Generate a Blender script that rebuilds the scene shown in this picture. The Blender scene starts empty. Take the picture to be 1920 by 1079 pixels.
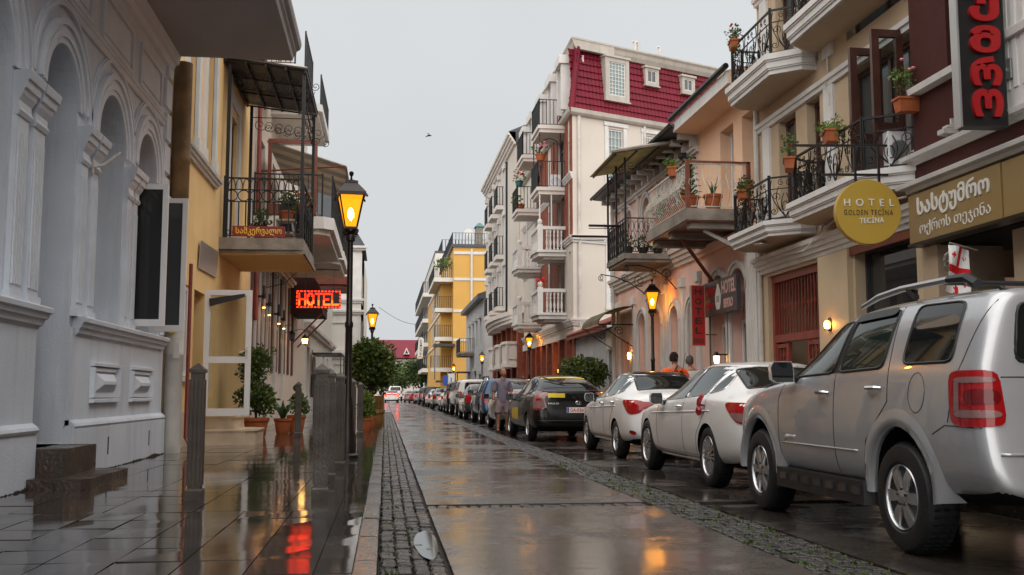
import bpy, bmesh, math, random
from math import sin, cos, pi, radians, hypot, atan2, sqrt
from mathutils import Vector as V, Matrix
from mathutils.bvhtree import BVHTree
from mathutils.geometry import delaunay_2d_cdt

SC = bpy.context.scene
COL = SC.collection
RN = random.Random(11)

# ------------------------------------------------------------------ camera
cam = bpy.data.cameras.new('camera'); cam.lens = 36.375; cam.sensor_width = 36.0
cam.clip_start = 0.05; cam.clip_end = 3000
camo = bpy.data.objects.new('camera', cam); COL.objects.link(camo)
camo.location = (0, 0, 1.05)
camo.rotation_euler = (radians(90 + 5.886), 0, radians(-6.958))
SC.camera = camo

# ------------------------------------------------------------------ sky, sun, exposure
SUN_EL, SUN_AZ = radians(58), radians(180)          # azimuth clockwise from +Y (north)
world = bpy.data.worlds.new('World'); SC.world = world; world.use_nodes = True
wn = world.node_tree; wn.nodes.clear()
wo = wn.nodes.new('ShaderNodeOutputWorld'); bg = wn.nodes.new('ShaderNodeBackground')
sky = wn.nodes.new('ShaderNodeTexSky'); sky.sky_type = 'NISHITA'; sky.sun_disc = False
sky.sun_elevation = SUN_EL; sky.sun_rotation = SUN_AZ; sky.air_density = 2.0; sky.dust_density = 6.0
hs = wn.nodes.new('ShaderNodeHueSaturation'); hs.inputs['Saturation'].default_value = 0.12; hs.inputs['Value'].default_value = .72
mx = wn.nodes.new('ShaderNodeMix'); mx.data_type = 'RGBA'; mx.inputs[0].default_value = 0.86
tcw = wn.nodes.new('ShaderNodeTexCoord')
nzw = wn.nodes.new('ShaderNodeTexNoise'); nzw.inputs['Scale'].default_value = 2.2; nzw.inputs['Detail'].default_value = 3
rmp = wn.nodes.new('ShaderNodeValToRGB')
rmp.color_ramp.elements[0].position = 0.3; rmp.color_ramp.elements[0].color = (4.45, 4.64, 4.75, 1)
rmp.color_ramp.elements[1].position = 0.7; rmp.color_ramp.elements[1].color = (5.0, 5.2, 5.31, 1)
wn.links.new(sky.outputs[0], hs.inputs['Color'])
wn.links.new(tcw.outputs['Generated'], nzw.inputs['Vector'])
wn.links.new(nzw.outputs['Fac'], rmp.inputs['Fac'])
wn.links.new(hs.outputs[0], mx.inputs[6]); wn.links.new(rmp.outputs[0], mx.inputs[7])
wn.links.new(mx.outputs[2], bg.inputs['Color']); bg.inputs['Strength'].default_value = 0.052
wn.links.new(bg.outputs[0], wo.inputs['Surface'])
sl = bpy.data.lights.new('sun', 'SUN'); sl.energy = 1.5; sl.angle = radians(130); sl.color = (1.0, 0.95, 0.89)
slo = bpy.data.objects.new('sun', sl); COL.objects.link(slo)
sd = V((sin(SUN_AZ) * cos(SUN_EL), cos(SUN_AZ) * cos(SUN_EL), sin(SUN_EL)))
slo.rotation_euler = sd.to_track_quat('Z', 'Y').to_euler()
SC.view_settings.view_transform = 'Standard'; SC.view_settings.look = 'None'
SC.view_settings.exposure = 1.6; SC.view_settings.gamma = 1.0; SC.view_settings.use_curve_mapping = False
SC.render.engine = 'CYCLES'
cy = SC.cycles
cy.use_denoising = True; cy.max_bounces = 6; cy.diffuse_bounces = 4; cy.glossy_bounces = 4
cy.transparent_max_bounces = 12; cy.sample_clamp_indirect = 6; cy.caustics_reflective = False; cy.caustics_refractive = False

# ------------------------------------------------------------------ materials
M = {}
def mat(name, col, rough=0.7, var=0.12, scale=3.0, bump=0.0, bscale=60.0, metal=0.0, spec=0.5, coat=0.0, streak=0.0,
        col2=None, rvar=0.0, rnd=0.0, dirt=0.0, dirtcol=(0.05, 0.045, 0.04), trans=0.0, crough=0.05):
    m = bpy.data.materials.new(name); m.use_nodes = True
    nt = m.node_tree; N = nt.nodes; Lk = nt.links.new
    b = N['Principled BSDF']
    b.inputs['Roughness'].default_value = rough; b.inputs['Metallic'].default_value = metal
    b.inputs['Specular IOR Level'].default_value = .2 if rough >= .6 and spec == .5 else spec
    b.inputs['Coat Weight'].default_value = coat; b.inputs['Coat Roughness'].default_value = crough
    tc = N.new('ShaderNodeTexCoord')
    c1 = (*col, 1); c2 = (*(col2 or [min(1, x * (1 - var)) for x in col]), 1)
    nz = N.new('ShaderNodeTexNoise'); nz.inputs['Scale'].default_value = scale; nz.inputs['Detail'].default_value = 6
    Lk(tc.outputs['Object'], nz.inputs['Vector'])
    mp = N.new('ShaderNodeMapRange'); mp.inputs[1].default_value = 0.35; mp.inputs[2].default_value = 0.65
    Lk(nz.outputs['Fac'], mp.inputs[0])
    mi = N.new('ShaderNodeMix'); mi.data_type = 'RGBA'; mi.inputs[6].default_value = c1; mi.inputs[7].default_value = c2
    Lk(mp.outputs[0], mi.inputs[0]); out = mi.outputs[2]
    if streak or dirt:
        mg = N.new('ShaderNodeMapping'); mg.inputs['Scale'].default_value = (5, 5, 0.35) if streak else (1.2, 1.2, 1.2)
        Lk(tc.outputs['Object'], mg.inputs['Vector'])
        n2 = N.new('ShaderNodeTexNoise'); n2.inputs['Scale'].default_value = 1.0; n2.inputs['Detail'].default_value = 8; n2.inputs['Roughness'].default_value = 0.65
        Lk(mg.outputs[0], n2.inputs['Vector'])
        m2 = N.new('ShaderNodeMapRange'); m2.inputs[1].default_value = 0.5; m2.inputs[2].default_value = 0.78
        m2.inputs[4].default_value = max(streak, dirt); Lk(n2.outputs['Fac'], m2.inputs[0])
        x2 = N.new('ShaderNodeMix'); x2.data_type = 'RGBA'; x2.inputs[7].default_value = (*dirtcol, 1)
        Lk(m2.outputs[0], x2.inputs[0]); Lk(out, x2.inputs[6]); out = x2.outputs[2]
    if rnd:
        oi = N.new('ShaderNodeObjectInfo'); hv = N.new('ShaderNodeHueSaturation')
        mr = N.new('ShaderNodeMapRange'); mr.inputs[3].default_value = 1 - rnd; mr.inputs[4].default_value = 1 + rnd
        Lk(oi.outputs['Random'], mr.inputs[0]); Lk(mr.outputs[0], hv.inputs['Value']); Lk(out, hv.inputs['Color']); out = hv.outputs[0]
    Lk(out, b.inputs['Base Color'])
    if rvar:
        n3 = N.new('ShaderNodeTexNoise'); n3.inputs['Scale'].default_value = scale * 0.7; n3.inputs['Detail'].default_value = 5
        Lk(tc.outputs['Object'], n3.inputs['Vector'])
        m3 = N.new('ShaderNodeMapRange'); m3.inputs[1].default_value = 0.35; m3.inputs[2].default_value = 0.68
        m3.inputs[3].default_value = max(0.02, rough - rvar); m3.inputs[4].default_value = rough + rvar
        Lk(n3.outputs['Fac'], m3.inputs[0]); Lk(m3.outputs[0], b.inputs['Roughness'])
    if bump:
        nb = N.new('ShaderNodeTexNoise'); nb.inputs['Scale'].default_value = bscale; nb.inputs['Detail'].default_value = 4
        Lk(tc.outputs['Object'], nb.inputs['Vector'])
        bp = N.new('ShaderNodeBump'); bp.inputs['Strength'].default_value = bump; bp.inputs['Distance'].default_value = 0.02
        Lk(nb.outputs['Fac'], bp.inputs['Height']); Lk(bp.outputs[0], b.inputs['Normal'])
    M[name] = m
    return m
def emit(name, col, strength, mixt=0.0):
    m = bpy.data.materials.new(name); m.use_nodes = True; N = m.node_tree.nodes; N.clear()
    o = N.new('ShaderNodeOutputMaterial'); e = N.new('ShaderNodeEmission')
    e.inputs[0].default_value = (*col, 1); e.inputs[1].default_value = strength
    if mixt:
        t = N.new('ShaderNodeBsdfTransparent'); t.inputs[0].default_value = (1, .8, .45, 1); x = N.new('ShaderNodeMixShader'); x.inputs[0].default_value = mixt
        m.node_tree.links.new(e.outputs[0], x.inputs[1]); m.node_tree.links.new(t.outputs[0], x.inputs[2]); m.node_tree.links.new(x.outputs[0], o.inputs[0])
    else:
        m.node_tree.links.new(e.outputs[0], o.inputs[0])
    M[name] = m
    return m
def glassy(name, col, tmix, rough=0.02):
    "a thin pane: clear or tinted film under a mirror coat"
    m = bpy.data.materials.new(name); m.use_nodes = True; N = m.node_tree.nodes; Lk = m.node_tree.links.new
    b = N['Principled BSDF']; b.inputs['Base Color'].default_value = (*col, 1); b.inputs['Roughness'].default_value = rough
    if tmix:
        o = N['Material Output']; t = N.new('ShaderNodeBsdfTransparent'); t.inputs[0].default_value = (.75, .8, .8, 1)
        x = N.new('ShaderNodeMixShader'); fr = N.new('ShaderNodeFresnel'); fr.inputs[0].default_value = 1.5
        mr = N.new('ShaderNodeMapRange'); mr.inputs[3].default_value = tmix; mr.inputs[4].default_value = 0.0
        Lk(fr.outputs[0], mr.inputs[0]); Lk(mr.outputs[0], x.inputs[0]); Lk(b.outputs[0], x.inputs[1]); Lk(t.outputs[0], x.inputs[2]); Lk(x.outputs[0], o.inputs[0])
    M[name] = m
    return m

mat('grey_plaster', (.66, .715, .79), .75, .10, 1.2, .25, 40, streak=.6, dirtcol=(.40, .40, .41))
mat('grey_trim', (.70, .75, .82), .7, .10, 2.0, .2, 50, dirt=.25, dirtcol=(.45, .43, .43))
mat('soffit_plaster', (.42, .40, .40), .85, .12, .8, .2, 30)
mat('orange_plaster', (.92, .61, .28), .75, .12, .9, .2, 50, dirt=.25, dirtcol=(.55, .33, .13))
mat('white_trim', (.68, .66, .635), .6, .12, 2.0, .1, 40, streak=.25, dirtcol=(.36, .32, .28))
mat('white_pvc', (.78, .78, .79), .3, .04, 2.0)
mat('brown_frame', (.07, .026, .018), .35, .3, 4.0)
mat('weathered_trim', (.48, .44, .39), .75, .15, 1.5, .2, 40, streak=.5, dirtcol=(.25, .22, .19))
mat('maroon_plaster', (.070, .021, .017), .75, .2, 1.5, .5, 90)
mat('beige_plaster', (.52, .395, .27), .75, .10, 1.2, .45, 90, dirt=.3, dirtcol=(.34, .23, .13))
mat('beige_smooth', (.60, .47, .31), .45, .12, 1.5, .1, 30)
mat('peach_plaster', (.84, .56, .38), .75, .08, 1.0, .15, 40)
mat('pink_plaster', (.84, .55, .46), .75, .14, 1.2, .2, 40, dirt=.4, dirtcol=(.60, .42, .34))
mat('cream_plaster', (.62, .565, .50), .75, .07, .6, .15, 40, streak=.22, dirtcol=(.55, .45, .36))
mat('pale_plaster', (.68, .62, .57), .75, .08, .6, .15, 40, streak=.25, dirtcol=(.5, .42, .36))
mat('yellow_plaster', (.64, .36, .095), .75, .08, .3, .1, 20, streak=.15, dirtcol=(.6, .4, .12))
mat('far_white', (.68, .645, .59), .75, .08, .3, streak=.3, dirtcol=(.5, .45, .4))
mat('grey_boards', (.50, .50, .50), .7, .15, 1.0, .2, 20, streak=.3, dirtcol=(.3, .28, .26))
mat('red_roof', (.165, .006, .020), .5, .22, 1.6, .05, 20, spec=.2, dirt=.2, dirtcol=(.16, .03, .03))
mat('tile_roof', (.26, .08, .055), .6, .3, 3.0, .3, 20)
mat('slate_roof', (.06, .065, .075), .5, .2, 2.0, .2, 20)
mat('old_stone', (.30, .26, .22), .8, .35, 3.0, .5, 25, dirt=.6, dirtcol=(.10, .09, .07))
mat('brown_step', (.065, .042, .032), .35, .4, 5.0, .5, 25, dirt=.5, dirtcol=(.03, .035, .018), rvar=.2)
mat('red_step', (.20, .075, .06), .5, .3, 4.0, .3, 30)
mat('rust_pipe', (.23, .14, .065), .6, .4, 3.0, .3, 30, dirt=.7, dirtcol=(.05, .03, .02))
mat('white_pipe', (.62, .59, .55), .6, .15, 3.0, .3, 30, dirt=.75, dirtcol=(.2, .17, .15))
mat('iron', (.009, .008, .008), .42, .3, 8.0, .1, 60, spec=.35)
mat('pale_iron', (.62, .58, .50), .5, .3, 8.0, dirt=.4, dirtcol=(.25, .18, .12))
mat('lamp_iron', (.022, .015, .012), .32, .3, 6.0, .1, 60, metal=.4)
mat('gate_red', (.28, .055, .04), .4, .25, 4.0, .1, 40)
mat('terracotta', (.42, .12, .045), .6, .25, 6.0, .15, 40)
mat('soil', (.05, .038, .028), .9, .3, 20.0, .6, 60)
mat('bollard_paint', (.060, .043, .031), .45, .3, 7.0, .2, 40, rvar=.15, streak=.3, dirtcol=(.035, .028, .023))
mat('tile_beige', (.66, .53, .38), .3, .2, 4.0, .1, 20, dirt=.35, dirtcol=(.28, .2, .13))
mat('kerb_stone', (.095, .075, .060), .2, .3, 5.0, .3, 35, rvar=.1)
mat('paving_granite', (.046, .040, .036), .06, .35, 2.6, .014, 60, rvar=.055, rnd=.35)
mat('paving_smooth', (.052, .043, .036), .05, .35, 2.0, .035, 14, rvar=.04, rnd=.25)
mat('cobble', (.040, .035, .032), .16, .4, 9.0, .5, 60, rvar=.14, rnd=.45)
mat('joint_soil', (.022, .018, .014), .6, .4, 9.0, .7, 50)
mat('water', (.02, .018, .016), .05, .1, 2.0, .004, 6)
mat('moss', (.095, .145, .022), .8, .6, 3.0)
mat('ground_dirt', (.07, .06, .05), .6, .3, .5, .4, 8)
mat('brick', (.30, .085, .05), .7, .35, 4.0, .3, 30)
mat('mortar', (.36, .28, .23), .8, .2, 4.0)
mat('gold_sheet', (.25, .165, .065), .38, .06, 1.0)
mat('gold_disc', (.42, .265, .03), .35, .05, 1.0)
mat('sign_black', (.006, .005, .005), .4, .2, 4.0)
mat('sign_dark', (.045, .040, .045), .4, .2, 4.0)
mat('sign_red', (.42, .015, .015), .4, .1, 3.0)
mat('sign_maroon', (.22, .012, .014), .4, .1, 3.0)
mat('letter_white', (.66, .64, .60), .4, .04)
mat('letter_pink', (.62, .35, .30), .4, .04)
mat('letter_dark', (.03, .02, .015), .4, .04)
mat('letter_red', (.36, .008, .010), .35, .06)
mat('letter_yellow', (.85, .55, .03), .4, .05)
mat('alu', (.5, .5, .5), .35, .1, metal=.8)
mat('canopy_sheet', (.36, .31, .17), .45, .3, 1.2, .1, 10, streak=.7, dirtcol=(.12, .08, .04))
mat('canopy_dark', (.10, .095, .085), .35, .25, 2.0)
mat('awning_brown', (.035, .010, .010), .7, .2, 3.0)
mat('awning_cream', (.62, .52, .40), .7, .1, 3.0)
mat('wood_red', (.20, .05, .025), .45, .3, 5.0, .1, 20)
mat('wood_planter', (.30, .15, .05), .6, .3, 5.0, .2, 20)
mat('wood_pale', (.45, .40, .34), .6, .2, 5.0)
mat('strip_brown', (.11, .055, .04), .5, .2, 3.0)
mat('strip_cream', (.66, .56, .47), .5, .1, 2.0)
mat('teal_door', (.03, .14, .14), .4, .2, 3.0)
mat('leaf', (.125, .175, .032), .42, .0, 7.0, col2=(.028, .050, .012))
mat('leaf_light', (.19, .27, .045), .45, .0, 5.0, col2=(.05, .10, .018))
mat('leaf_agave', (.10, .17, .08), .45, .0, 5.0, col2=(.05, .10, .05))
mat('leaf_far', (.16, .22, .06), .6, .0, .35, col2=(.03, .055, .02))
mat('bark', (.055, .04, .03), .8, .3, 8.0, .5, 30)
mat('flower_red', (.60, .02, .02), .5, .1)
mat('flower_pink', (.75, .25, .32), .5, .1)
mat('tyre', (.012, .012, .013), .55, .3, 12.0, .2, 60)
mat('black_plastic', (.014, .014, .015), .45, .2, 8.0)
mat('under_black', (.006, .006, .006), .9, .1)
mat('alloy', (.55, .55, .56), .26, .1, 6.0, metal=.85)
mat('chrome', (.75, .75, .76), .08, .05, metal=1.0)
mat('paint_silver', (.50, .505, .52), .26, .05, 2.0, metal=.45, coat=1.0, crough=.02, dirt=.2, dirtcol=(.20, .195, .19))
mat('paint_white', (.80, .80, .79), .3, .05, 1.5, coat=.8, dirt=.12, dirtcol=(.5, .47, .43))
mat('paint_pearl', (.80, .78, .755), .28, .05, 1.5, coat=.9, dirt=.25, dirtcol=(.44, .39, .34))
mat('paint_black', (.007, .007, .008), .3, .05, 2.0, coat=.65)
mat('paint_dark', (.045, .048, .055), .3, .05, 2.0, metal=.4, coat=1.0)
mat('paint_blue', (.015, .07, .16), .3, .05, 2.0, metal=.3, coat=1.0)
mat('paint_grey', (.35, .34, .33), .3, .05, 2.0, metal=.6, coat=.9)
mat('paint_red', (.28, .02, .02), .3, .05, 2.0, coat=.9)
mat('tail_red', (.36, .006, .008), .12, .15, 14.0, coat=1.0)
mat('tail_dark_red', (.16, .004, .006), .12, .15, 14.0, coat=1.0)
mat('tail_clear', (.28, .145, .14), .12, .2, 14.0, coat=1.0)
mat('plate_white', (.78, .77, .74), .4, .05)
mat('plate_blue', (.04, .10, .45), .4, .05)
mat('plate_red', (.55, .03, .03), .4, .05)
mat('sticker_yellow', (.80, .58, .02), .4, .05)
mat('skin', (.36, .17, .105), .55, .15, 9.0)
mat('hair_dark', (.022, .014, .010), .95, .3, 20.0)
mat('hair_grey', (.10, .09, .08), .95, .3, 20.0)
mat('shirt_purple', (.20, .175, .22), .8, .2, 8.0, .2, 60)
mat('shorts_mauve', (.28, .205, .22), .8, .2, 8.0, .2, 60)
mat('shirt_orange', (.80, .10, .015), .7, .1, 6.0)
mat('shirt_pale', (.55, .54, .52), .8, .1, 6.0)
mat('trousers_dark', (.03, .03, .036), .8, .2, 6.0)
mat('sandal_brown', (.06, .028, .018), .6, .2, 6.0)
mat('flag_white', (.78, .76, .75), .8, .05, 6.0)
mat('flag_red', (.60, .015, .02), .8, .05, 6.0)
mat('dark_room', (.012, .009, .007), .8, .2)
mat('curtain', (.42, .36, .30), .8, .3, 6.0)
mat('satin', (.60, .05, .07), .4, .2)
for k_ in M:                                           # lacquered paint: one gloss layer, not two
    if k_.startswith('paint_') or k_.startswith('tail_'): M[k_].node_tree.nodes['Principled BSDF'].inputs['Specular IOR Level'].default_value = .06
def wet_slab(name, c1, c2, c3, r_wet, r_damp, fine):
    "worn wet concrete: film of water in broad patches, damp rough patches between, aggregate grain, stains along the street"
    m = bpy.data.materials.new(name); m.use_nodes = True; N = m.node_tree.nodes; Lk = m.node_tree.links.new; b = N['Principled BSDF']
    tc = N.new('ShaderNodeTexCoord')
    def noise(scale, detail, sc=(1, 1, 1), rough=.6):
        mp = N.new('ShaderNodeMapping'); mp.inputs['Scale'].default_value = sc; Lk(tc.outputs['Object'], mp.inputs['Vector'])
        n = N.new('ShaderNodeTexNoise'); n.inputs['Scale'].default_value = scale; n.inputs['Detail'].default_value = detail; n.inputs['Roughness'].default_value = rough; Lk(mp.outputs[0], n.inputs['Vector']); return n.outputs['Fac']
    def rng(s, a, b_, c=0.0, d=1.0):
        q = N.new('ShaderNodeMapRange'); q.inputs[1].default_value = a; q.inputs[2].default_value = b_; q.inputs[3].default_value = c; q.inputs[4].default_value = d; Lk(s, q.inputs[0]); return q.outputs[0]
    def mix(f, a, b_):
        q = N.new('ShaderNodeMix'); q.data_type = 'RGBA'; Lk(f, q.inputs[0])
        for i, x in ((6, a), (7, b_)):
            if isinstance(x, tuple): q.inputs[i].default_value = (*x, 1)
            else: Lk(x, q.inputs[i])
        return q.outputs[2]
    broad, mid, grain, track = noise(.55, 6), noise(2.6, 8, rough=.7), noise(fine, 3), noise(1.0, 7, (3.2, .22, 1), .7)
    col = mix(rng(mid, .35, .68), c1, c2); col = mix(rng(track, .52, .75, 0, .6), col, c3); col = mix(rng(grain, .60, .72, 0, .55), col, c3); col = mix(rng(grain, .40, .30, 0, .35), col, tuple(min(1, x * 1.8) for x in c1))
    Lk(col, b.inputs['Base Color'])
    ad = N.new('ShaderNodeMath'); ad.operation = 'MULTIPLY_ADD'; Lk(mid, ad.inputs[0]); ad.inputs[1].default_value = .55; Lk(broad, ad.inputs[2])
    Lk(rng(ad.outputs[0], .72, .88, r_wet, r_damp), b.inputs['Roughness'])
    bp = N.new('ShaderNodeBump'); bp.inputs['Strength'].default_value = .16; bp.inputs['Distance'].default_value = .0016; Lk(grain, bp.inputs['Height'])
    b2 = N.new('ShaderNodeBump'); b2.inputs['Strength'].default_value = .10; b2.inputs['Distance'].default_value = .03; Lk(mid, b2.inputs['Height']); Lk(bp.outputs[0], b2.inputs['Normal']); Lk(b2.outputs[0], b.inputs['Normal'])
    M[name] = m
wet_slab('concrete_wet', (.062, .052, .045), (.043, .036, .031), (.016, .013, .011), .045, .38, 150)
wet_slab('asphalt_park', (.042, .034, .029), (.030, .025, .021), (.014, .012, .010), .10, .40, 120)
glassy('pane_dark', (.025, .028, .03), 0.0)
glassy('pane_mid', (.07, .075, .08), 0.0)
glassy('pane_warm', (.10, .065, .03), 0.0)
glassy('pane_block', (.20, .28, .29), 0.0, .12)
glassy('pane_clear', (.02, .02, .02), .86)
glassy('car_glass', (.010, .012, .012), 0.0, .03)
glassy('car_glass_green', (.014, .024, .020), 0.0, .03)
emit('lamp_glass', (1.0, .36, .008), .58, .22)
emit('lamp_bulb', (1.0, .46, .09), 290)
emit('sconce_glow', (1.0, .40, .07), 12)
emit('small_glow', (1.0, .50, .12), 4.5)
emit('led_red', (1.0, .022, .004), 2.4)
emit('led_core', (1.0, .045, .006), 3.3)
emit('brake_glow', (1.0, .03, .02), 3.0)

for nm_, tr_ in (('canopy_sheet', .6), ('canopy_dark', .35), ('awning_cream', .4), ('leaf', .35), ('leaf_light', .35)):    # thin sheets and leaves let light through
    nt_ = M[nm_].node_tree; b_ = nt_.nodes['Principled BSDF']; t_ = nt_.nodes.new('ShaderNodeBsdfTranslucent'); x_ = nt_.nodes.new('ShaderNodeMixShader'); x_.inputs[0].default_value = tr_
    nt_.links.new(b_.inputs['Base Color'].links[0].from_socket, t_.inputs[0]); nt_.links.new(b_.outputs[0], x_.inputs[1]); nt_.links.new(t_.outputs[0], x_.inputs[2]); nt_.links.new(x_.outputs[0], nt_.nodes['Material Output'].inputs[0])
# ------------------------------------------------------------------ objects
ORG = {}
def tag(o, label=None, cat=None, group=None, kind=None):
    for k, x in (('label', label), ('category', cat), ('group', group), ('kind', kind)):
        if x: o[k] = x
    return o
def thing(name, label, cat, loc=(0, 0, 0), group=None, rz=0):
    o = bpy.data.objects.new(name, None); COL.objects.link(o); o.empty_display_size = .2
    o.location = loc; o.rotation_euler = (0, 0, rz); ORG[o] = V(loc)
    return tag(o, label, cat, group)
def struct(name, loc=(0, 0, 0)):
    o = bpy.data.objects.new(name, None); COL.objects.link(o); o.location = loc; ORG[o] = V(loc)
    o['kind'] = 'structure'
    return o
def link(name, me, parent=None, loc=(0, 0, 0), rot=None):
    o = bpy.data.objects.new(name, me); COL.objects.link(o); o.location = loc
    if rot: o.rotation_euler = rot
    if parent is not None:
        o.parent = parent; ORG[o] = ORG.get(parent, V((0, 0, 0)))
    else: ORG[o] = V((0, 0, 0))
    return o
def copy_tree(o, parent=None):
    c = o.copy(); COL.objects.link(c); c.parent = parent
    for ch in KIDS.get(o.name, None) or [x for x in o.children]: copy_tree(ch, c)
    return c
KIDS = {}

class Fr:
    "a facade's own axes: u along it, v up, d out of it"
    def __init__(s, o, u, n, v=(0, 0, 1)):
        s.o = V(o); s.u = V(u).normalized(); s.n = V(n).normalized(); s.v = V(v).normalized()
    def p(s, u, v, d=0.0): return s.o + s.u * u + s.v * v + s.n * d
W = Fr((0, 0, 0), (1, 0, 0), (0, 0, 1), (0, 1, 0))           # u=x v=y d=z
LF = Fr((-3.55, 0, 0), (0, 1, 0), (1, 0, 0))
RF = Fr((7.5, 0, 0), (0, 1, 0), (-1, 0, 0))
def facing(y, x=0.0, z=0.0): return Fr((x, y, z), (1, 0, 0), (0, -1, 0))   # faces back down the street

class MB:
    def __init__(s, fr=W): s.v = []; s.f = []; s.mi = []; s.fr = fr; s.cm = 0
    def add(s, pts, faces, raw=False):
        b = len(s.v); s.v.extend([V(p) for p in pts] if raw else [s.fr.p(*p) for p in pts])
        for f in faces: s.f.append([b + i for i in f]); s.mi.append(s.cm)
    def box(s, u0, u1, v0, v1, d0, d1):
        s.add([(u0, v0, d0), (u1, v0, d0), (u1, v1, d0), (u0, v1, d0), (u0, v0, d1), (u1, v0, d1), (u1, v1, d1), (u0, v1, d1)],
              [(3, 2, 1, 0), (4, 5, 6, 7), (0, 1, 5, 4), (1, 2, 6, 5), (2, 3, 7, 6), (3, 0, 4, 7)])
        return s
    def frustum(s, u0, u1, v0, v1, d0, d1, iu, iv):
        s.add([(u0, v0, d0), (u1, v0, d0), (u1, v1, d0), (u0, v1, d0), (u0 + iu, v0 + iv, d1), (u1 - iu, v0 + iv, d1), (u1 - iu, v1 - iv, d1), (u0 + iu, v1 - iv, d1)],
              [(3, 2, 1, 0), (4, 5, 6, 7), (0, 1, 5, 4), (1, 2, 6, 5), (2, 3, 7, 6), (3, 0, 4, 7)])
        return s
    def quad(s, *p): s.add(p, [tuple(range(len(p)))]); return s
    def prism(s, poly, d0, d1):
        n = len(poly)
        s.add([(a, b, d0) for a, b in poly] + [(a, b, d1) for a, b in poly],
              [tuple(range(n - 1, -1, -1)), tuple(range(n, 2 * n))] + [(i, (i + 1) % n, n + (i + 1) % n, n + i) for i in range(n)])
        return s
    def profile(s, pts, u0, u1, m0=0.0, m1=0.0):
        "extrude a (v,d) outline along u; m = extra length per unit of d at each end (mitred returns)"
        n = len(pts)
        s.add([(u0 - m0 * d, v, d) for v, d in pts] + [(u1 + m1 * d, v, d) for v, d in pts],
              [tuple(range(n - 1, -1, -1)), tuple(range(n, 2 * n))] + [(i, (i + 1) % n, n + (i + 1) % n, n + i) for i in range(n)])
        return s
    def cornice(s, u0, u1, v0, v1, d, steps=3, m0=0.0, m1=0.0):
        h = v1 - v0; pts = [(v0, 0)]
        for k in range(steps):
            pts += [(v0 + h * k / steps, d * (k + 1) / steps * .96 + .01), (v0 + h * (k + 1) / steps - .1 * h / steps, d * (k + 1) / steps * .96 + .025)]
        pts += [(v1, d), (v1, 0)]
        return s.profile(pts, u0, u1, m0, m1)
    def tube(s, path, r, n=5, closed=False, cap=True, rz=None):
        P = [s.fr.p(*p) for p in path]; m = len(P); b = len(s.v)
        ring = []
        up = V((0.13, 0.21, .97)).normalized()
        for i, p in enumerate(P):
            t = (P[(i + 1) % m] - P[i - 1]) if closed or 0 < i < m - 1 else (P[1] - P[0] if i == 0 else P[-1] - P[-2])
            if t.length < 1e-9: t = V((0, 0, 1))
            t.normalize(); a = t.cross(up)
            if a.length < .05: a = t.cross(V((1, 0, 0)))
            a.normalize(); c = t.cross(a)
            rr = r[i] if isinstance(r, (list, tuple)) else r
            s.v.extend([p + (a * cos(2 * pi * k / n) + c * sin(2 * pi * k / n)) * rr for k in range(n)])
        for i in range(m if closed else m - 1):
            j = (i + 1) % m
            for k in range(n):
                s.f.append([b + i * n + k, b + i * n + (k + 1) % n, b + j * n + (k + 1) % n, b + j * n + k]); s.mi.append(s.cm)
        if cap and not closed:
            s.f.append([b + k for k in range(n)][::-1]); s.mi.append(s.cm)
            s.f.append([b + (m - 1) * n + k for k in range(n)]); s.mi.append(s.cm)
        return s
    def lathe(s, c, prof, n=12, axis='v'):
        "prof: (radius, height) up the axis from c"
        b = len(s.v); fr = s.fr
        ax, e1, e2 = {'v': (fr.v, fr.u, fr.n), 'd': (fr.n, fr.u, fr.v), 'u': (fr.u, fr.v, fr.n)}[axis]
        o = fr.p(*c)
        for r, h in prof:
            for k in range(n):
                s.v.append(o + ax * h + (e1 * cos(2 * pi * k / n) + e2 * sin(2 * pi * k / n)) * r)
        for i in range(len(prof) - 1):
            for k in range(n):
                s.f.append([b + i * n + k, b + i * n + (k + 1) % n, b + (i + 1) * n + (k + 1) % n, b + (i + 1) * n + k]); s.mi.append(s.cm)
        if prof[0][0] > 1e-4: s.f.append([b + k for k in range(n)][::-1]); s.mi.append(s.cm)
        if prof[-1][0] > 1e-4: s.f.append([b + (len(prof) - 1) * n + k for k in range(n)]); s.mi.append(s.cm)
        return s
    def arc(s, cu, cv, r0, r1, d0, d1, a0=0.0, a1=180.0, n=18, sy=1.0):
        "a curved band in the facade plane"
        b = len(s.v)
        for i in range(n + 1):
            a = radians(a0 + (a1 - a0) * i / n)
            for r, d in ((r0, d0), (r1, d0), (r1, d1), (r0, d1)):
                s.v.append(s.fr.p(cu + r * cos(a), cv + r * sin(a) * sy, d))
        for i in range(n):
            for k in range(4):
                s.f.append([b + i * 4 + k, b + i * 4 + (k + 1) % 4, b + i * 4 + 4 + (k + 1) % 4, b + i * 4 + 4 + k]); s.mi.append(s.cm)
        for i in (0, n): s.f.append([b + i * 4 + k for k in range(4)]); s.mi.append(s.cm)
        return s
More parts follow.
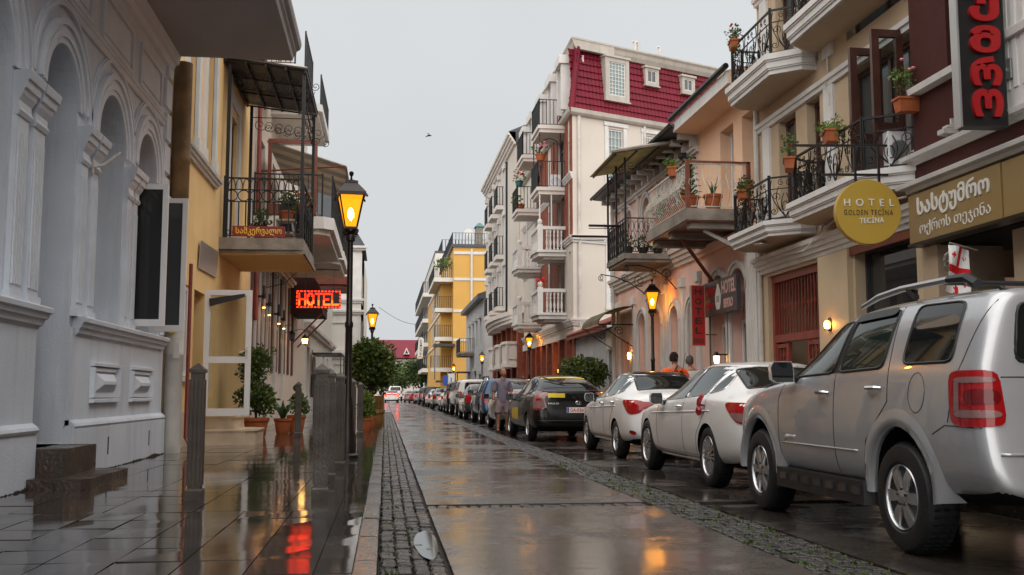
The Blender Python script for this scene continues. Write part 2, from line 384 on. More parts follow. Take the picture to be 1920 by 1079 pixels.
    def wall(s, u0, u1, v0, v1, ops, depth=.3, back=8.0, d=0.0, shell=True):
        """a wall with openings (a, b, bottom, top, arched): reveals are modelled; for an arch 'top' is the springing"""
        us = {u0, u1}; vs = {v0, v1}; bb = []
        for a, b_, c, t, ar in ops:
            tt = t + (b_ - a) / 2 if ar else t
            us |= {a, b_}; vs |= {max(c, v0), tt}; bb.append((a, b_, c, tt))
        us = sorted(x for x in us if u0 - 1e-6 <= x <= u1 + 1e-6); vs = sorted(x for x in vs if v0 - 1e-6 <= x <= v1 + 1e-6)
        for i in range(len(us) - 1):
            for j in range(len(vs) - 1):
                cu, cv = (us[i] + us[i + 1]) / 2, (vs[j] + vs[j + 1]) / 2
                if any(a < cu < b_ and c < cv < t for a, b_, c, t in bb): continue
                s.quad((us[i], vs[j], d), (us[i + 1], vs[j], d), (us[i + 1], vs[j + 1], d), (us[i], vs[j + 1], d))
        for a, b_, c, t, ar in ops:
            e = d - depth
            s.quad((a, c, d), (a, t, d), (a, t, e), (a, c, e)); s.quad((b_, c, d), (b_, t, d), (b_, t, e), (b_, c, e))
            s.quad((a, c, d), (b_, c, d), (b_, c, e), (a, c, e))
            if not ar: s.quad((a, t, d), (b_, t, d), (b_, t, e), (a, t, e))
            else:
                r = (b_ - a) / 2; m = (a + b_) / 2; n = 20; tt = t + r
                pts = [(m - r * cos(pi * k / n), t + r * sin(pi * k / n)) for k in range(n + 1)]
                for k in range(n):
                    (p, q), (p2, q2) = pts[k], pts[k + 1]
                    s.quad((p, q, d), (p2, q2, d), (p2, q2, e), (p, q, e))
                    s.quad((p, q, d), (p, tt, d), (p2, tt, d), (p2, q2, d))
        if shell:
            B = d - back
            s.quad((u0, v0, d), (u0, v1, d), (u0, v1, B), (u0, v0, B)); s.quad((u1, v0, d), (u1, v1, d), (u1, v1, B), (u1, v0, B))
            s.quad((u0, v1, d), (u1, v1, d), (u1, v1, B), (u0, v1, B)); s.quad((u0, v0, B), (u1, v0, B), (u1, v1, B), (u0, v1, B))
        return s
    def build(s, name, mats, parent=None, smooth=False, kind=None, label=None):
        if isinstance(mats, str): mats = [mats]
        o3 = ORG.get(parent, V((0, 0, 0))) if parent is not None else V((0, 0, 0))
        me = bpy.data.meshes.new(name)
        me.from_pydata([p - o3 for p in s.v], [], s.f)
        for m in mats: me.materials.append(M[m])
        me.polygons.foreach_set('material_index', s.mi)
        if smooth:
            me.polygons.foreach_set('use_smooth', [True] * len(me.polygons))
            if smooth != 'all': me.set_sharp_from_angle(angle=radians(38))
        o = link(name, me, parent)
        if kind: o['kind'] = kind
        if label: o['label'] = label
        return o

def spiral(cu, cv, r0, r1, a0, turns, n=14, d=0.0):
    out = []
    for i in range(n + 1):
        t = i / n; r = r0 + (r1 - r0) * t; a = radians(a0) + turns * 2 * pi * t
        out.append((cu + r * cos(a), cv + r * sin(a), d))
    return out
def text_mesh(body, size=1.0, extrude=0.01, bevel=0.0, spacing=1.0, bold=0.0):
    cu = bpy.data.curves.new('lettering', 'FONT'); cu.body = body; cu.size = size; cu.extrude = extrude
    cu.offset = bold; cu.space_character = spacing; cu.resolution_u = 3
    o = bpy.data.objects.new('lettering', cu); COL.objects.link(o)
    dg = bpy.context.evaluated_depsgraph_get()
    me = bpy.data.meshes.new_from_object(o.evaluated_get(dg))
    bpy.data.objects.remove(o)
    return me
def lettering(body, fr, u0, u1, v0, v1, d, m, parent, name='lettering', extrude=0.01, spacing=1.0, bold=0.0, shear=0.0):
    "text fitted to a box on the face of fr, standing proud by extrude"
    me = text_mesh(body, 1.0, 0.5, 0, spacing, bold)
    if not me.vertices: return None
    xs = [v.co.x for v in me.vertices]; ys = [v.co.y for v in me.vertices]
    x0, x1, y0, y1 = min(xs), max(xs), min(ys), max(ys)
    o3 = ORG.get(parent, V((0, 0, 0))) if parent is not None else V((0, 0, 0))
    for v in me.vertices:
        a = (v.co.x - x0) / (x1 - x0); b = (v.co.y - y0) / (y1 - y0)
        v.co = fr.p(u0 + (u1 - u0) * a, v0 + (v1 - v0) * b + shear * a, d + (v.co.z + .5) * extrude) - o3
    me.materials.clear(); me.materials.append(M[m])
    me.name = name
    return link(name, me, parent)

# windows: the frame is the part, its glass the sub-part
def window(root, fr, u0, u1, v0, v1, d, fm='white_pvc', pm='pane_dark', fw=.06, th=.06, cols=2, transom=None, arch=False, name='window', sill=None, mid=.04):
    b = MB(fr); hi = v1
    if arch:
        r = (u1 - u0) / 2; m = (u0 + u1) / 2
        b.arc(m, v1, r - fw, r, d, d + th, n=14); b.box(u0, u0 + fw, v0, v1, d, d + th); b.box(u1 - fw, u1, v0, v1, d, d + th)
    else:
        b.box(u0, u0 + fw, v0, v1, d, d + th); b.box(u1 - fw, u1, v0, v1, d, d + th); b.box(u0 + fw, u1 - fw, v1 - fw, v1, d, d + th - .002)
    b.box(u0 + fw, u1 - fw, v0, v0 + fw, d, d + th - .002)
    for k in range(1, cols):
        c = u0 + (u1 - u0) * k / cols; b.box(c - mid, c + mid, v0 + fw, v1 - (0 if arch else fw), d, d + th - .006)
    for t in ([transom] if isinstance(transom, (int, float)) else transom or []):
        b.box(u0 + fw, u1 - fw, t - mid, t + mid, d, d + th - .010)
    o = b.build(name, fm, root)
    g = MB(fr); e = d + th * .35
    if arch:
        r = (u1 - u0) / 2 - .01; m = (u0 + u1) / 2; n = 12
        g.quad(*([(u1 - .01, v0 + .01, e)] + [(m + r * cos(pi * k / n), v1 + r * sin(pi * k / n), e) for k in range(n + 1)] + [(u0 + .01, v0 + .01, e)]))
    else: g.quad((u0 + .01, v0 + .01, e), (u1 - .01, v0 + .01, e), (u1 - .01, v1 - .01, e), (u0 + .01, v1 - .01, e))
    g.build('pane', pm, o)
    if sill: MB(fr).box(u0 - .06, u1 + .06, v0 - sill[0], v0 - .002, sill[2] if len(sill) > 2 else 0.0, sill[1]).build('sill', 'white_trim', o)
    return o

def railing(fr, u0, u1, v0, v1, d, style='bars', step=.12, r=.008, posts=True, rail=.022, b=None):
    "one straight run of ironwork in the plane d of frame fr"
    b = b or MB(fr); b.fr = fr; L = u1 - u0; H = v1 - v0
    b.box(u0, u1, v1 - .03, v1, d - rail, d + rail)
    b.box(u0, u1, v0 + .04, v0 + .06, d - .012, d + .012)
    if posts:
        for u in (u0, u1): b.box(u - .022, u + .022, v0, v1 + .03, d - .022, d + .022)
    n = max(1, round(L / step))
    if style == 'bars':
        for k in range(1, n):
            u = u0 + L * k / n; b.box(u - r, u + r, v0 + .06, v1 - .03, d - r, d + r)
    elif style == 'rings':
        m = v0 + H * .60; q = v0 + H * .80
        for vv in (m, q): b.box(u0, u1, vv - .01, vv + .01, d - .012, d + .012)
        rad = (q - m) / 2 - .012; k = u0 + rad + .03
        while k < u1 - rad:
            b.tube([(k + rad * cos(2 * pi * i / 12), (m + q) / 2 + rad * sin(2 * pi * i / 12), d) for i in range(12)], r, 4, True); k += 2 * rad + .012
        for k in range(1, n):
            u = u0 + L * k / n; b.box(u - r, u + r, v0 + .06, m - .01, d - r, d + r)
            b.tube([(u - L / n / 2 * cos(pi * i / 8), q + (v1 - .03 - q) * sin(pi * i / 8), d) for i in range(9)], r * .8, 4)
        for k in range(n):
            u = u0 + L * (k + .5) / n; b.tube([(u + .05 * cos(2 * pi * i / 8), v0 + .12 + .05 * sin(2 * pi * i / 8), d) for i in range(8)], r * .8, 4, True)
    elif style == 'scroll':
        m = v0 + H * .72; b.box(u0, u1, m - .008, m + .008, d - .01, d + .01)
        n = max(1, round(L / .62)); w = L / n
        for k in range(n):
            c = u0 + w * (k + .5)
            for sgn in (-1, 1):
                b.tube([(c + sgn * w * .46 * sin(t * 1.35) * (1 if t < 1.2 else 1), v0 + .06 + (H - .1) * t / 1.5 * .98, d) for t in [i * .15 for i in range(11)]], r, 4)
                b.tube([(c + sgn * w * .28 * sin(t * 1.6), v0 + .06 + (H - .1) * t / 1.5 * .80, d + .004) for t in [i * .15 for i in range(11)]], r, 4)
                b.tube([(c + sgn * w * .12 * sin(t * 1.9), v0 + .06 + (H - .1) * t / 1.5 * .62, d - .004) for t in [i * .15 for i in range(11)]], r, 4)
                b.tube([(x, y, d) for x, y, _ in spiral(c + sgn * w * .30, v0 + H * .55, .012, .085, 90, sgn * 1.4)], r * .9, 4)
                b.tube([(x, y, d) for x, y, _ in spiral(c + sgn * w * .36, v0 + H * .22, .012, .075, -90, -sgn * 1.4)], r * .9, 4)
                b.tube([(x, y, d) for x, y, _ in spiral(c + sgn * w * .13, v0 + H * .86, .010, .06, 0, sgn * 1.3)], r * .9, 4)
            b.tube([(c + .05 * cos(2 * pi * i / 10), v0 + .32 * H + .09 * sin(2 * pi * i / 10), d) for i in range(10)], r, 4, True)
    elif style == 'bulge':
        m = v0 + H * .56
        for k in range(1, n):
            u = u0 + L * k / n
            b.tube([(u + .018 * sin(7 * t), v0 + .06 + (H - .09) * t, d + .15 * sin(pi * min(1, t * 1.35)) ** 1.3 * (1 if t < .74 else 0)) for t in [i / 9 for i in range(10)]], r, 4)
        for k in range(n):
            u = u0 + L * (k + .5) / n; q = L / n / 2
            b.tube([(u + q * cos(2 * pi * i / 9), m + q * sin(2 * pi * i / 9), d + .07) for i in range(9)], r * .7, 4, True)
    elif style == 'ovals':
        w = step
        for row in range(3):
            vv = v0 + H * (.2 + .28 * row)
            for k in range(n):
                u = u0 + L * (k + (.5 if row % 2 else .25)) / n
                b.tube([(u + w * .42 * cos(2 * pi * i / 10), vv + H * .15 * sin(2 * pi * i / 10), d) for i in range(10)], r, 4, True)
        for k in range(0, n, 2):
            u = u0 + L * (k + .5) / n; b.box(u - r, u + r, v0 + .06, v1 - .03, d - r, d + r)
    elif style == 'hoops':
        for k in range(n):
            u = u0 + L * (k + .5) / n; q = L / n / 2
            b.tube([(u + q * .9 * cos(pi * i / 8), v0 + H * .62 + H * .25 * sin(pi * i / 8), d) for i in range(9)], r, 4)
            b.box(u - q * .9 - r, u - q * .9 + r, v0 + .06, v0 + H * .62, d - r, d + r)
    return b

def leaves(b, blobs, n, size, rnd, droop=0.2, shell=.45):
    "n bent leaves scattered through a set of (centre, radii) clumps; blobs in world coordinates"
    tot = sum(r[0] * r[1] * r[2] for _, r in blobs)
    for c, r in blobs:
        k = max(3, int(n * r[0] * r[1] * r[2] / tot))
        for _ in range(k):
            while True:
                q = V((rnd.uniform(-1, 1), rnd.uniform(-1, 1), rnd.uniform(-1, 1)))
                if shell < q.length < 1: break
            p = V((c[0] + q.x * r[0], c[1] + q.y * r[1], c[2] + q.z * r[2]))
            a = (q * .7 + V((rnd.uniform(-1, 1), rnd.uniform(-1, 1), rnd.uniform(-.6, 1) - droop))).normalized()
            w = a.cross(V((rnd.uniform(-1, 1), rnd.uniform(-1, 1), rnd.uniform(-1, 1)))); w.normalize(); nn = a.cross(w)
            s = size * rnd.uniform(.6, 1.25); i = len(b.v)
            b.v.extend([p, p + a * s * .5 + w * s * .26 + nn * s * .07, p + a * s, p + a * s * .5 - w * s * .26 + nn * s * .07])
            b.f.append([i, i + 1, i + 2]); b.mi.append(b.cm); b.f.append([i, i + 2, i + 3]); b.mi.append(b.cm)
    return b
def clumps(c, r, n, rr, rnd, squash=1.0):
    "uneven clumps that fill a crown of radius r round c"
    out = []
    for _ in range(n):
        while True:
            q = V((rnd.uniform(-1, 1), rnd.uniform(-1, 1), rnd.uniform(-1, 1)))
            if q.length < 1: break
        k = rr * rnd.uniform(.6, 1.3)
        out.append(((c[0] + q.x * r[0], c[1] + q.y * r[1], c[2] + q.z * r[2]), (k, k, k * squash)))
    return out
# ------------------------------------------------------------------ ground, road, pavements
g = MB(); g.quad((-400, -200, -.06), (400, -200, -.06), (400, 900, -.06), (-400, 900, -.06)); tag(g.build('ground', 'ground_dirt'), kind='structure')
def piece(fr, name, me, parent, loc, rot=None):
    o = link(name, me, parent, V(loc) - ORG[parent], rot); return o
SEAMS = [-3, 3.4, 9.75, 10.05, 16.4, 22.4, 28.3, 35.4, 42, 48.5, 55, 61.5, 68, 76, 84, 92, 100, 110, 120, 130, 142, 154, 168, 185]
road = struct('road')
b = MB(); b.box(-.03, 5.36, -4, 185, -.055, -.035); b.build('road_bed', 'joint_soil', road)
for i in range(len(SEAMS) - 1):
    a, c = SEAMS[i] + .014, SEAMS[i + 1] - .014
    if c - a < .4: continue
    n = 5; b = MB()
    # edges a little chipped
    pts = []
    for k in range(n + 1): pts.append((.40 + RN.uniform(0, .016), a + (c - a) * k / n))
    for k in range(n + 1): pts.append((2.545 - RN.uniform(0, .016), c - (c - a) * k / n))
    b.prism(pts, -.04, RN.uniform(-.002, .003)); b.build('concrete_slab', 'concrete_wet', road)
    b = MB(); b.box(3.06, 5.34, a, c, -.04, -.004 + RN.uniform(-.002, .002)); b.build('parking_slab', 'asphalt_park', road)
# cobbled gutters
def stone_mesh(w, l, k):
    b = MB(); r = random.Random(k)
    j = lambda s=.006: r.uniform(-s, s)
    b.add([(-w/2+j(), -l/2+j(), -.03), (w/2+j(), -l/2+j(), -.03), (w/2+j(), l/2+j(), -.03), (-w/2+j(), l/2+j(), -.03),
           (-w/2+.003+j(), -l/2+.003+j(), -.007), (w/2-.003+j(), -l/2+.003+j(), -.007), (w/2-.003+j(), l/2-.003+j(), -.007), (-w/2+.003+j(), l/2-.003+j(), -.007),
           (-w/2+.015+j(), -l/2+.012+j(), j(.002)), (w/2-.015+j(), -l/2+.012+j(), j(.002)), (w/2-.015+j(), l/2-.012+j(), j(.002)), (-w/2+.015+j(), l/2-.012+j(), j(.002))],
          [(0, 1, 5, 4), (1, 2, 6, 5), (2, 3, 7, 6), (3, 0, 4, 7), (4, 5, 9, 8), (5, 6, 10, 9), (6, 7, 11, 10), (7, 4, 8, 11), (8, 9, 10, 11)])
    return b
stones = []
for k in range(10):
    b = stone_mesh(.096, .098, k); me = bpy.data.meshes.new('cobble'); me.from_pydata(b.v, [], b.f); me.materials.append(M['cobble']); stones.append((me, b))
def gutter(x0, x1, y0, yend, ncol, limit):
    root = struct('cobble_gutter'); cnt = 0; rest = MB(); w = (x1 - x0) / ncol; y = y0
    while y < yend:
        for c in range(ncol):
            p = V((x0 + w * (c + .5) + RN.uniform(-.006, .006), y + (.05 if c % 2 else 0) + RN.uniform(-.012, .012), RN.uniform(-.009, .004)))
            me, sb = RN.choice(stones); rz = RN.uniform(-.09, .09); sc = (w / .102, RN.uniform(.86, 1.06), 1)
            if cnt < limit:
                o = piece(W, 'cobblestone', me, root, p, (RN.uniform(-.03, .03), RN.uniform(-.03, .03), rz)); o.scale = sc; cnt += 1
            else:
                i = len(rest.v); rest.v.extend([V((v.x * sc[0], v.y * sc[1], v.z)) + p for v in sb.v]); rest.f.extend([[i + q for q in f] for f in sb.f]); rest.mi.extend([0] * len(sb.f))
        y += .104
    rest.build('cobblestones', 'cobble', root, kind='stuff')
gutter(-.02, .385, 4.6, 62, 4, 300)
gutter(2.565, 3.04, 4.6, 62, 5, 290)
b = MB(); b.box(-.02, .385, 62, 185, -.03, -.004); b.box(2.565, 3.04, 62, 185, -.03, -.004); tag(b.build('cobble_gutter', 'cobble'), kind='structure')
cr = struct('cobble_band')
for k in range(21):
    me, sb = RN.choice(stones); piece(W, 'cobblestone', me, cr, (.45 + .1 * k, 9.9 + RN.uniform(-.01, .01), RN.uniform(-.012, 0)), (0, 0, RN.uniform(-.2, .2))).scale = (.98, 2.3, 1)
# puddles standing on the gutter stones
def puddle(cx_, cy_, rx, ry, k, z=.006):
    r = random.Random(k); n = 90; ph = [r.uniform(0, 6.28) for _ in range(4)]
    pts = []
    for i in range(n):
        a = 2 * pi * i / n; q = 1 + .05 * sin(2 * a + ph[0]) + .05 * sin(3 * a + ph[1]) + .02 * sin(7 * a + ph[2])
        pts.append((cx_ + rx * q * cos(a), cy_ + ry * q * sin(a), z))
    b = MB(); b.add(pts, [tuple(range(n))]); tag(b.build('puddle', 'water'), kind='structure')
puddle(.300, 7.45, .078, .72, 1, .0042)
puddle(.2, 30, .14, 1.1, 4, -.002)
# moss tufts between the stones
b = MB(); r = random.Random(5)
for _ in range(330):
    if r.random() < .75: x, y = r.uniform(2.56, 3.04), 5.0 + 11 * r.random() ** 1.3
    else: x, y = r.choice((r.uniform(-.02, .05), r.uniform(0, .38))), r.uniform(5, 34)
    for _ in range(r.randint(2, 6)):
        px, py = x + r.gauss(0, .03), y + r.gauss(0, .05); h = r.uniform(.004, .022); a = r.uniform(0, 6.28); s = r.uniform(.006, .016)
        b.add([(px + s * cos(a), py + s * sin(a), -.008), (px - s * cos(a), py - s * sin(a), -.008), (px + .01 * sin(a), py - .01 * cos(a), h)], [(0, 1, 2)])
tag(b.build('moss', 'moss'), kind='stuff')
# grime where the grey wall meets the paving
for u0, u1, x in ((12.2, 16.98, -3.444), (4, 10.9, -3.443)):
    b = MB(); n = int((u1 - u0) / .018); pts = [(u0 + (u1 - u0) * k / n, .122 + abs(r.gauss(0, .010)) + .012 * (1 + sin(k * .09)) * (1 + sin(k * .031 + 1)) * .6) for k in range(n + 1)]
    for (ya, za), (yb, zb) in zip(pts, pts[1:]): b.add([(x, ya, .10), (x, yb, .10), (x, yb, zb), (x, ya, za)], [(0, 1, 2, 3)])
    tag(b.build('wall_base_grime', 'soil'), kind='stuff')
# kerb
kerb = struct('kerb'); y = 4.0; kl = .98
b = MB(); b.box(-.155, -.032, 0, kl, -.05, .122); me = bpy.data.meshes.new('kerbstone'); bm = bmesh.new()
vs = [bm.verts.new(p) for p in b.v]; [bm.faces.new([vs[i] for i in f]) for f in b.f]
bmesh.ops.bevel(bm, geom=list(bm.edges), offset=.010, segments=2, affect='EDGES'); bm.to_mesh(me); bm.free(); me.materials.append(M['kerb_stone'])
while y < 120: piece(W, 'kerbstone', me, kerb, (RN.uniform(-.004, .004), y, RN.uniform(-.003, .003))); y += 1.0
b = MB(); b.box(-.155, -.032, 120, 185, -.05, .12); b.build('far_kerb', 'kerb_stone', kerb)
# left pavement
pav = struct('pavement')
b = MB(); b.box(-3.75, -.157, 3, 185, -.05, .098); b.build('paving_bed', 'joint_soil', pav)
def tiles(us, vs, m, dz, jig=0.0):
    for i in range(len(us) - 1):
        off = 0
        for j in range(len(vs) - 1):
            a, c, p, q = us[i], us[i + 1], vs[j], vs[j + 1]
            b = MB(); t = [RN.uniform(-dz, dz) for _ in range(4)]; e = .004
            J = lambda: RN.uniform(-jig, jig)
            q4 = [(a + e, p + e + J()), (c - e, p + e + J()), (c - e, q - e + J()), (a + e, q - e + J())]
            b.add([(x, y, .09) for x, y in q4] + [(x, y, .12 + t[k]) for k, (x, y) in enumerate(q4)],
                  [(4, 5, 6, 7), (0, 1, 5, 4), (1, 2, 6, 5), (2, 3, 7, 6), (3, 0, 4, 7)])
            b.build('paving_tile', m, pav)
tiles([-3.62, -3.38, -3.0, -2.62, -2.24, -1.86, -1.48, -1.10, -.72, -.36, -.159], [4.6, 5.1, 5.6, 6.1, 6.6, 7.1, 7.6, 8.1, 8.6], 'paving_granite', .0035)
tiles([-3.62, -2.9, -2.2, -1.5, -.80], [8.6, 9.2, 9.9, 10.5, 11.2, 11.9, 12.7, 13.5, 14.3, 15.2, 16.2, 17.2, 18.4, 19.6, 21, 22.5, 24, 25.8, 27.5, 30, 33, 36, 40, 44], 'paving_smooth', .0024, .03)
tiles([-.80, -.36, -.159], [8.6, 9.8, 11, 12.2, 13.4, 14.6, 15.8, 17, 18.2, 19.6, 21, 22.5, 24, 26, 28, 31, 34, 37, 40, 44], 'paving_smooth', .0016)
b = MB(); b.box(-3.62, -.159, 44, 185, .09, .12); b.build('far_paving', 'paving_smooth', pav)
b = MB(); b.box(-3.62, -.159, 3, 4.6, .09, .12); b.build('near_paving', 'paving_granite', pav)
# right pavement
pr = struct('pavement')
b = MB(); b.box(5.37, 5.50, -4, 185, -.05, .125); b.build('kerbstone', 'kerb_stone', pr)
b = MB(); b.box(5.503, 7.52, -4, 185, -.05, .115); b.build('paving', 'paving_smooth', pr)
# ------------------------------------------------------------------ left side
# --- grey classical building
cb = thing('classical_building', 'grey blue stucco building with deep arched openings, fluted pilasters and a heavy overhanging slab', 'building', (-3.55, 12, 0))
DOOR = (10.98, 12.15, .5, 4.28, True); W1 = (12.98, 14.32, 1.93, 4.22, True); W2 = (15.0, 16.2, 1.93, 4.28, True); W0 = (8.55, 10.05, 1.93, 4.15, True)
b = MB(LF)
b.wall(-10, 10.98 - .001, 1.80, 9.5, [W0], .40, 9); b.wall(10.981, 12.149, .12, 9.5, [DOOR], .62, 9, shell=False); b.wall(12.151, 17.0, 1.80, 9.5, [W1, W2], .40, 9)
b.build('wall', 'grey_plaster', cb)
b = MB(LF)
for u0, u1, e0, e1 in ((-10, 10.96, 0, 1), (12.17, 16.98, 1, 0)):
    b.box(u0, u1, .70, 1.80, -9, .045); b.box(u0, u1 + .02, .0, .66, -9, .085 + .02 * e0)
    b.profile([(.66, 0), (.66, .10), (.69, .115), (.72, .10), (.76, .05), (.76, 0)], u0, u1)
b.build('plinth', 'grey_plaster', cb)
b = MB(LF); b.box(10.97, 12.16, .5, 5.0, -.75, -.62); b.build('door_recess', 'grey_plaster', cb)
b = MB(LF); b.box(11.0, 12.13, .502, .86, -.62, -.52); b.build('threshold', 'red_step', cb)
for u0, u1, m0, m1 in ((-10, 10.98, 0, .6), (12.30, 16.80, .6, .6)):
    b = MB(LF); b.profile([(1.70, .04), (1.735, .06), (1.745, .085), (1.80, .10), (1.81, .125), (1.86, .14), (1.87, .165), (1.915, .17), (1.93, .155), (1.93, -.02), (1.70, -.02)], u0, u1, m0, m1)
    b.build('ledge', 'grey_trim', cb)
for op in (W0, DOOR, W1, W2):
    m, r, sp = (op[0] + op[1]) / 2, (op[1] - op[0]) / 2, op[3]
    b = MB(LF)
    for k, (ra, rb_, d) in enumerate(((.0, .07, .03), (.07, .14, .052), (.14, .20, .038), (.20, .27, .07))):
        b.arc(m, sp, r + ra, r + rb_, -.005, d, n=24)
    b.build('archivolt', 'grey_trim', cb, smooth=True)
    b = MB(LF); b.arc(m, sp, r + .40, r + .445, -.005, .05, n=26); b.arc(m, sp, r + .445, r + .47, -.005, .03, n=26); b.build('hood_moulding', 'grey_trim', cb, smooth=True)
# pilasters with flutes and stacked capitals
for u0, u1, base in ((8.2, 8.53, 1.93), (10.08, 10.46, 1.93), (10.56, 10.95, 1.93), (12.18, 12.52, 1.93), (12.62, 12.95, 1.93), (14.35, 14.65, 1.93), (14.72, 14.98, 1.93), (16.22, 16.5, 1.93)):
    b = MB(LF); c = (u0 + u1) / 2; w = u1 - u0
    b.box(u0 + .03, u1 - .03, base, 3.72, -.005, .05)
    b.box(u0 + .005, u1 - .005, base, base + .09, -.004, .075)
    for k in range(4):
        a = u0 + .05 + (w - .1) * k / 4 + .012; b.box(a, a + (w - .1) / 4 - .024, base + .16, 3.55, .05, .064)
    o = b.build('pilaster', 'grey_trim', cb)
    b = MB(LF)
    b.profile([(3.70, 0), (3.70, .065), (3.74, .085), (3.78, .065), (3.84, .062), (3.90, .10), (3.95, .12), (3.955, .135), (4.03, .15), (4.035, .17), (4.11, .185), (4.13, .17), (4.13, 0)], u0 + .03, u1 - .03, .32, .32)
    b.build('capital', 'grey_trim', o)
# sunk frames and string courses over the arches
for u0, u1 in ((6.2, 10.2), (10.62, 12.5), (12.95, 14.5), (14.95, 16.35)):
    b = MB(LF)
    for (a, c, p, q) in ((u0, u1, 5.44, 5.50), (u0, u1, 6.02, 6.08), (u0, u0 + .06, 5.5, 6.02), (u1 - .06, u1, 5.5, 6.02)):
        b.box(a, c, p, q, -.004, .035)
    b.box(u0 + .12, u1 - .12, 5.56, 5.96, -.004, .018)
    b.build('frieze_panel', 'grey_trim', cb)
b = MB(LF); b.profile([(5.26, 0), (5.26, .04), (5.30, .06), (5.33, .045), (5.35, .07), (5.38, .07), (5.38, 0)], 4, 16.55); b.build('string_course', 'grey_trim', cb)
b = MB(LF); b.profile([(6.28, 0), (6.30, .06), (6.38, .09), (6.40, .14), (6.54, .17), (6.54, 0)], 4, 16.99); b.build('string_course', 'grey_trim', cb)
# corner quoins
for k in range(9):
    v = 1.95 + .52 * k
    b = MB(LF); b.frustum(16.56 if k % 2 else 16.66, 17.035, v, v + .48, -.01, .05, .025, .025); b.build('quoin', 'grey_trim', cb)
# raised diamond panels under the windows
for u0, u1, v0, v1 in ((12.93, 14.23, .94, 1.44), (14.86, 16.17, .94, 1.44), (8.4, 9.75, .94, 1.44)):
    b = MB(LF)
    for (a, c, p, q) in ((u0, u1, v0, v0 + .06), (u0, u1, v1 - .06, v1), (u0, u0 + .08, v0 + .06, v1 - .06), (u1 - .08, u1, v0 + .06, v1 - .06)):
        b.frustum(a, c, p, q, .04, .10, .012, .012)
    b.box(u0 + .14, u1 - .14, v0 + .07, v0 + .11, .04, .075); b.box(u0 + .14, u1 - .14, v1 - .11, v1 - .07, .04, .075)
    b.frustum(u0 + .18, u1 - .18, v0 + .12, v1 - .12, .04, .125, .18, .11)
    b.build('plinth_panel', 'grey_trim', cb)
for u in (13.62, 15.9):
    b = MB(LF); b.box(u, u + .05, .30, .52, .08, .107); b.build('vent_slot', 'dark_room', cb)
# slab overhead
b = MB(LF)
b.profile([(6.55, -.1), (6.55, 1.96), (6.62, 1.98), (6.66, 2.02), (6.70, 2.02), (6.74, 2.08), (6.80, 2.10), (6.86, 2.10), (6.86, -.1)], 5.2, 17.0)
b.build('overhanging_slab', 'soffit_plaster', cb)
window(cb, LF, 12.99, 14.31, 1.935, 4.22, -.40, 'white_pvc', 'pane_mid', .07, .07, 2, 3.75, True)
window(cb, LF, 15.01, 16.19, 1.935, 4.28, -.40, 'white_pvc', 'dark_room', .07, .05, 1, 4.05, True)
window(cb, LF, 8.56, 10.04, 1.935, 4.15, -.40, 'white_pvc', 'pane_mid', .07, .07, 2, 3.75, True)
def casement(root, y, x0, x1, z0, z1, name='casement_leaf', th=.06, fw=.075, fm='white_pvc', mid=None, pane='pane_clear'):
    fr = facing(y); b = MB(fr)
    b.box(x0, x0 + fw, z0, z1, -th, 0); b.box(x1 - fw, x1, z0, z1, -th, 0); b.box(x0 + fw, x1 - fw, z0, z0 + fw * 1.3, -th, -.003); b.box(x0 + fw, x1 - fw, z1 - fw, z1, -th, -.003)
    for v in mid or []: b.box(x0 + fw, x1 - fw, v - fw * .6, v + fw * .6, -th, -.003)
    o = b.build(name, fm, root)
    g = MB(fr); g.quad((x0 + .01, z0 + .01, -th / 2), (x1 - .01, z0 + .01, -th / 2), (x1 - .01, z1 - .01, -th / 2), (x0 + .01, z1 - .01, -th / 2)); g.build('pane', pane, o)
    return o
casement(cb, 15.02, -3.82, -3.10, 2.0, 4.03, pane='pane_dark')
casement(cb, 16.26, -3.52, -3.06, 2.0, 4.06, pane='pane_mid')
b = MB(LF); b.tube([(12.62, 3.74, .07), (12.70, 3.78, .16), (12.9, 3.98, .30)], [.012, .022, .022], 8); b.box(12.58, 12.66, 3.66, 3.82, .06, .075); b.build('pole_holder', 'white_pipe', cb)
st = thing('doorstep', 'two worn brown stone steps in front of the arched doorway of the grey building', 'steps', (-3.3, 11.5, .12))
b = MB(); b.box(-4.1, -3.19, 10.99, 12.14, .05, .50); b.build('step', 'brown_step', st)
b = MB(); b.prism([(-3.46, 10.72), (-2.95, 10.72), (-2.88, 10.8), (-2.88, 12.3), (-2.93, 12.36), (-3.46, 12.36)], .05, .22); b.build('step', 'brown_step', st)
dp = thing('drain_pipe', 'thick rain pipe, rust stained above and white below, at the end of the grey building', 'drainpipe', (-3.38, 17.2, .12))
b = MB(); b.lathe((-3.38, 17.22, 3.9), [(.15, 0), (.15, .9), (.16, .92), (.16, 1.0), (.15, 1.02), (.15, 2.6)], 16, 'd'); b.build('upper_pipe', 'rust_pipe', dp, smooth=True)
b = MB(); b.lathe((-3.38, 17.22, .10), [(.145, 0), (.145, 1.55), (.152, 1.56), (.152, 1.62), (.145, 1.63), (.145, 3.8)], 16, 'd'); b.build('lower_pipe', 'white_pipe', dp, smooth=True)
b = MB(facing(17.06)); b.box(-3.44, -3.34, 2.02, 2.32, 0, .004); b.build('yellow_notice', 'sticker_yellow', dp)
b = MB(facing(17.06)); b.box(-3.36, -3.27, 1.62, 1.86, .0, .006); b.build('paper_notice', 'letter_white', dp)
dp2 = thing('drain_pipe', 'thin dark brown rain pipe with a kicked out shoe beside the white pipe', 'drainpipe', (-3.2, 17.55, .12))
b = MB(); b.tube([(-3.22, 17.55, 3.2), (-3.22, 17.55, .34), (-3.16, 17.52, .24), (-3.06, 17.5, .19)], .032, 8); b.build('pipe', 'gate_red', dp2, smooth=True)

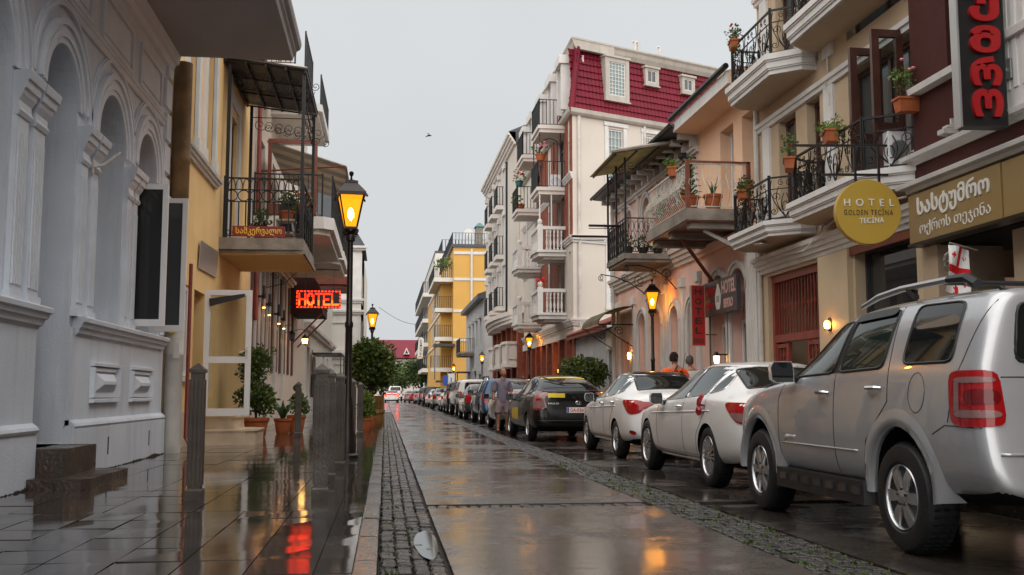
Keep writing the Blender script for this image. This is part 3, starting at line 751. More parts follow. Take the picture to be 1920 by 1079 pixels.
# --- orange house
oh = thing('orange_house', 'orange plastered house with tall white framed upper windows and an open white door', 'house', (-3.55, 22, 0))
OP = [(18.35, 19.25, 5.42, 8.0, False), (20.2, 21.2, 5.42, 8.0, False), (18.5, 19.35, 1.35, 3.0, False), (19.75, 20.9, .64, 3.0, False), (23.6, 24.6, 4.45, 7.4, False), (21.4, 22.2, 1.0, 3.0, False)]
b = MB(LF); b.wall(17.42, 27.4, .10, 9.2, OP, .22, 9); b.build('wall', 'orange_plaster', oh)
for u0, u1 in ((18.35, 19.25), (20.2, 21.2)):
    b = MB(LF); f = .24
    b.box(u0 - f, u0, 5.44, 8.2, -.01, .07); b.box(u1, u1 + f, 5.44, 8.2, -.01, .07); b.box(u0 - f, u1 + f, 8.2, 8.4, -.01, .09)
    b.box(u0 - f - .03, u0 + .02, 5.44, 5.75, -.01, .10); b.box(u1 - .02, u1 + f + .03, 5.44, 5.75, -.01, .10)
    b.build('window_surround', 'white_trim', oh)
    window(oh, LF, u0 + .01, u1 - .01, 5.43, 8.0, -.16, 'brown_frame', 'pane_dark', .07, .06, 2, 7.2)
b = MB(LF); b.cornice(18.0, 21.65, 5.26, 5.44, .15, 3, .5, .5); b.build('window_ledge', 'white_trim', oh)
window(oh, LF, 18.52, 19.33, 1.37, 2.98, -.10, 'white_pvc', 'pane_warm', .07, .07, 2)
b = MB(LF); b.box(18.42, 19.43, 1.27, 1.35, .0, .07); b.build('window_sill', 'white_pvc', oh)
window(oh, LF, 21.41, 22.19, 1.02, 2.98, -.14, 'white_pvc', 'pane_warm', .06, .06, 1)
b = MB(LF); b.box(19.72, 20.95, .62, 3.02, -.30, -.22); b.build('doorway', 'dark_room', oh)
b = MB(LF); b.box(17.43, 18.0, .12, .74, .003, .03); b.box(18.0, 19.4, .12, .74, .003, .028); b.box(20.95, 22.4, .12, .74, .003, .028); b.build('tiled_plinth', 'tile_beige', oh)
b = MB(LF); b.box(23.0, 23.3, 4.4, 8.2, .0, .06); b.box(23.3, 23.58, 4.42, 7.6, .0, .03); b.box(24.62, 25.0, 4.42, 7.6, .0, .05); b.box(23.3, 25, 7.6, 7.9, .0, .05); b.build('window_surround', 'white_trim', oh)
window(oh, LF, 23.62, 24.58, 4.46, 7.38, -.14, 'brown_frame', 'pane_dark', .07, .06, 2)
b = MB(LF); b.add([(17.4, 9.2, .0), (27.4, 9.2, .0), (27.4, 9.08, .55), (17.4, 9.08, .55), (17.4, 9.28, .0), (27.4, 9.28, .0), (27.4, 9.14, .58), (17.4, 9.14, .58)], [(0, 1, 2, 3), (4, 5, 6, 7), (3, 2, 6, 7), (0, 3, 7, 4), (1, 2, 6, 5)])
b.build('roof_eave', 'tile_roof', oh)
# the open glazed door with its handle and closer
dl = casement(oh, 19.55, -3.32, -2.47, .66, 2.97, 'door', .06, .10, 'white_pvc', [1.68])
b = MB(facing(19.55)); b.box(-2.56, -2.52, 1.70, 1.92, 0, .012); b.tube([(-2.54, 1.86, .01), (-2.54, 1.86, .055), (-2.66, 1.81, .06)], .012, 6); b.build('handle', 'letter_white', dl)
b = MB(facing(19.55)); b.prism([(-3.24, 2.80), (-3.22, 2.66), (-2.60, 2.84), (-2.60, 2.90)], .0, .05); b.build('door_closer', 'black_plastic', dl)
b = MB(LF); b.add([(19.95, 3.42, .02), (22.0, 3.46, .02), (22.0, 4.0, .05), (19.95, 3.95, .05), (19.95, 3.42, .035), (22.0, 3.46, .035), (22.0, 4.0, .065), (19.95, 3.95, .065)], [(0, 1, 2, 3), (4, 5, 6, 7), (0, 1, 5, 4), (1, 2, 6, 5), (2, 3, 7, 6), (3, 0, 4, 7)])
tag(b.build('name_board', 'alu', None), 'weathered grey sign plate with peeling letters screwed to the orange wall above the open door', 'sign')
# rounded tiled steps
ts = thing('entrance_steps', 'two beige tiled steps with rounded ends at the open white door', 'steps', (-3.0, 20.3, .12))
def fan(x1, y0, y1, r, z0, z1, nose):
    pts = [(-3.60, y0), (x1 - r * .3, y0)] + [(x1 - r + r * sin(t) * 1.0, y0 + r * .55 - r * .55 * cos(t)) for t in [pi / 2 * k / 5 for k in range(1, 6)]] + [(x1, y1 - .3), (x1 - .25, y1), (-3.60, y1)]
    b = MB(); b.prism(pts, z0, z1 - .03); b.prism([(x + (nose if x > -3.5 else 0), y - nose) for x, y in pts], z1 - .03, z1); return b
fan(-2.37, 19.62, 21.3, .55, .11, .40, .025).build('step', 'tile_beige', ts)
fan(-2.72, 19.95, 21.1, .40, .40, .64, .025).build('step', 'tile_beige', ts)
# --- balcony of the orange house with canopy
ob = oh
y0, y1, xo = 22.35, 25.7, -1.78
b = MB(); b.box(-3.56, xo, y0, y1, 4.12, 4.37); b.prism([(-3.56, y0 + .1), (xo + .04, y0 + .02), (xo + .04, y1), (-3.56, y1)], 4.04, 4.12); bal = b.build('balcony', 'old_stone', oh)
b = MB(); b.prism([(-3.56, y0 + .14), (xo, y0 + .06), (xo, y1 - .04), (-3.56, y1 - .04)], 4.02, 4.039); b.build('soffit', 'orange_plaster', bal)
b = MB(facing(y0 + .06)); railing(b.fr, -3.46, xo - .03, 4.37, 5.68, 0, 'rings', .145, .013, True, .026, b)
sf = Fr((xo - .06, 0, 0), (0, 1, 0), (1, 0, 0)); railing(sf, y0 + .06, y1 - .08, 4.37, 5.68, 0, 'scroll', .145, .013, True, .026, b)
b.build('railing', 'iron', bal)
for x, y, t in ((-3.42, y0 + .06, 8.2), (xo - .06, y0 + .06, 8.0), (xo - .06, y1 - .08, 7.95), (-3.36, y1 - .08, 8.15)):
    b = MB(); b.box(x - .035, x + .035, y - .035, y + .035, 4.37, t); b.build('canopy_post', 'iron', bal)
b = MB(); P = lambda x, y, dz=0: (x, y, 8.28 - (x + 3.5) / 1.9 * .22 + dz)
b.add([P(-3.55, y0 - .1), P(-1.76, y0 - .1), P(-1.76, y1 + .25), P(-3.55, y1 + .25), P(-3.55, y0 - .1, .03), P(-1.76, y0 - .1, .03), P(-1.76, y1 + .25, .03), P(-3.55, y1 + .25, .03)],
      [(0, 1, 2, 3), (4, 5, 6, 7), (0, 1, 5, 4), (1, 2, 6, 5), (2, 3, 7, 6)])
cn = b.build('canopy', 'canopy_dark', bal)
b = MB()
for k in range(5):
    x = -3.5 + 1.70 * k / 4; b.box(x - .02, x + .02, y0 - .08, y1 + .2, 8.19 - (x + 3.5) / 1.9 * .22, 8.265 - (x + 3.5) / 1.9 * .22)
for k in range(4):
    y = y0 - .06 + (y1 - y0 + .25) * k / 3; b.tube([P(-3.54, y, -.045), P(-1.77, y, -.045)], .022, 4)
fr = facing(y0 + .06)
for s in range(7):
    c = -3.2 + .235 * s
    b.tube([(x, -z, y0 + .06) if 0 else (x, y0 + .06, z) for x, z, _ in spiral(c, 7.80 - .03 * s, .02, .19, 180, 1.5, 14)], .009, 4)
    b.tube([(x, y0 + .06, z) for x, z, _ in spiral(c + .2, 7.98 - .04 * s, .015, .10, 0, -1.4, 12)], .009, 4)
    b.tube([(x, y1 - .08, z) for x, z, _ in spiral(c + .05, 7.68 - .03 * s, .02, .17, 180, 1.5, 14)], .009, 4)
    b.tube([(x, y1 - .08, z) for x, z, _ in spiral(c + .25, 7.62 - .06 * s, .015, .10, 0, -1.4, 12)], .009, 4)
for s in range(8):
    c = y0 + .35 + .38 * s
    for z, rr in ((7.72, .15), (7.40, .12), (7.12, .10)): b.tube([(xo - .06, y, q) for y, q, _ in spiral(c, z, .015, rr, 90 * s, 1.5 if s % 2 else -1.5, 12)], .009, 4)
b.tube([(-3.4, y1 - .08, 7.86), (xo - .06, y1 - .08, 7.86)], .012, 4); b.tube([(xo - .06, y0, 7.9), (xo - .06, y1, 7.9)], .012, 4)
b.build('canopy_ironwork', 'iron', bal)
sg = thing('signboard', 'maroon board with yellow Georgian lettering hung low on the balcony railing of the orange house', 'sign', (-2.9, 22.3, 4.4))
b = MB(facing(22.36)); b.box(-3.27, -2.17, 4.39, 4.62, .0, .02); b.build('board', 'sign_maroon', sg)
lettering('სამკერვალო', facing(22.36), -3.20, -2.24, 4.41, 4.60, .0205, 'letter_yellow', sg, extrude=.004, bold=.012)

# --- hotel with striped walls
hb = thing('striped_hotel', 'cream hotel wall with tall dark vertical strips, wall lanterns and stacked iron balconies above', 'hotel', (-3.55, 36, 0))
OPH = [(29.0, 30.2, 5.7, 8.2, False), (32.2, 33.4, 5.7, 8.2, False), (36, 37.2, 5.7, 8.2, False), (29.0, 30.2, 9.9, 12.2, False), (33, 34.2, 9.9, 12.2, False)]
b = MB(LF); b.wall(27.41, 45.8, .10, 13.2, OPH, .25, 9); b.build('wall', 'strip_cream', hb)
for a, c, v, t, _ in OPH: window(hb, LF, a + .02, c - .02, v + .02, t - .02, -.2, 'wood_red', 'pane_dark', .09, .06, 2, t - .6)
for k, u in enumerate((27.7, 28.6, 29.5, 30.5, 31.6, 32.8, 34.0, 35.3, 36.6, 38.2, 39.8)):
    b = MB(LF); b.box(u, u + .42, 1.75 if k > 1 else 2.1, 4.9, .0, .06); b.build('wall_strip', 'strip_brown', hb)
for u in (28.25, 29.1, 30.05, 31.1, 33.4, 35.9):
    b = MB(LF); b.box(u, u + .12, .5, 5.0, .0, .10); b.build('pilaster_strip', 'white_trim', hb)
b = MB(LF); b.box(27.45, 45.7, .1, .55, .0, .09); b.cornice(27.45, 45.7, 5.0, 5.2, .2, 2); b.build('base_course', 'strip_cream', hb)
b = MB(LF); b.tube([(28.0, 3.0, .1), (28.0, 9.8, .1)], .06, 8); b.build('red_pipe', 'gate_red', hb)
def balcony_left(y0, y1, xo, zt, th, h, style, m='white_trim', lab=None, rm='iron', chamfer=.25):
    b = MB(); b.prism([(-3.56, y0), (xo - chamfer, y0), (xo, y0 + chamfer), (xo, y1), (-3.56, y1)], zt - th, zt)
    b.prism([(-3.56, y0 + .12), (xo - .12 - chamfer, y0 + .12), (xo - .12, y0 + .12 + chamfer), (xo - .12, y1 - .1), (-3.56, y1 - .1)], zt - th - .14, zt - th)
    o = b.build('balcony', m, hb)
    b = MB(facing(y0 + .08)); railing(b.fr, -3.5, xo - .06 - chamfer, zt, zt + h, 0, style, .13, .009, True, .02, b)
    sf = Fr((xo - .06, 0, 0), (0, 1, 0), (1, 0, 0)); railing(sf, y0 + .08 + chamfer, y1 - .06, zt, zt + h, 0, style, .13, .009, True, .02, b)
    b.build('railing', rm, o); return o
balcony_left(27.6, 33.6, -1.42, 5.75, .32, 1.15, 'bars')
o = balcony_left(33.9, 38.4, -1.40, 5.74, .30, 1.05, 'bars')
balcony_left(43.0, 45.7, -1.5, 5.9, .34, .6, 'ovals', 'wood_red', rm='pale_iron')
balcony_left(27.45, 30.5, -2.2, 9.85, .22, 1.0, 'bars')
balcony_left(31.3, 35.6, -2.02, 9.9, .22, .95, 'bars')
# striped awning over the balcony
aw = thing('balcony_awning', 'cream and brown striped sloping awning over the iron balcony left of the tall lit lamp', 'awning', (-2.6, 31, 7.5))
for k in range(9):
    y = 28.4 + .62 * k; b = MB()
    for dz in (0,): b.add([(-3.3, y, 7.95), (-3.3, y + .62, 7.95), (-1.15, y + .62, 7.30), (-1.15, y, 7.30), (-3.3, y, 7.98), (-3.3, y + .62, 7.98), (-1.15, y + .62, 7.33), (-1.15, y, 7.33)], [(0, 1, 2, 3), (4, 5, 6, 7), (2, 3, 7, 6), (0, 3, 7, 4), (1, 2, 6, 5)])
    b.build('awning_strip', 'awning_cream' if k % 2 else 'wood_pale', aw)
b = MB(); b.tube([(-1.15, 28.4, 7.29), (-1.15, 34, 7.29)], .03, 5); b.tube([(-1.2, 28.4, 7.3), (-3.5, 28.4, 7.1)], .025, 4); b.build('awning_bar', 'wood_red', aw)
# open shutter door on that balcony
ds = thing('shutter', 'open red brown door frame standing out on the balcony behind the canopy', 'door', (-2.3, 28.3, 5.75))
b = MB(facing(28.3)); b.box(-3.25, -3.15, 5.76, 8.0, -.05, 0); b.box(-2.02, -1.92, 5.76, 8.0, -.05, 0); b.box(-3.15, -2.02, 7.88, 8.0, -.05, -.002); b.box(-3.15, -2.02, 5.76, 6.2, -.05, -.002); b.build('frame', 'wood_red', ds)
# wall sconces and lanterns
def sconce(y, z, lab):
    t = thing('wall_sconce', lab, 'wall light', (-3.4, y, z), 'up and down lights on the striped hotel wall')
    b = MB(); b.lathe((-3.33, y, z - .06), [(.055, 0), (.055, .12)], 10, 'd'); b.box(-3.55, -3.34, y - .03, y + .03, z - .03, z + .03); b.build('bracket', 'black_plastic', t)
    for s, n in ((1, 'upper_tube'), (-1, 'lower_tube')):
        b = MB(); b.lathe((-3.33, y, z + (.06 if s > 0 else -.30)), [(.042, 0), (.042, .24)], 10, 'd'); b.build(n, 'pane_mid' if s > 0 else 'alu', t)
    b = MB(); b.lathe((-3.33, y, z - .315), [(.036, 0), (.036, .012)], 10, 'd'); b.build('bulb', 'sconce_glow', t)
for y, z, l in ((28.9, 3.72, 'black wall sconce nearest the potted shrub, on the striped hotel wall'), (30.3, 3.62, 'black wall sconce second from the potted shrub, beside a dark strip'),
                (33.0, 3.55, 'black wall sconce third along, below the hanging sign bracket'), (34.6, 3.5, 'black wall sconce farthest along, next to the dark awning')):
    sconce(y, z, l)
def wall_lantern(x, y, z, lit, lab):
    t = thing('wall_lantern', lab, 'lantern', (x, y, z))
    b = MB(); b.lathe((x, y, z - .20), [(.03, 0), (.075, .03), (.10, .26), (.12, .28), (.03, .38), (.012, .42)], 6, 'd'); b.tube([(x, y, z + .2), (x, y, z + .32), (x - .12, y, z + .38), (-3.54, y, z + .25)], .012, 5); b.build('frame', 'iron', t)
    b = MB(); b.lathe((x, y, z - .14), [(.085, 0), (.105, .17)], 6, 'd'); b.build('glass', 'small_glow' if lit else 'pane_mid', t)
wall_lantern(-3.18, 36.0, 3.05, False, 'unlit black wall lantern on the hotel wall behind the lit one')
wall_lantern(-2.86, 37.5, 2.98, True, 'small lit wall lantern under the dark barrel awning')
# barrel awning over the hotel entrance
ba = thing('barrel_awning', 'dark brown quarter round awning over the hotel entrance behind the red lit sign', 'awning', (-3.0, 40, 4.3))
n = 10; pts = [(-3.54, 4.35)] + [(-3.54 + 1.2 * sin(pi / 2 * k / n), 4.35 + 1.5 * cos(pi / 2 * k / n)) for k in range(n + 1)]
b = MB(facing(39.2)); b.prism(pts, -3.0, 0); b.box(-3.53, -2.36, 4.05, 4.35, -2.99, -.004); b.build('cover', 'awning_brown', ba)
b = MB(); b.tube([(-2.4, 39.3, 4.05), (-3.5, 39.3, 2.9)], .035, 4); b.tube([(-2.4, 42, 4.05), (-3.5, 42, 2.9)], .035, 4); b.build('strut', 'wood_red', ba)
# LED sign reading HOTEL, hung from a scrolled bracket
ls = thing('led_sign', 'red glowing LED sign reading HOTEL hanging from an iron bracket over the pavement', 'sign', (-1.9, 30, 3.7))
F0 = facing(30.0); b = MB(F0); b.box(-2.56, -1.30, 3.50, 4.02, -.10, 0); b.build('casing', 'sign_black', ls)
GL = {'H': ('10001', '10001', '10001', '11111', '10001', '10001', '10001'), 'O': ('01110', '11011', '10001', '10001', '10001', '11011', '01110'), 'T': ('11111', '00100', '00100', '00100', '00100', '00100', '00100'),
      'E': ('11111', '10000', '10000', '11110', '10000', '10000', '11111'), 'L': ('10000', '10000', '10000', '10000', '10000', '10000', '11111')}
for i, ch in enumerate('HOTEL'):
    lo, hi = MB(F0), MB(F0)
    for rr, row in enumerate(GL[ch]):
        for cc, on in enumerate(row):
            if on == '1':
                q = hi if rr >= 4 else lo
                u = -2.49 + i * .232 + cc * .042; v = 3.94 - rr * .052
                for du in (0, .021):
                    for dv in (0, .026):
                        q.box(u + du, u + du + (.0195 if rr >= 4 else .015), v - dv - .024, v - dv - (.0 if rr >= 4 else .006), 0, .006)
    lo.build('led_letter', 'led_red', ls, kind='stuff'); hi.build('led_letter', 'led_core', ls, kind='stuff')
b = MB(F0)
for k in range(13):
    u = -2.54 + k * .0985; b.box(u, u + .055, 3.515, 3.545, 0, .006); b.box(u, u + .055, 3.972, 4.0, 0, .006)
for k in range(4):
    v = 3.6 + .1 * k; b.box(-2.55, -2.525, v, v + .055, 0, .006); b.box(-1.335, -1.31, v, v + .055, 0, .006)
b.build('led_border', 'led_red', ls, kind='stuff')
b = MB(F0); b.box(-3.54, -3.50, 3.95, 4.75, -.03, .01); b.box(-3.5, -1.35, 4.60, 4.64, -.03, .0); b.tube([(-3.5, 4.05, -.015), (-2.9, 4.2, -.015), (-2.5, 4.58, -.015)], .012, 4)
b.tube(spiral(-3.15, 4.42, .02, .13, 0, 1.5, 14, -.015), .01, 4); b.tube(spiral(-2.95, 4.30, .02, .09, 180, -1.5, 14, -.015), .01, 4)
for u in (-2.3, -1.5): b.tube([(u, 4.6, -.015), (u, 4.0, -.015)], .008, 4)
b.build('bracket', 'iron', ls)
# --- white town house and turret further on
wt = thing('white_townhouse', 'white stucco town house with panelled doors, small awnings and cables beyond the hotel', 'house', (-3.55, 56, 0))
OW = [(48, 49.4, .2, 3.2, False), (51, 52.3, .9, 3.2, False), (55, 56.3, .9, 3.2, False), (60, 61.4, .2, 3.2, False), (64, 65.4, .9, 3.2, False), (48, 49.4, 5, 7.6, False), (53, 54.4, 5, 7.6, False), (60, 61.4, 5, 7.6, False)]
b = MB(LF); b.wall(45.82, 70, .10, 9.0, OW, .25, 9); b.build('wall', 'far_white', wt)
for a, c, v, t, _ in OW: window(wt, LF, a + .02, c - .02, v + .02, t - .02, -.2, 'white_pvc', 'pane_mid', .1, .06, 2, t - .7)
b = MB(LF); b.cornice(45.9, 70, 3.9, 4.2, .3, 2); b.cornice(45.9, 70, 8.7, 9.05, .45, 3); b.box(45.9, 70, .1, .9, .0, .15); b.build('cornice', 'white_trim', wt)
b = MB(); b.box(-3.5, -2.1, 50, 54, 2.95, 3.02); b.tube([(-2.12, 50.1, 2.95), (-2.12, 50.1, 1.0)], .03, 4); b.tube([(-2.12, 53.9, 2.95), (-2.12, 53.9, 1.0)], .03, 4); b.box(-3.5, -2.6, 50.5, 53.5, .12, 2.0); b.build('kiosk_lean_to', 'canopy_dark', wt)
b = MB(); b.add([(-3.5, 47, 4.4), (-2.5, 47, 3.5), (-2.5, 49.5, 3.5), (-3.5, 49.5, 4.4), (-2.45, 47, 3.2), (-2.45, 49.5, 3.2)], [(0, 1, 2, 3), (1, 4, 5, 2)]); b.build('side_awning', 'awning_cream', wt)
tw = thing('turret_house', 'white corner turret house with an arched loggia and dark slate roof, far left', 'house', (-3, 75, 0))
TF = facing(73.0)
b = MB(TF); b.wall(-9, -1.75, .10, 11.4, [(-3.75, -2.7, 7.75, 9.6, True), (-3.8, -2.75, 4.15, 6.0, False), (-3.6, -2.9, 1.0, 3.1, False)], .3, 9); b.build('wall', 'far_white', tw)
window(tw, TF, -3.78, -2.77, 4.17, 5.98, -.25, 'white_trim', 'pane_mid', .12, .06, 2, 5.1); window(tw, TF, -3.73, -2.72, 7.77, 9.6, -.28, 'white_trim', 'pane_dark', .1, .06, 1, None, True); window(tw, TF, -3.58, -2.92, 1.02, 3.08, -.25, 'white_trim', 'pane_mid', .1, .06, 1)
b = MB(TF)
for v, d in ((3.5, .25), (6.6, .25), (7.4, .2), (11.1, .5)): b.cornice(-9, -1.75, v, v + .3, d, 2, 0, 1)
b.box(-2.45, -1.72, 7.7, 10.9, .0, .12); b.box(-4.5, -3.95, 4.0, 6.4, .0, .12); b.box(-2.5, -1.95, 4.0, 6.4, .0, .12); b.box(-3.9, -2.65, 3.85, 4.1, .0, .2); b.build('cornice', 'white_trim', tw)
b = MB(TF); b.prism([(-9, 11.4), (-1.5, 11.4), (-4.6, 16.5), (-9, 16.5)], -8, .3); b.build('roof', 'slate_roof', tw)
b = MB(LF); b.wall(73.1, 96, .10, 11.4, [(76, 78, 4, 6.4, False), (82, 84, 4, 6.4, False), (76, 78, 7.6, 9.8, False)], .3, 9, 1.8); b.build('side_wall', 'far_white', tw)
# ------------------------------------------------------------------ right side
RT = lambda d=0.0: Fr((7.5 - d, 0, 0), (0, -1, 0), (-1, 0, 0))      # same wall, u runs back towards the camera so lettering reads
# --- maroon building
mb_ = thing('maroon_building', 'dark maroon plastered building with white moulded string courses', 'building', (7.3, 11, 0))
b = MB(RF)
b.wall(-10, 13.41, 3.2, 13, [(11.2, 11.8, 5.32, 8, False), (9.2, 10.6, 5.32, 8, False)], .25, 9, .2); b.box(-10, 8.6, .11, 3.2, -9, .19); b.build('wall', 'maroon_plaster', mb_)
for a, c, d in ((13.0, 13.40, .15), (11.0, 11.7, -.1), (8.6, 9.2, .15)): b = MB(RF); b.box(a, c, .11, 3.2, -.8, d); b.build('pier', 'beige_plaster', mb_)
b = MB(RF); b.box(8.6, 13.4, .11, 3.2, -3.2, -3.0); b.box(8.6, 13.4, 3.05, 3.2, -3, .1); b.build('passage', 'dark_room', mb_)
b = MB(RF); b.cornice(3, 13.43, 4.16, 4.34, .36, 3, 0, .3); b.cornice(3, 13.44, 3.77, 3.94, .42, 3, 0, .3); b.build('string_course', 'white_trim', mb_)
b = MB(RF); b.cornice(12.3, 13.1, 5.08, 5.26, .34, 2, .5, .5); b.cornice(8.9, 11.9, 5.1, 5.3, .34, 2, .5, .5); b.build('window_sill', 'white_trim', mb_)
b = MB(RF); b.box(9.0, 9.2, 5.3, 8, .18, .26); b.box(10.6, 11.2, 4.36, 8.6, .18, .27)
for k in range(3): b.box(10.7 + .16 * k, 10.78 + .16 * k, 4.6, 8.3, .27, .285)
b.build('white_pilaster', 'white_trim', mb_)
window(mb_, RF, 11.21, 11.79, 5.33, 7.98, .02, 'brown_frame', 'pane_dark', .07, .06, 1, 7.2); window(mb_, RF, 9.21, 10.59, 5.33, 7.98, .02, 'brown_frame', 'pane_dark', .07, .06, 2, 7.2)
b = MB(RF); b.box(12.42, 13.0, 5.30, 8.2, .19, .22); b.box(12.36, 12.42, 5.28, 8.2, .19, .26); b.build('window_surround', 'maroon_plaster', mb_)
b = MB(RF); b.frustum(12.28, 12.5, 4.40, 4.48, .2, .38, .03, .01); b.frustum(12.3, 12.48, 4.48, 4.53, .2, .32, .03, .01); b.box(12.37, 12.40, 4.53, 4.62, .2, .24); b.build('floodlight', 'white_pipe', mb_)
gs = thing('hotel_signboard', 'long gold signboard with white Georgian hotel name over the dark entrance', 'sign', (7.2, 12, 3.4))
b = MB(RF); b.box(11.2, 13.36, 3.10, 3.765, .18, .34); b.box(8.8, 11.18, 3.10, 3.765, .18, .33); b.build('panel', ['gold_sheet'], gs)
b = MB(RF); b.box(8.7, 13.37, 3.055, 3.098, .16, .37); b.build('edge_strip', 'sign_black', gs)
g_ = RT(.34)
lettering('სასტუმრო', g_, -13.12, -11.42, 3.39, 3.71, .0005, 'letter_white', gs, extrude=.014, bold=.02)
lettering('ოქროს თეჯინა', g_, -13.08, -11.42, 3.16, 3.36, .0005, 'letter_white', gs, extrude=.008, bold=-.004)
vs_ = thing('vertical_signboard', 'tall black projecting sign with big red Georgian letters reading downward', 'sign', (6.8, 11.8, 5))
F1 = Fr((6.57, 11.0, 0), (cos(radians(-4)), sin(radians(-4)), 0), (sin(radians(-4)), -cos(radians(-4)), 0))
b = MB(F1); b.box(.03, .55, 4.15, 8.0, -.14, 0); b.build('panel', 'sign_black', vs_)
b = MB(F1); b.box(.005, .028, 4.13, 8.0, -.16, .006); b.build('edge', 'alu', vs_); b = MB(F1); b.box(.552, .57, 4.13, 8.0, -.16, .006); b.box(.028, .552, 4.13, 4.15, -.16, .004); b.build('frame', 'black_plastic', vs_)
for ch, v0, v1 in (('ო', 4.24, 4.57), ('რ', 4.61, 4.96), ('მ', 5.0, 5.33), ('უ', 5.38, 5.76), ('ტ', 5.8, 6.15)):
    lettering(ch, F1, .14, .50, v0, v1, .0, 'letter_red', vs_, extrude=.05, bold=.045)
b = MB(); b.box(7.10, 7.31, 11.03, 11.07, 4.82, 4.86); b.box(7.10, 7.31, 11.03, 11.07, 6.2, 6.24); b.box(7.19, 7.225, 10.95, 11.15, 4.72, 4.96); b.build('bracket', 'alu', vs_)
# flag
fl = thing('flag', 'white flag with red crosses hanging under the gold signboard', 'flag', (6.9, 12.6, 2.6))
FG = facing(12.0)
def flagpt(a, c):      # a across 0..1, c down 0..1
    return (6.93 + .30 * a - .06 * c, 2.90 - .06 * a - .58 * c, .05 * sin(5 * a + 3 * c))
def flagpatch(a0, a1, c0, c1, m, nm, lift, root):
    b = MB(FG); n = 8
    for i in range(n):
        for j in range(n):
            p = [flagpt(a0 + (a1 - a0) * (i + x) / n, c0 + (c1 - c0) * (j + y) / n) for x, y in ((0, 0), (1, 0), (1, 1), (0, 1))]
            b.quad(*[(u, v, d + lift) for u, v, d in p])
    return b.build(nm, m, root, smooth='all')
flagpatch(0, 1, 0, 1, 'flag_white', 'cloth', 0, fl)
flagpatch(.41, .59, 0, 1, 'flag_red', 'cross_bar', .003, fl); flagpatch(0, 1, .42, .57, 'flag_red', 'cross_bar', .004, fl)
for a, c in ((.2, .2), (.8, .2), (.2, .78), (.8, .78)):
    flagpatch(a - .09, a + .09, c - .022, c + .022, 'flag_red', 'small_cross', .003, fl); flagpatch(a - .03, a + .03, c - .06, c + .06, 'flag_red', 'small_cross', .004, fl)
b = MB(); b.tube([(6.93, 11.97, 2.92), (7.3, 11.97, 2.83)], .012, 5); b.build('pole', 'old_stone', fl)
b = MB(); b.tube([(7.35, 12.3, 2.75), (7.2, 12.3, 2.78), (7.12, 12.32, 2.70)], .05, 6); b.tube([(7.1 + .09 * cos(t), 12.25, 2.72 + .12 * sin(t)) for t in [k * .6 for k in range(11)]], .022, 6); tag(b.build('coiled_cable', 'old_stone'), 'coil of old cable hung on a hook under the gold signboard', 'cable')

# --- beige hotel
bh = thing('beige_hotel', 'beige rendered hotel with brown windows, white mouldings and two storeys of curved white balconies', 'hotel', (7.5, 16.6, 0))
OPB = [(17.2, 19.62, .14, 3.36, False), (13.68, 15.78, 1.0, 3.36, False),
       (18.0, 18.85, 4.3, 6.28, False), (16.93, 17.5, 4.3, 6.28, False), (13.6, 15.8, 4.15, 6.28, False),
       (18.0, 18.85, 6.9, 8.9, False), (16.93, 17.5, 6.9, 8.9, False), (13.6, 15.8, 6.85, 8.9, False), (18, 18.85, 9.6, 11, False), (14, 15.6, 9.6, 11, False)]
b = MB(RF); b.wall(13.43, 19.86, 3.45, 11.5, [o for o in OPB if o[2] > 3.5], .26, 9); b.build('wall', 'beige_plaster', bh)
b = MB(RF); b.wall(13.43, 19.86, .10, 3.45, OPB[:2], .35, 9, .0, False); b.box(13.43, 13.68, .1, 3.44, .0, .08); b.build('ground_floor_wall', 'beige_smooth', bh)
b = MB(RF); b.box(15.85, 17.0, .1, 3.40, .0, .10); b.build('pilaster', 'beige_smooth', bh)
b = MB(RF); b.cornice(13.40, 19.9, 3.42, 3.74, .22, 4, .3, .3); b.build('door_cornice', 'white_trim', bh)
for v in (6.30, 8.95): b = MB(RF); b.cornice(13.43, 19.86, v, v + .16, .10, 2); b.build('moulding', 'white_trim', bh)
for u0, u1 in ((19.24, 19.60), (16.30, 16.68)):
    for v0, v1 in ((4.15, 6.3), (6.8, 8.95)): b = MB(RF); b.box(u0, u1, v0, v1, .0, .05); b.build('white_strip', 'white_trim', bh)
b = MB(RF); b.box(13.45, 19.85, 4.42, 4.52, .0, .06); b.build('skirting', 'white_trim', bh)
for a, c, v, t, _ in OPB[2:]:
    window(bh, RF, a + .02, c - .02, v + .02, t - .02, -.22, 'brown_frame', 'pane_mid', .07, .07, 2 if c - a > .7 else 1, None)
# open brown balcony door leaves
for y, x1, z0, z1 in ((14.55, 6.95, 4.26, 6.3), (13.9, 6.98, 4.26, 6.36)): casement(bh, y, x1, 7.46, z0, z1, 'door_leaf', .07, .11, 'brown_frame', [4.9], 'pane_clear')
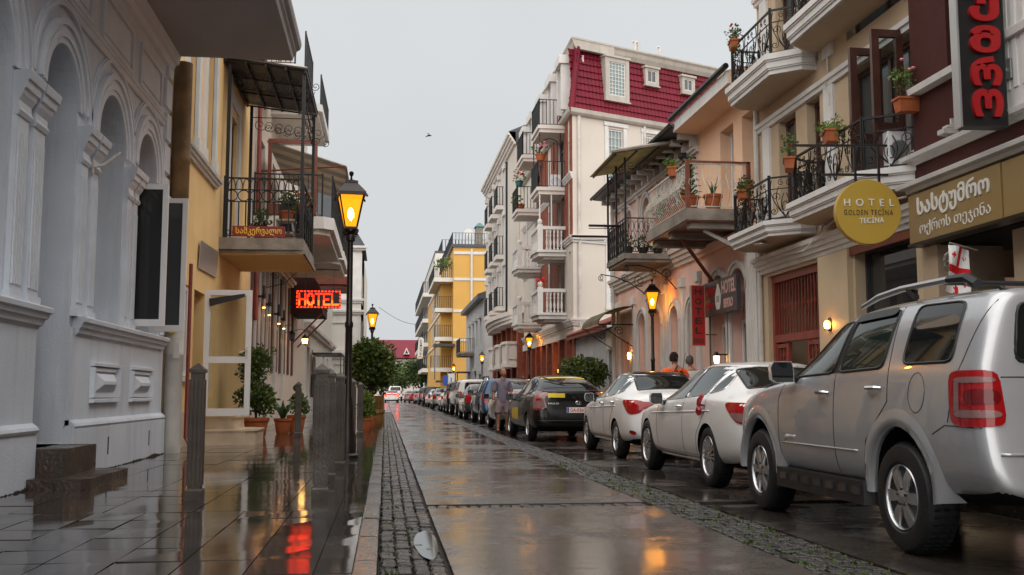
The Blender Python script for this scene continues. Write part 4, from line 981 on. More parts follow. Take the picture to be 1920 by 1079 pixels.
# ground floor: gate, glazing, sconce
gt = MB(RF)
gt.box(17.21, 17.33, .14, 3.35, -.2, -.08); gt.box(19.5, 19.61, .14, 3.35, -.2, -.08); gt.box(17.33, 19.5, 3.22, 3.35, -.2, -.082); gt.box(17.33, 19.5, 2.05, 2.19, -.2, -.082)
gate = gt.build('gate', 'gate_red', bh)
for g0, g1 in ((17.42, 17.98), (18.12, 18.70), (18.84, 19.40)):
    b = MB(RF)
    for k in range(5):
        u = g0 + (g1 - g0) * k / 4; b.box(u - .012, u + .012, 2.19, 3.22, -.15, -.126); b.tube([(u + .05 * cos(t), 2.72 + .06 * sin(t), -.138) for t in [pi / 3 * i for i in range(6)]], .009, 4, True)
    b.build('grille', 'gate_red', gate)
for (g0, g1) in ((17.33, 18.0), (18.9, 19.5)):
    b = MB(RF)
    b.box(g0, g0 + .07, .2, 2.03, -.17, -.10); b.box(g1 - .07, g1, .2, 2.03, -.17, -.10)
    for v in (.2, .9, 1.62, 1.94): b.box(g0 + .07, g1 - .07, v, v + .07, -.168, -.103)
    for k in range(1, 4):
        u = g0 + (g1 - g0) * k / 4; b.box(u - .018, u + .018, .27, 1.94, -.15, -.12)
        b.tube([(u + .07 * cos(t), 1.80 + .09 * sin(t), -.13) for t in [pi / 2 * i for i in range(4)]], .010, 4, True)
    b.box(g0 + .07, g1 - .07, .27, .88, -.16, -.15); b.build('leaf', 'gate_red', gate)
b = MB(RF); b.box(17.0, 19.8, .12, 3.4, -2.2, -2.0); b.box(17.1, 17.15, .12, 3.4, -2, -.36); b.box(19.66, 19.7, .12, 3.4, -2, -.36); b.build('gate_passage', 'beige_smooth', bh)
b = MB(RF); b.tube([(18.3, 2.4, -1.9), (18.28, 1.9, -1.9), (18.45, 1.5, -1.9), (18.4, .6, -1.9)], .025, 5); b.lathe((18.42, 1.45, -1.85), [(.02, -.15), (.12, -.05), (.10, .08), (.02, .15)], 8); b.build('hanging_pipe', 'old_stone', bh)
gw = window(bh, RF, 13.69, 15.77, 1.01, 3.35, -.25, 'sign_dark', 'pane_dark', .05, .08, 1)
b = MB(RF); b.box(13.62, 15.84, 3.28, 3.41, .0, .06); b.build('window_head', 'wood_red', bh)
sc_ = thing('wall_light', 'small glowing lamp on the beige pilaster beside the red gate', 'wall light', (7.3, 16.5, 2.2))
b = MB(RF); b.lathe((16.55, 2.14, .16), [(.03, 0), (.05, .03), (.05, .10), (.03, .13)], 8); b.build('glass', 'sconce_glow', sc_)
b = MB(RF); b.box(16.50, 16.60, 2.10, 2.32, .10, .125); b.box(16.53, 16.57, 2.12, 2.14, .12, .2); b.build('bracket', 'black_plastic', sc_)
# balconies: chamfered slabs with stepped white edges
def bay_slab(y0, y1, xo, z0, z1, ch, nm='balcony'):
    def ring(k): return [(7.52, y0 - k * .0), (7.46, y0 + .02 - k), (xo + ch - k * .4, y0 + .02 - k), (xo - k, y0 + ch * .9 - k * .4), (xo - k, y1 - ch * .55 + k * .4), (xo + ch * .6 - k * .4, y1 - .02 + k), (7.46, y1 - .02 + k), (7.52, y1)]
    b = MB(); h = z1 - z0
    for f0, f1, k in ((0, .22, 0), (.22, .30, .03), (.30, .62, .05), (.62, .70, .075), (.70, 1.0, .10)): b.prism(ring(k), z0 + h * f0, z0 + h * f1 - .0015)
    o = b.build(nm, 'white_trim', bh)
    b = MB(); b.prism(ring(-.05), z0 - .012, z0 - .001); b.build('soffit', 'beige_plaster', o)
    return o, ring
def bay_rail(o, y0, y1, xo, z, h, ch):
    b = MB(); pts = [(7.45, y0 + .08), (xo + ch + .05, y0 + .08), (xo + .05, y0 + ch * .95), (xo + .05, y1 - ch * .6), (xo + ch * .6 + .05, y1 - .08), (7.45, y1 - .08)]
    for (xa, ya), (xb, yb) in zip(pts, pts[1:]):
        L = hypot(xb - xa, yb - ya)
        if L < .12: continue
        u = ((xb - xa) / L, (yb - ya) / L, 0); railing(Fr((xa, ya, 0), u, (-u[1], u[0], 0)), 0, L, z, z + h, 0, 'scroll', .12, .009, True, .02, b)
    b.build('railing', 'iron', o)
for (y0, y1, xo, z0, z1, ch, h) in ((17.2, 19.72, 6.76, 3.86, 4.13, .45, .80), (13.42, 16.85, 6.78, 3.94, 4.24, .6, .80), (17.0, 19.75, 6.78, 6.76, 7.12, .45, .85), (13.3, 16.85, 6.82, 7.02, 7.36, .6, .85)):
    o, rg = bay_slab(y0, y1, xo, z0, z1, ch); bay_rail(o, y0, y1, xo, z1, h, ch)
b = MB(RF); b.tube([(13.5, 3.80, .30), (15.6, 3.95, .24), (16.6, 3.78, .2), (17.2, 3.55, .24), (19.0, 3.62, .24), (19.8, 3.72, .2)], .018, 5); b.tube([(16.65, 3.78, .18), (16.62, 4.05, .10)], .018, 5); b.build('cable', 'white_pipe', bh)
b = MB(RF); b.tube([(16.45, 6.8, .05), (16.45, 6.4, .05), (16.50, 6.3, .12), (16.42, 6.15, .06), (16.42, 5.95, .05)], .02, 5); b.build('wall_pipe', 'white_pipe', bh)
b = MB(); b.lathe((6.85, 18.2, 3.795), [(.14, 0), (.14, .012)], 14, 'd'); b.build('downlight', 'alu', bh)
b = MB(RF); b.tube([(19.9, .2, .06), (19.9, 7.9, .06)], .05, 8); tag(b.build('drain_pipe', 'white_pipe'), 'straight white rain pipe between the beige hotel and the peach house', 'drainpipe')
# round gold sign
rs = thing('round_sign', 'round gold hotel sign hanging from the iron balcony over the pavement', 'sign', (6.35, 13.6, 3.45))
F2 = Fr((6.40, 13.0, 3.48), (cos(radians(-6)), sin(radians(-6)), 0), (sin(radians(-6)), -cos(radians(-6)), 0))
b = MB(F2); b.lathe((0, 0, -.12), [(.433, 0), (.44, .01), (.44, .11), (.433, .12)], 48, 'd'); b.build('disc', 'gold_disc', rs)
lettering('HOTEL', F2, -.33, .34, .075, .175, .0005, 'letter_white', rs, extrude=.012, spacing=1.9, bold=.006)
lettering('GOLDEN TECİNA', F2, -.335, .325, -.045, .052, .0005, 'letter_dark', rs, extrude=.006, spacing=1.3)
lettering('TECİNA', F2, -.13, .20, -.16, -.06, .0005, 'letter_white', rs, extrude=.008, spacing=1.1, bold=.01, shear=.012)
b = MB(F2); b.box(-.60, .30, .50, .53, -.07, -.04); b.box(-.16, -.13, .39, .9, -.07, -.04); b.box(.16, .19, .39, .9, -.07, -.04); b.box(-1.0, .3, .9, .93, -.07, -.04); b.build('hanger', 'iron', rs)
# air conditioner behind rail
ac = thing('air_conditioner', 'white air conditioner box on the balcony floor under the pink geranium', 'air conditioner', (7.2, 13.9, 4.25))
b = MB(); b.box(7.1, 7.44, 13.75, 14.2, 4.25, 4.8); b.build('case', 'white_pvc', ac)
b = MB(facing(13.75)); b.lathe((7.27, 4.52, .0), [(.15, 0), (.15, .01), (.13, .012)], 16, 'd'); b.build('grille', 'alu', ac)
# flower boxes and pots
def flower_box(x, y, z, w, lab, rz=0.0, cols=('leaf_light',), fl=None, n=140, tall=.22, trail=.0, d=.16, h=.16, seed=1):
    t = thing('flower_box', lab, 'flower box', (x, y, z), 'terracotta boxes on the balcony railings'); fr = Fr((x, y, z), (cos(rz), sin(rz), 0), (sin(rz), -cos(rz), 0))
    b = MB(fr); b.add([(-w / 2 + .03, 0, -d / 2 + .02), (w / 2 - .03, 0, -d / 2 + .02), (w / 2 - .03, 0, d / 2 - .02), (-w / 2 + .03, 0, d / 2 - .02), (-w / 2, h, -d / 2), (w / 2, h, -d / 2), (w / 2, h, d / 2), (-w / 2, h, d / 2)],
                      [(0, 1, 2, 3), (0, 1, 5, 4), (1, 2, 6, 5), (2, 3, 7, 6), (3, 0, 4, 7)])
    b.box(-w / 2 - .012, w / 2 + .012, h - .03, h, -d / 2 - .012, d / 2 + .012); b.build('box', 'terracotta', t)
    r = random.Random(seed); b = MB(); blobs = []
    for _ in range(7):
        q = fr.p(r.uniform(-w / 2, w / 2), h + r.uniform(0, tall), r.uniform(-d, d) * .5); blobs.append(((q.x, q.y, q.z), (.09, .09, .08)))
    if trail:
        for _ in range(5): q = fr.p(r.uniform(-w / 2 - .1, w / 2), h - r.uniform(0, trail), r.uniform(.3, .9) * d); blobs.append(((q.x, q.y, q.z), (.07, .07, .09)))
    leaves(b, blobs, int(n * 1.9), .068, r, shell=0); b.build('foliage', cols[0], t)
    b = MB()
    for _ in range(5): q = fr.p(r.uniform(-w / 2, w / 2) * .6, h, 0); b.tube([q[:], (q.x + r.uniform(-.05, .05), q.y + r.uniform(-.05, .05), q.z + tall)], .005, 4)
    b.build('stems', 'bark', t)
    if fl:
        b = MB()
        for _ in range(fl[1]):
            q = fr.p(r.uniform(-w / 2, w / 2), h + tall * r.uniform(.8, 1.5), r.uniform(-d, d) * .4); b.lathe((q.x, q.y, q.z), [(.008, -.02), (.032, 0), (.02, .02), (0, .025)], 6, 'd')
        b.build('flower', fl[0], t)
    return t
flower_box(7.2, 13.3, 4.95, .40, 'long terracotta box of tall pink geraniums at the corner of the hotel balcony', .0, ('leaf_light',), ('flower_pink', 5), 130, .40, 0, .2, .2, 1)
flower_box(6.78, 14.95, 4.90, .42, 'terracotta box of bushy trailing green leaves hooked on the balcony rail above the round sign', 1.3, ('leaf_light',), None, 200, .12, .15, .2, .19, 2)
flower_box(6.72, 16.45, 4.80, .48, 'tilted terracotta box with a thin red flowered plant, nearer hotel balcony end', 1.2, ('leaf_light',), ('flower_red', 2), 60, .34, 0, .18, .19, 3)
flower_box(6.78, 18.95, 4.78, .34, 'small terracotta box of drooping leaves on the farther hotel balcony', 1.4, ('leaf',), None, 130, .12, .22, .16, .16, 4)
flower_box(6.76, 19.2, 7.84, .34, 'terracotta box of dry trailing plant on the upper hotel balcony against the sky', 1.4, ('leaf',), ('flower_red', 3), 150, .22, .22, .16, .16, 5)

# --- peach house with the Bekro hotel below
ph = thing('peach_house', 'peach painted house with narrow recessed white windows and arched ground floor', 'house', (7.5, 21.9, 0))
OPP = [(21.45, 22.35, 5.0, 6.98, False), (20.15, 20.9, 5.0, 6.95, False)]
b = MB(RF); b.wall(19.87, 23.9, 4.4, 7.36, OPP, .32, 9); b.build('upper_wall', 'peach_plaster', ph)
for a, c, v, t, _ in OPP: window(ph, RF, a + .02, c - .02, v + .02, t - .02, -.30, 'white_pvc', 'pane_mid', .07, .06, 1)
OPQ = [(22.08, 23.12, .14, 3.22, True), (20.76, 21.80, .14, 3.22, True)]
b = MB(RF); b.wall(19.87, 23.9, .10, 4.4, OPQ, .3, 9, .0, False); b.build('lower_wall', 'pink_plaster', ph)
for a, c, v, t, _ in OPQ:
    b = MB(RF); m, r = (a + c) / 2, (c - a) / 2
    b.arc(m, t, r, r + .10, -.01, .06); b.arc(m, t, r + .10, r + .17, -.01, .10); b.build('archivolt', 'white_trim', ph, smooth=True)
    b = MB(RF); b.box(a - .17, a, .12, t, -.01, .06); b.box(c, c + .17, .12, t, -.01, .06); b.build('jamb', 'white_trim', ph)
b = MB(RF); b.box(20.76, 21.8, 2.66, 3.80, -.29, -.26); b.box(22.08, 23.12, 2.66, 3.8, -.29, -.26); b.build('arch_infill', 'pink_plaster', ph)
window(ph, RF, 20.78, 21.78, .2, 2.66, -.27, 'white_pvc', 'pane_mid', .08, .06, 2); dr_ = window(ph, RF, 22.1, 23.1, .2, 2.66, -.27, 'white_pvc', 'dark_room', .08, .06, 2)
b = MB(RF); b.box(22.5, 22.75, 1.2, 2.6, -.2, -.18); b.build('red_notice', 'sign_red', ph)
b = MB(RF); b.box(20.0, 20.64, .12, 4.2, .0, .10); b.box(19.96, 20.68, 4.1, 4.3, .0, .16); b.box(19.96, 20.68, .12, .6, .0, .15)
for k in range(3): b.box(20.1 + .15 * k, 20.18 + .15 * k, .7, 4.0, .10, .115)
b.build('white_pilaster', 'white_trim', ph)
b = MB(RF); b.cornice(20.7, 23.9, 4.3, 4.5, .14, 2); b.build('string_course', 'pink_plaster', ph)
b = MB(RF); b.add([(19.87, 7.32, 0), (23.92, 7.32, 0), (23.92, 7.36, .62), (19.87, 7.36, .62), (19.87, 7.64, .62), (23.92, 7.64, .62), (23.92, 8.3, -2), (19.87, 8.3, -2)], [(0, 1, 2, 3), (3, 2, 5, 4), (4, 5, 6, 7), (1, 6, 5, 2), (0, 3, 4, 7)])
b.build('eave', 'peach_plaster', ph)
b = MB(RF); b.box(19.87, 23.93, 7.36, 7.63, .621, .645); b.build('fascia', 'white_trim', ph)
b = MB(RF); b.tube([(19.8, 7.70, .70), (24.0, 7.70, .70)], .065, 7); b.build('gutter', 'iron', ph)
bk = thing('hotel_signboard', 'dark signboard with pale HOTEL and BEKRO letters and a jug emblem over the doorway', 'sign', (7.3, 21.9, 3.2))
F3 = Fr((7.24, 0, 0), (0, -1, 0), (-1, 0, 0))
b = MB(F3); b.box(-23.0, -20.72, 2.80, 3.56, -.10, 0); b.build('panel', 'sign_dark', bk)
lettering('HOTEL', F3, -21.68, -20.78, 3.20, 3.50, .0005, 'letter_pink', bk, extrude=.006, bold=.03); lettering('BEKRO', F3, -21.55, -20.95, 2.90, 3.10, .0005, 'letter_pink', bk, extrude=.006, bold=.03)
lettering('სასტუმრო', F3, -22.92, -22.1, 3.2, 3.46, .0005, 'letter_red', bk, extrude=.006, bold=.03); lettering('ბექრო', F3, -22.8, -22.2, 2.92, 3.12, .0005, 'letter_red', bk, extrude=.006, bold=.03)
b = MB(F3); q = [(-.17, -.10), (-.19, .05), (-.12, .19), (-.06, .26), (-.06, .34), (.06, .34), (.06, .26), (.12, .19), (.19, .05), (.17, -.10), (.10, -.24), (-.10, -.24)]
b.prism([(-21.92 + x, 3.14 + y) for x, y in q], .0005, .012); b.build('jug_emblem', 'letter_white', bk)
b = MB(F3); b.prism([(-22.0, 3.47), (-21.92, 3.56), (-21.84, 3.47), (-21.92, 3.45)], .0005, .014); b.build('emblem_leaf', 'leaf_light', bk)
b = MB(F3); b.prism([(-22.03, 3.06), (-22.03, 3.2), (-21.81, 3.2), (-21.81, 3.06)], .0125, .015); b.build('emblem_band', 'wood_pale', bk)
hs_ = thing('projecting_sign', 'narrow red vertical sign reading HOTEL above BEKRO on a post beside the pink wall', 'sign', (6.95, 23, 2.7))
F4 = facing(22.8)
b = MB(F4); b.box(6.905, 7.205, 2.15, 3.51, -.12, 0); b.build('panel', 'sign_red', hs_)
b = MB(F4); b.box(6.893, 6.905, 2.14, 3.52, -.125, .006); b.box(7.205, 7.217, 2.14, 3.52, -.125, .006); b.box(6.905, 7.205, 2.138, 2.15, -.125, .006); b.box(6.905, 7.205, 3.51, 3.522, -.125, .006); b.build('rim', 'wood_pale', hs_)
for k, ch in enumerate('HOTEL'): lettering(ch, F4, 6.975, 7.135, 3.30 - .222 * k, 3.45 - .222 * k, .0005, 'letter_dark', hs_, extrude=.006, bold=.03)
lettering('BEKRO', F4, 6.94, 7.17, 2.20, 2.31, .0005, 'letter_dark', hs_, extrude=.005, bold=.02)
b = MB(F4); b.tube([(7.34, .15, -.06), (7.34, 3.8, -.06)], .022, 6); b.tube([(7.2, 2.4, -.06), (7.5, 2.4, -.06)], .016, 5); b.tube([(7.2, 3.2, -.06), (7.5, 3.2, -.06)], .016, 5); b.build('post', 'rust_pipe', hs_)
# lantern on the wall by the door
t = thing('wall_lantern', 'small lit lantern glowing low beside the glazed hotel door', 'lantern', (7.3, 22.0, 1.9))
b = MB(); b.lathe((7.2, 22.0, 1.72), [(.05, 0), (.07, .16)], 6, 'd'); b.build('glass', 'small_glow', t); b = MB(); b.lathe((7.2, 22.0, 1.88), [(.10, 0), (.02, .1)], 6, 'd'); b.box(7.22, 7.5, 21.98, 22.02, 1.9, 1.93); b.build('cap', 'iron', t)
# --- big old balcony with pale bulging rail
y0, y1, xo = 20.3, 23.55, 6.07
b = MB(); b.box(xo, 7.51, y0, y1, 4.60, 4.84); b.box(xo + .1, 7.5, y0 + .1, y0 + .3, 4.44, 4.60); b.box(xo + .1, 7.5, y1 - .5, y1 - .2, 4.44, 4.60); b.box(xo + .1, 7.5, (y0 + y1) / 2 - .1, (y0 + y1) / 2 + .1, 4.44, 4.60); ba2 = b.build('balcony', 'old_stone', ph)
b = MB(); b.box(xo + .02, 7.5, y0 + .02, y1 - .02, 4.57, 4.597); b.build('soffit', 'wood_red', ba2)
b = MB(); sf = Fr((xo + .05, 0, 0), (0, 1, 0), (-1, 0, 0)); railing(sf, y0 + .05, y1 - .05, 4.84, 5.80, 0, 'bulge', .115, .009, False, .016, b)
railing(facing(y0 + .05), xo + .05, 7.45, 4.84, 5.80, 0, 'bulge', .17, .008, False, .016, b); b.build('railing', 'pale_iron', ba2)
b = MB(); b.box(xo + .01, xo + .09, y0 + .01, y0 + .09, 4.84, 5.86); b.box(7.38, 7.46, y0 + .02, y0 + .08, 4.84, 5.84); b.box(xo + .05, 7.45, y0 + .02, y0 + .08, 5.80, 5.84); b.build('post', 'wood_red', ba2)
b = MB(); b.tube([(6.35, 21.9, 4.55), (7.44, 22.6, 3.45)], .055, 4); b.build('wooden_strut', 'wood_red', ba2)
b = MB(); b.tube([(6.55, 20.7, 4.45), (7.46, 20.5, 3.95)], .045, 4); b.build('pale_strut', 'white_pipe', ba2)
# pots on it
def potted(name, lab, x, y, z, r, h, seed, blobs, n, size, lm='leaf', stem=None, pot='terracotta', cat='potted plant', group=None, shell=0, extra=None):
    t = thing(name, lab, cat, (x, y, z), group); b = MB()
    b.lathe((x, y, z), [(r * .70, 0), (r * .78, h * .1), (r * .95, h * .78), (r * 1.02, h * .80), (r * 1.06, h * .84), (r * 1.06, h), (r * .94, h), (r * .90, h * .85), (0, h * .85)], 18, 'd'); b.build('pot', pot, t, smooth=True)
    b = MB(); b.lathe((x, y, z + h * .86), [(r * .91, 0), (0, .02)], 12, 'd'); b.build('soil', 'soil', t)
    rr = random.Random(seed)
    if n: b = MB(); leaves(b, blobs, n, size, rr, shell=shell); b.build('foliage', lm, t)
    if stem:
        b = MB()
        for path, rad in stem: b.tube(path, rad, 6)
        b.build('trunk', 'bark', t, smooth=True)
    if extra:
        for nm, bb, m in extra: bb.build(nm, m, t, smooth='all')
    return t
def C(x, y, z, a, b_=None, c=None): return ((x, y, z), (a, b_ or a, c or a))
# tall cactus-like plant
b = MB(); r = random.Random(3)
for k in range(46):
    z = 5.05 + .85 * k / 46; a = k * 2.4; l = .30 * (1 - .5 * k / 46); b.tube([(6.28, 20.75, z), (6.28 + l * .6 * cos(a), 20.75 + l * .6 * sin(a), z + .12), (6.28 + l * cos(a), 20.75 + l * sin(a), z + .10)], [.012, .02, .002], 4)
potted('potted_plant', 'tall spiky green plant in a terracotta pot at the corner of the pale railed balcony', 6.28, 20.75, 4.85, .19, .32, 3, [], 0, .1, stem=[([(6.28, 20.75, 5.06), (6.28, 20.75, 5.9)], .03)], extra=[('spiky_leaves', b, 'leaf_light')])
b = MB()
for k in range(6): a = k * 1.05; b.tube([(6.75, 20.65, 5.14), (6.75 + .06 * cos(a), 20.65 + .06 * sin(a), 5.34), (6.75 + .15 * cos(a), 20.65 + .15 * sin(a), 5.42 + .03 * k)], [.02, .018, .003], 4)
potted('potted_plant', 'terracotta pot with a thin drooping aloe in the middle of the pale railed balcony', 6.75, 20.65, 4.85, .19, .34, 4, [], 0, .1, extra=[('leaf', b, 'leaf_agave')])
for k, (y, h) in enumerate(((21.5, .24), (22.3, .26), (23.1, .22))):
    potted('potted_plant', ('red flowered plant in a pot behind the pale bulging railing', 'leafy pot plant in the middle of the row behind the bulging railing', 'leafy pot plant at the far end of the pale railed balcony')[k], 6.3, y, 4.85, .16, h, 20 + k, [C(6.3, y, 5.25, .20), C(6.22, y + .15, 5.4, .14)], 130, .10, 'leaf')
b = MB(); r = random.Random(9)
for _ in range(14): b.lathe((6.16 + r.uniform(-.12, .1), 20.9 + r.uniform(0, 2.3), 5.1 + r.uniform(0, .45)), [(.008, -.02), (.035, 0), (.02, .022), (0, .025)], 6, 'd')
tag(b.build('red_geranium_flowers', 'flower_red'), 'scattered red geranium heads poking through the pale bulging railing', 'flowers', kind='stuff')
flower_box(6.1, 21.35, 5.70, .36, 'terracotta box of fern hung outside the pale bulging railing', 1.2, ('leaf_light',), None, 130, .14, .0, .2, .2, 8)
flower_box(7.36, 20.33, 5.2, .2, 'little terracotta pot with a straggly plant at the wall end of the pale railing', .0, ('leaf',), None, 110, .12, .15, .16, .16, 9)

# --- pink house
pk = thing('pink_house', 'old pink house with white arched windows, pilasters and bracketed eaves', 'house', (7.5, 28.4, 0))
OPK = [(25.85, 26.65, .6, 2.95, True), (29.2, 30.15, .6, 2.95, True), (27.55, 28.45, .6, 2.95, True), (24.25, 25.05, .6, 2.95, True), (31.45, 32.25, .14, 2.7, False),
       (24.3, 25.2, 4.9, 6.3, True), (26.4, 27.3, 4.9, 6.3, True), (28.55, 29.45, 4.9, 6.3, True), (30.7, 31.6, 4.9, 6.3, True)]
b = MB(RF); b.wall(23.91, 33.3, .10, 7.42, OPK, .28, 9); b.build('wall', 'pink_plaster', pk)
for i, (a, c, v, t, ar) in enumerate(OPK):
    if not ar:
        b = MB(RF); b.box(a, c, .14, t, -.27, -.2); b.build('door', 'wood_red', pk); continue
    m, r = (a + c) / 2, (c - a) / 2; b = MB(RF)
    b.arc(m, t, r, r + .09, -.01, .05); b.arc(m, t, r + .09, r + .16, -.01, .085); b.box(a - .16, a, v - .1, t, -.01, .05); b.box(c, c + .16, v - .1, t, -.01, .05); b.box(a - .2, c + .2, v - .16, v - .1 - .002, -.01, .10)
    b.build('window_surround', 'white_trim', pk, smooth=True)
    window(pk, RF, a + .02, c - .02, v + .02, t, -.22, 'white_pvc' if i > 4 else 'white_trim', 'pane_mid' if i > 4 else 'white_trim', .07, .06, 2, t - .1, True)
for u in (23.95, 25.3, 26.95, 28.8, 30.5, 32.6):
    b = MB(RF); b.box(u, u + .24, .12, 4.0, -.01, .07); b.box(u - .04, u + .28, 3.75, 3.98, .0, .12); b.box(u - .03, u + .27, .12, .7, .0, .12); b.build('pilaster', 'white_trim', pk)
for u in (25.55, 27.7, 29.85, 32.0):
    b = MB(RF); b.box(u, u + .2, 4.8, 6.9, -.01, .06); b.profile([(6.85, 0), (6.88, .08), (6.98, .11), (7.0, .14), (7.06, .15), (7.06, 0)], u - .04, u + .24, .3, .3); b.build('pilaster', 'white_trim', pk)
b = MB(RF); b.cornice(23.92, 33.3, 4.32, 4.75, .26, 4); b.build('cornice', 'pale_plaster', pk)
b = MB(RF); b.cornice(23.92, 33.3, 6.92, 7.04, .14, 2); b.build('upper_moulding', 'white_trim', pk)
for k in range(14):
    u = 24.1 + .69 * k; b = MB(RF); b.prism([(u, 7.08), (u + .14, 7.08), (u + .14, 7.41), (u, 7.41)], .0, .16); b.prism([(u, 7.26), (u + .14, 7.26), (u + .14, 7.41), (u, 7.41)], .16, .46); b.build('eave_bracket', 'white_trim', pk)
b = MB(RF); b.add([(23.8, 7.42, 0), (33.4, 7.42, 0), (33.4, 7.46, .70), (23.8, 7.46, .70), (33.4, 7.53, .72), (23.8, 7.53, .72), (33.4, 8.5, -3), (23.8, 8.5, -3)], [(0, 1, 2, 3), (3, 2, 4, 5), (5, 4, 6, 7), (0, 3, 5, 7), (1, 6, 4, 2)])
b.build('roof', 'slate_roof', pk)
b = MB(RF); b.tube([(23.8, 7.50, .77), (33.4, 7.50, .77)], .055, 6); b.build('gutter', 'iron', pk)
for k, (u, v) in enumerate(((24.5, 6.98), (24.2, 6.80), (25.3, 6.72))):
    t = thing('floodlight', ('black floodlight highest under the pink eaves', 'black floodlight nearest the peach wall', 'small black floodlight farthest along under the pink eaves')[k], 'floodlight', (7.3, u, v))
    b = MB(RF); b.lathe((u, v - .06, .24), [(.05, -.1), (.1, 0), (.1, .08)], 10, 'u'); b.build('lamp_body', 'black_plastic', t); b = MB(RF); b.box(u - .02, u + .02, v, v + .04, .0, .2); b.build('arm', 'black_plastic', t)
# its dark iron balcony and sheet canopy
y0, y1, xo = 25.95, 28.15, 6.10
b = MB(); b.box(xo, 7.5, y0, y1, 4.54, 4.68); b.box(xo + .04, 7.5, y0 + .04, y1 - .04, 4.46, 4.539); bp_ = b.build('balcony', 'old_stone', pk)
b = MB(); sf = Fr((xo + .04, 0, 0), (0, 1, 0), (-1, 0, 0)); railing(sf, y0 + .04, y1 - .04, 4.68, 5.62, 0, 'ovals', .13, .009, True, .018, b); railing(facing(y0 + .04), xo + .04, 7.45, 4.68, 5.62, 0, 'ovals', .13, .009, True, .018, b); b.build('railing', 'iron', bp_)
b = MB()
for x, y in ((xo + .04, y0 + .04), (xo + .04, y1 - .04), (xo + .04, (y0 + y1) / 2)): b.box(x - .025, x + .025, y - .025, y + .025, 4.68, 7.2)
for y in (y0 + .04, y1 - .04):
    for k in range(3): b.tube([(x, y, z) for x, z, _ in spiral(xo + .2 + .2 * k, 7.0 - .02 * k, .02, .11, 180, 1.4, 12)], .010, 4)
for k in range(6): b.tube([(xo + .04, y, z) for y, z, _ in spiral(y0 + .3 + .33 * k, 6.95, .02, .15, 0, 1.4 if k % 2 else -1.4, 12)], .011, 4)
b.tube([(xo + .04, y0, 6.75), (xo + .04, y1, 6.75)], .014, 4); b.build('canopy_post', 'iron', bp_)
cn = thing('balcony_canopy', 'stained yellowish sheet canopy on thin posts over the dark iron balcony', 'canopy', (6.6, 27, 7.2))
for k in range(7):
    ya, yb = y0 - .35 + .42 * k, y0 - .35 + .42 * (k + 1) - .012; b = MB()
    zz = lambda x: 7.20 + (x - 5.75) / 1.75 * .14
    b.add([(5.72, ya, zz(5.72)), (7.46, ya - .95, zz(7.46)), (7.46, yb - .95, zz(7.46)), (5.72, yb, zz(5.72)), (5.72, ya, zz(5.72) + .025), (7.46, ya - .95, zz(7.46) + .025), (7.46, yb - .95, zz(7.46) + .025), (5.72, yb, zz(5.72) + .025)],
          [(0, 1, 2, 3), (4, 5, 6, 7), (0, 1, 5, 4), (1, 2, 6, 5), (2, 3, 7, 6), (3, 0, 4, 7)]); b.build('sheet', 'canopy_sheet', cn)
b = MB()
for x in (5.8, 6.3, 6.8, 7.3): k = .95 * (x - 5.72) / 1.74; b.box(x - .02, x + .02, y0 - .34 - k, y0 + 2.55 - k, zz(x) - .05, zz(x) - .004)
b.build('batten', 'iron', cn)
b = MB(); b.tube([(5.70, y0 - .36, 7.25), (7.46, y0 - 1.31, 7.39)], .05, 6); b.build('edge_roll', 'old_stone', cn)
b = MB(); b.tube([(x, y0 + .0, z) for x, z in ((6.1, 4.36), (6.5, 4.36), (6.9, 4.25), (7.2, 4.05), (7.46, 3.75))], .016, 5)
for cx_, cz, r0 in ((6.15, 4.28, .08), (6.85, 4.18, .11), (7.22, 4.15, .18)): b.tube([(x, y0, z) for x, z, _ in spiral(cx_, cz, .02, r0, 90, 1.6, 16)], .012, 4)
b.tube([(x, y1 - .1, z) for x, z in ((5.9, 4.36), (6.3, 4.3), (6.7, 4.15), (7.0, 3.95), (7.46, 3.6))], .016, 5)
for cx_, cz, r0 in ((5.92, 4.26, .09), (6.6, 4.28, .12), (7.0, 4.2, .18)): b.tube([(x, y1 - .1, z) for x, z, _ in spiral(cx_, cz, .02, r0, 90, 1.6, 16)], .012, 4)
b.build('scroll_bracket', 'iron', bp_)
b = MB(); b.tube([(5.25, 26.4, 5.45), (6.1, 26.4, 5.45)], .035, 5); b.tube([(5.25, 26.4, 5.38), (6.0, 26.4, 5.38)], .01, 4); tag(b.build('iron_pole', 'iron'), 'upper of two black poles jutting out from the dark iron balcony', 'pole')
b = MB(); b.tube([(5.05, 27.8, 5.38), (6.1, 27.8, 5.38)], .035, 5); b.tube([(5.1, 27.8, 5.28), (5.95, 27.8, 5.28)], .012, 4); tag(b.build('iron_pole', 'iron'), 'lower of two black poles jutting out from the dark iron balcony', 'pole')
for k in range(3):
    potted('potted_plant', ('dark round pot plant nearest the wall on the iron balcony', 'dark bushy pot plant in the middle of the iron balcony', 'dark pot plant at the outer end of the iron balcony')[k], 7.1 - .4 * k, 26.4, 4.69, .13, .2, 40 + k, [C(7.1 - .4 * k, 26.4, 5.01, .18)], 80, .1, 'leaf', pot='black_plastic')
t = thing('glowing_wall_panel', 'amber lit panel on the pink wall beside the brown door', 'wall light', (7.4, 30.9, 2.1))
b = MB(RF); b.box(30.95, 31.2, 1.65, 2.3, .0, .05); b.build('panel', 'wood_pale', t); b = MB(RF); b.lathe((31.07, 2.12, .1), [(.03, 0), (.05, .1), (.03, .2)], 8); b.build('bulb', 'sconce_glow', t)
aw2 = thing('door_awning', 'curved stained sheet awning on scrolled brackets over the brown door', 'awning', (7, 31.5, 3.3))
b = MB()
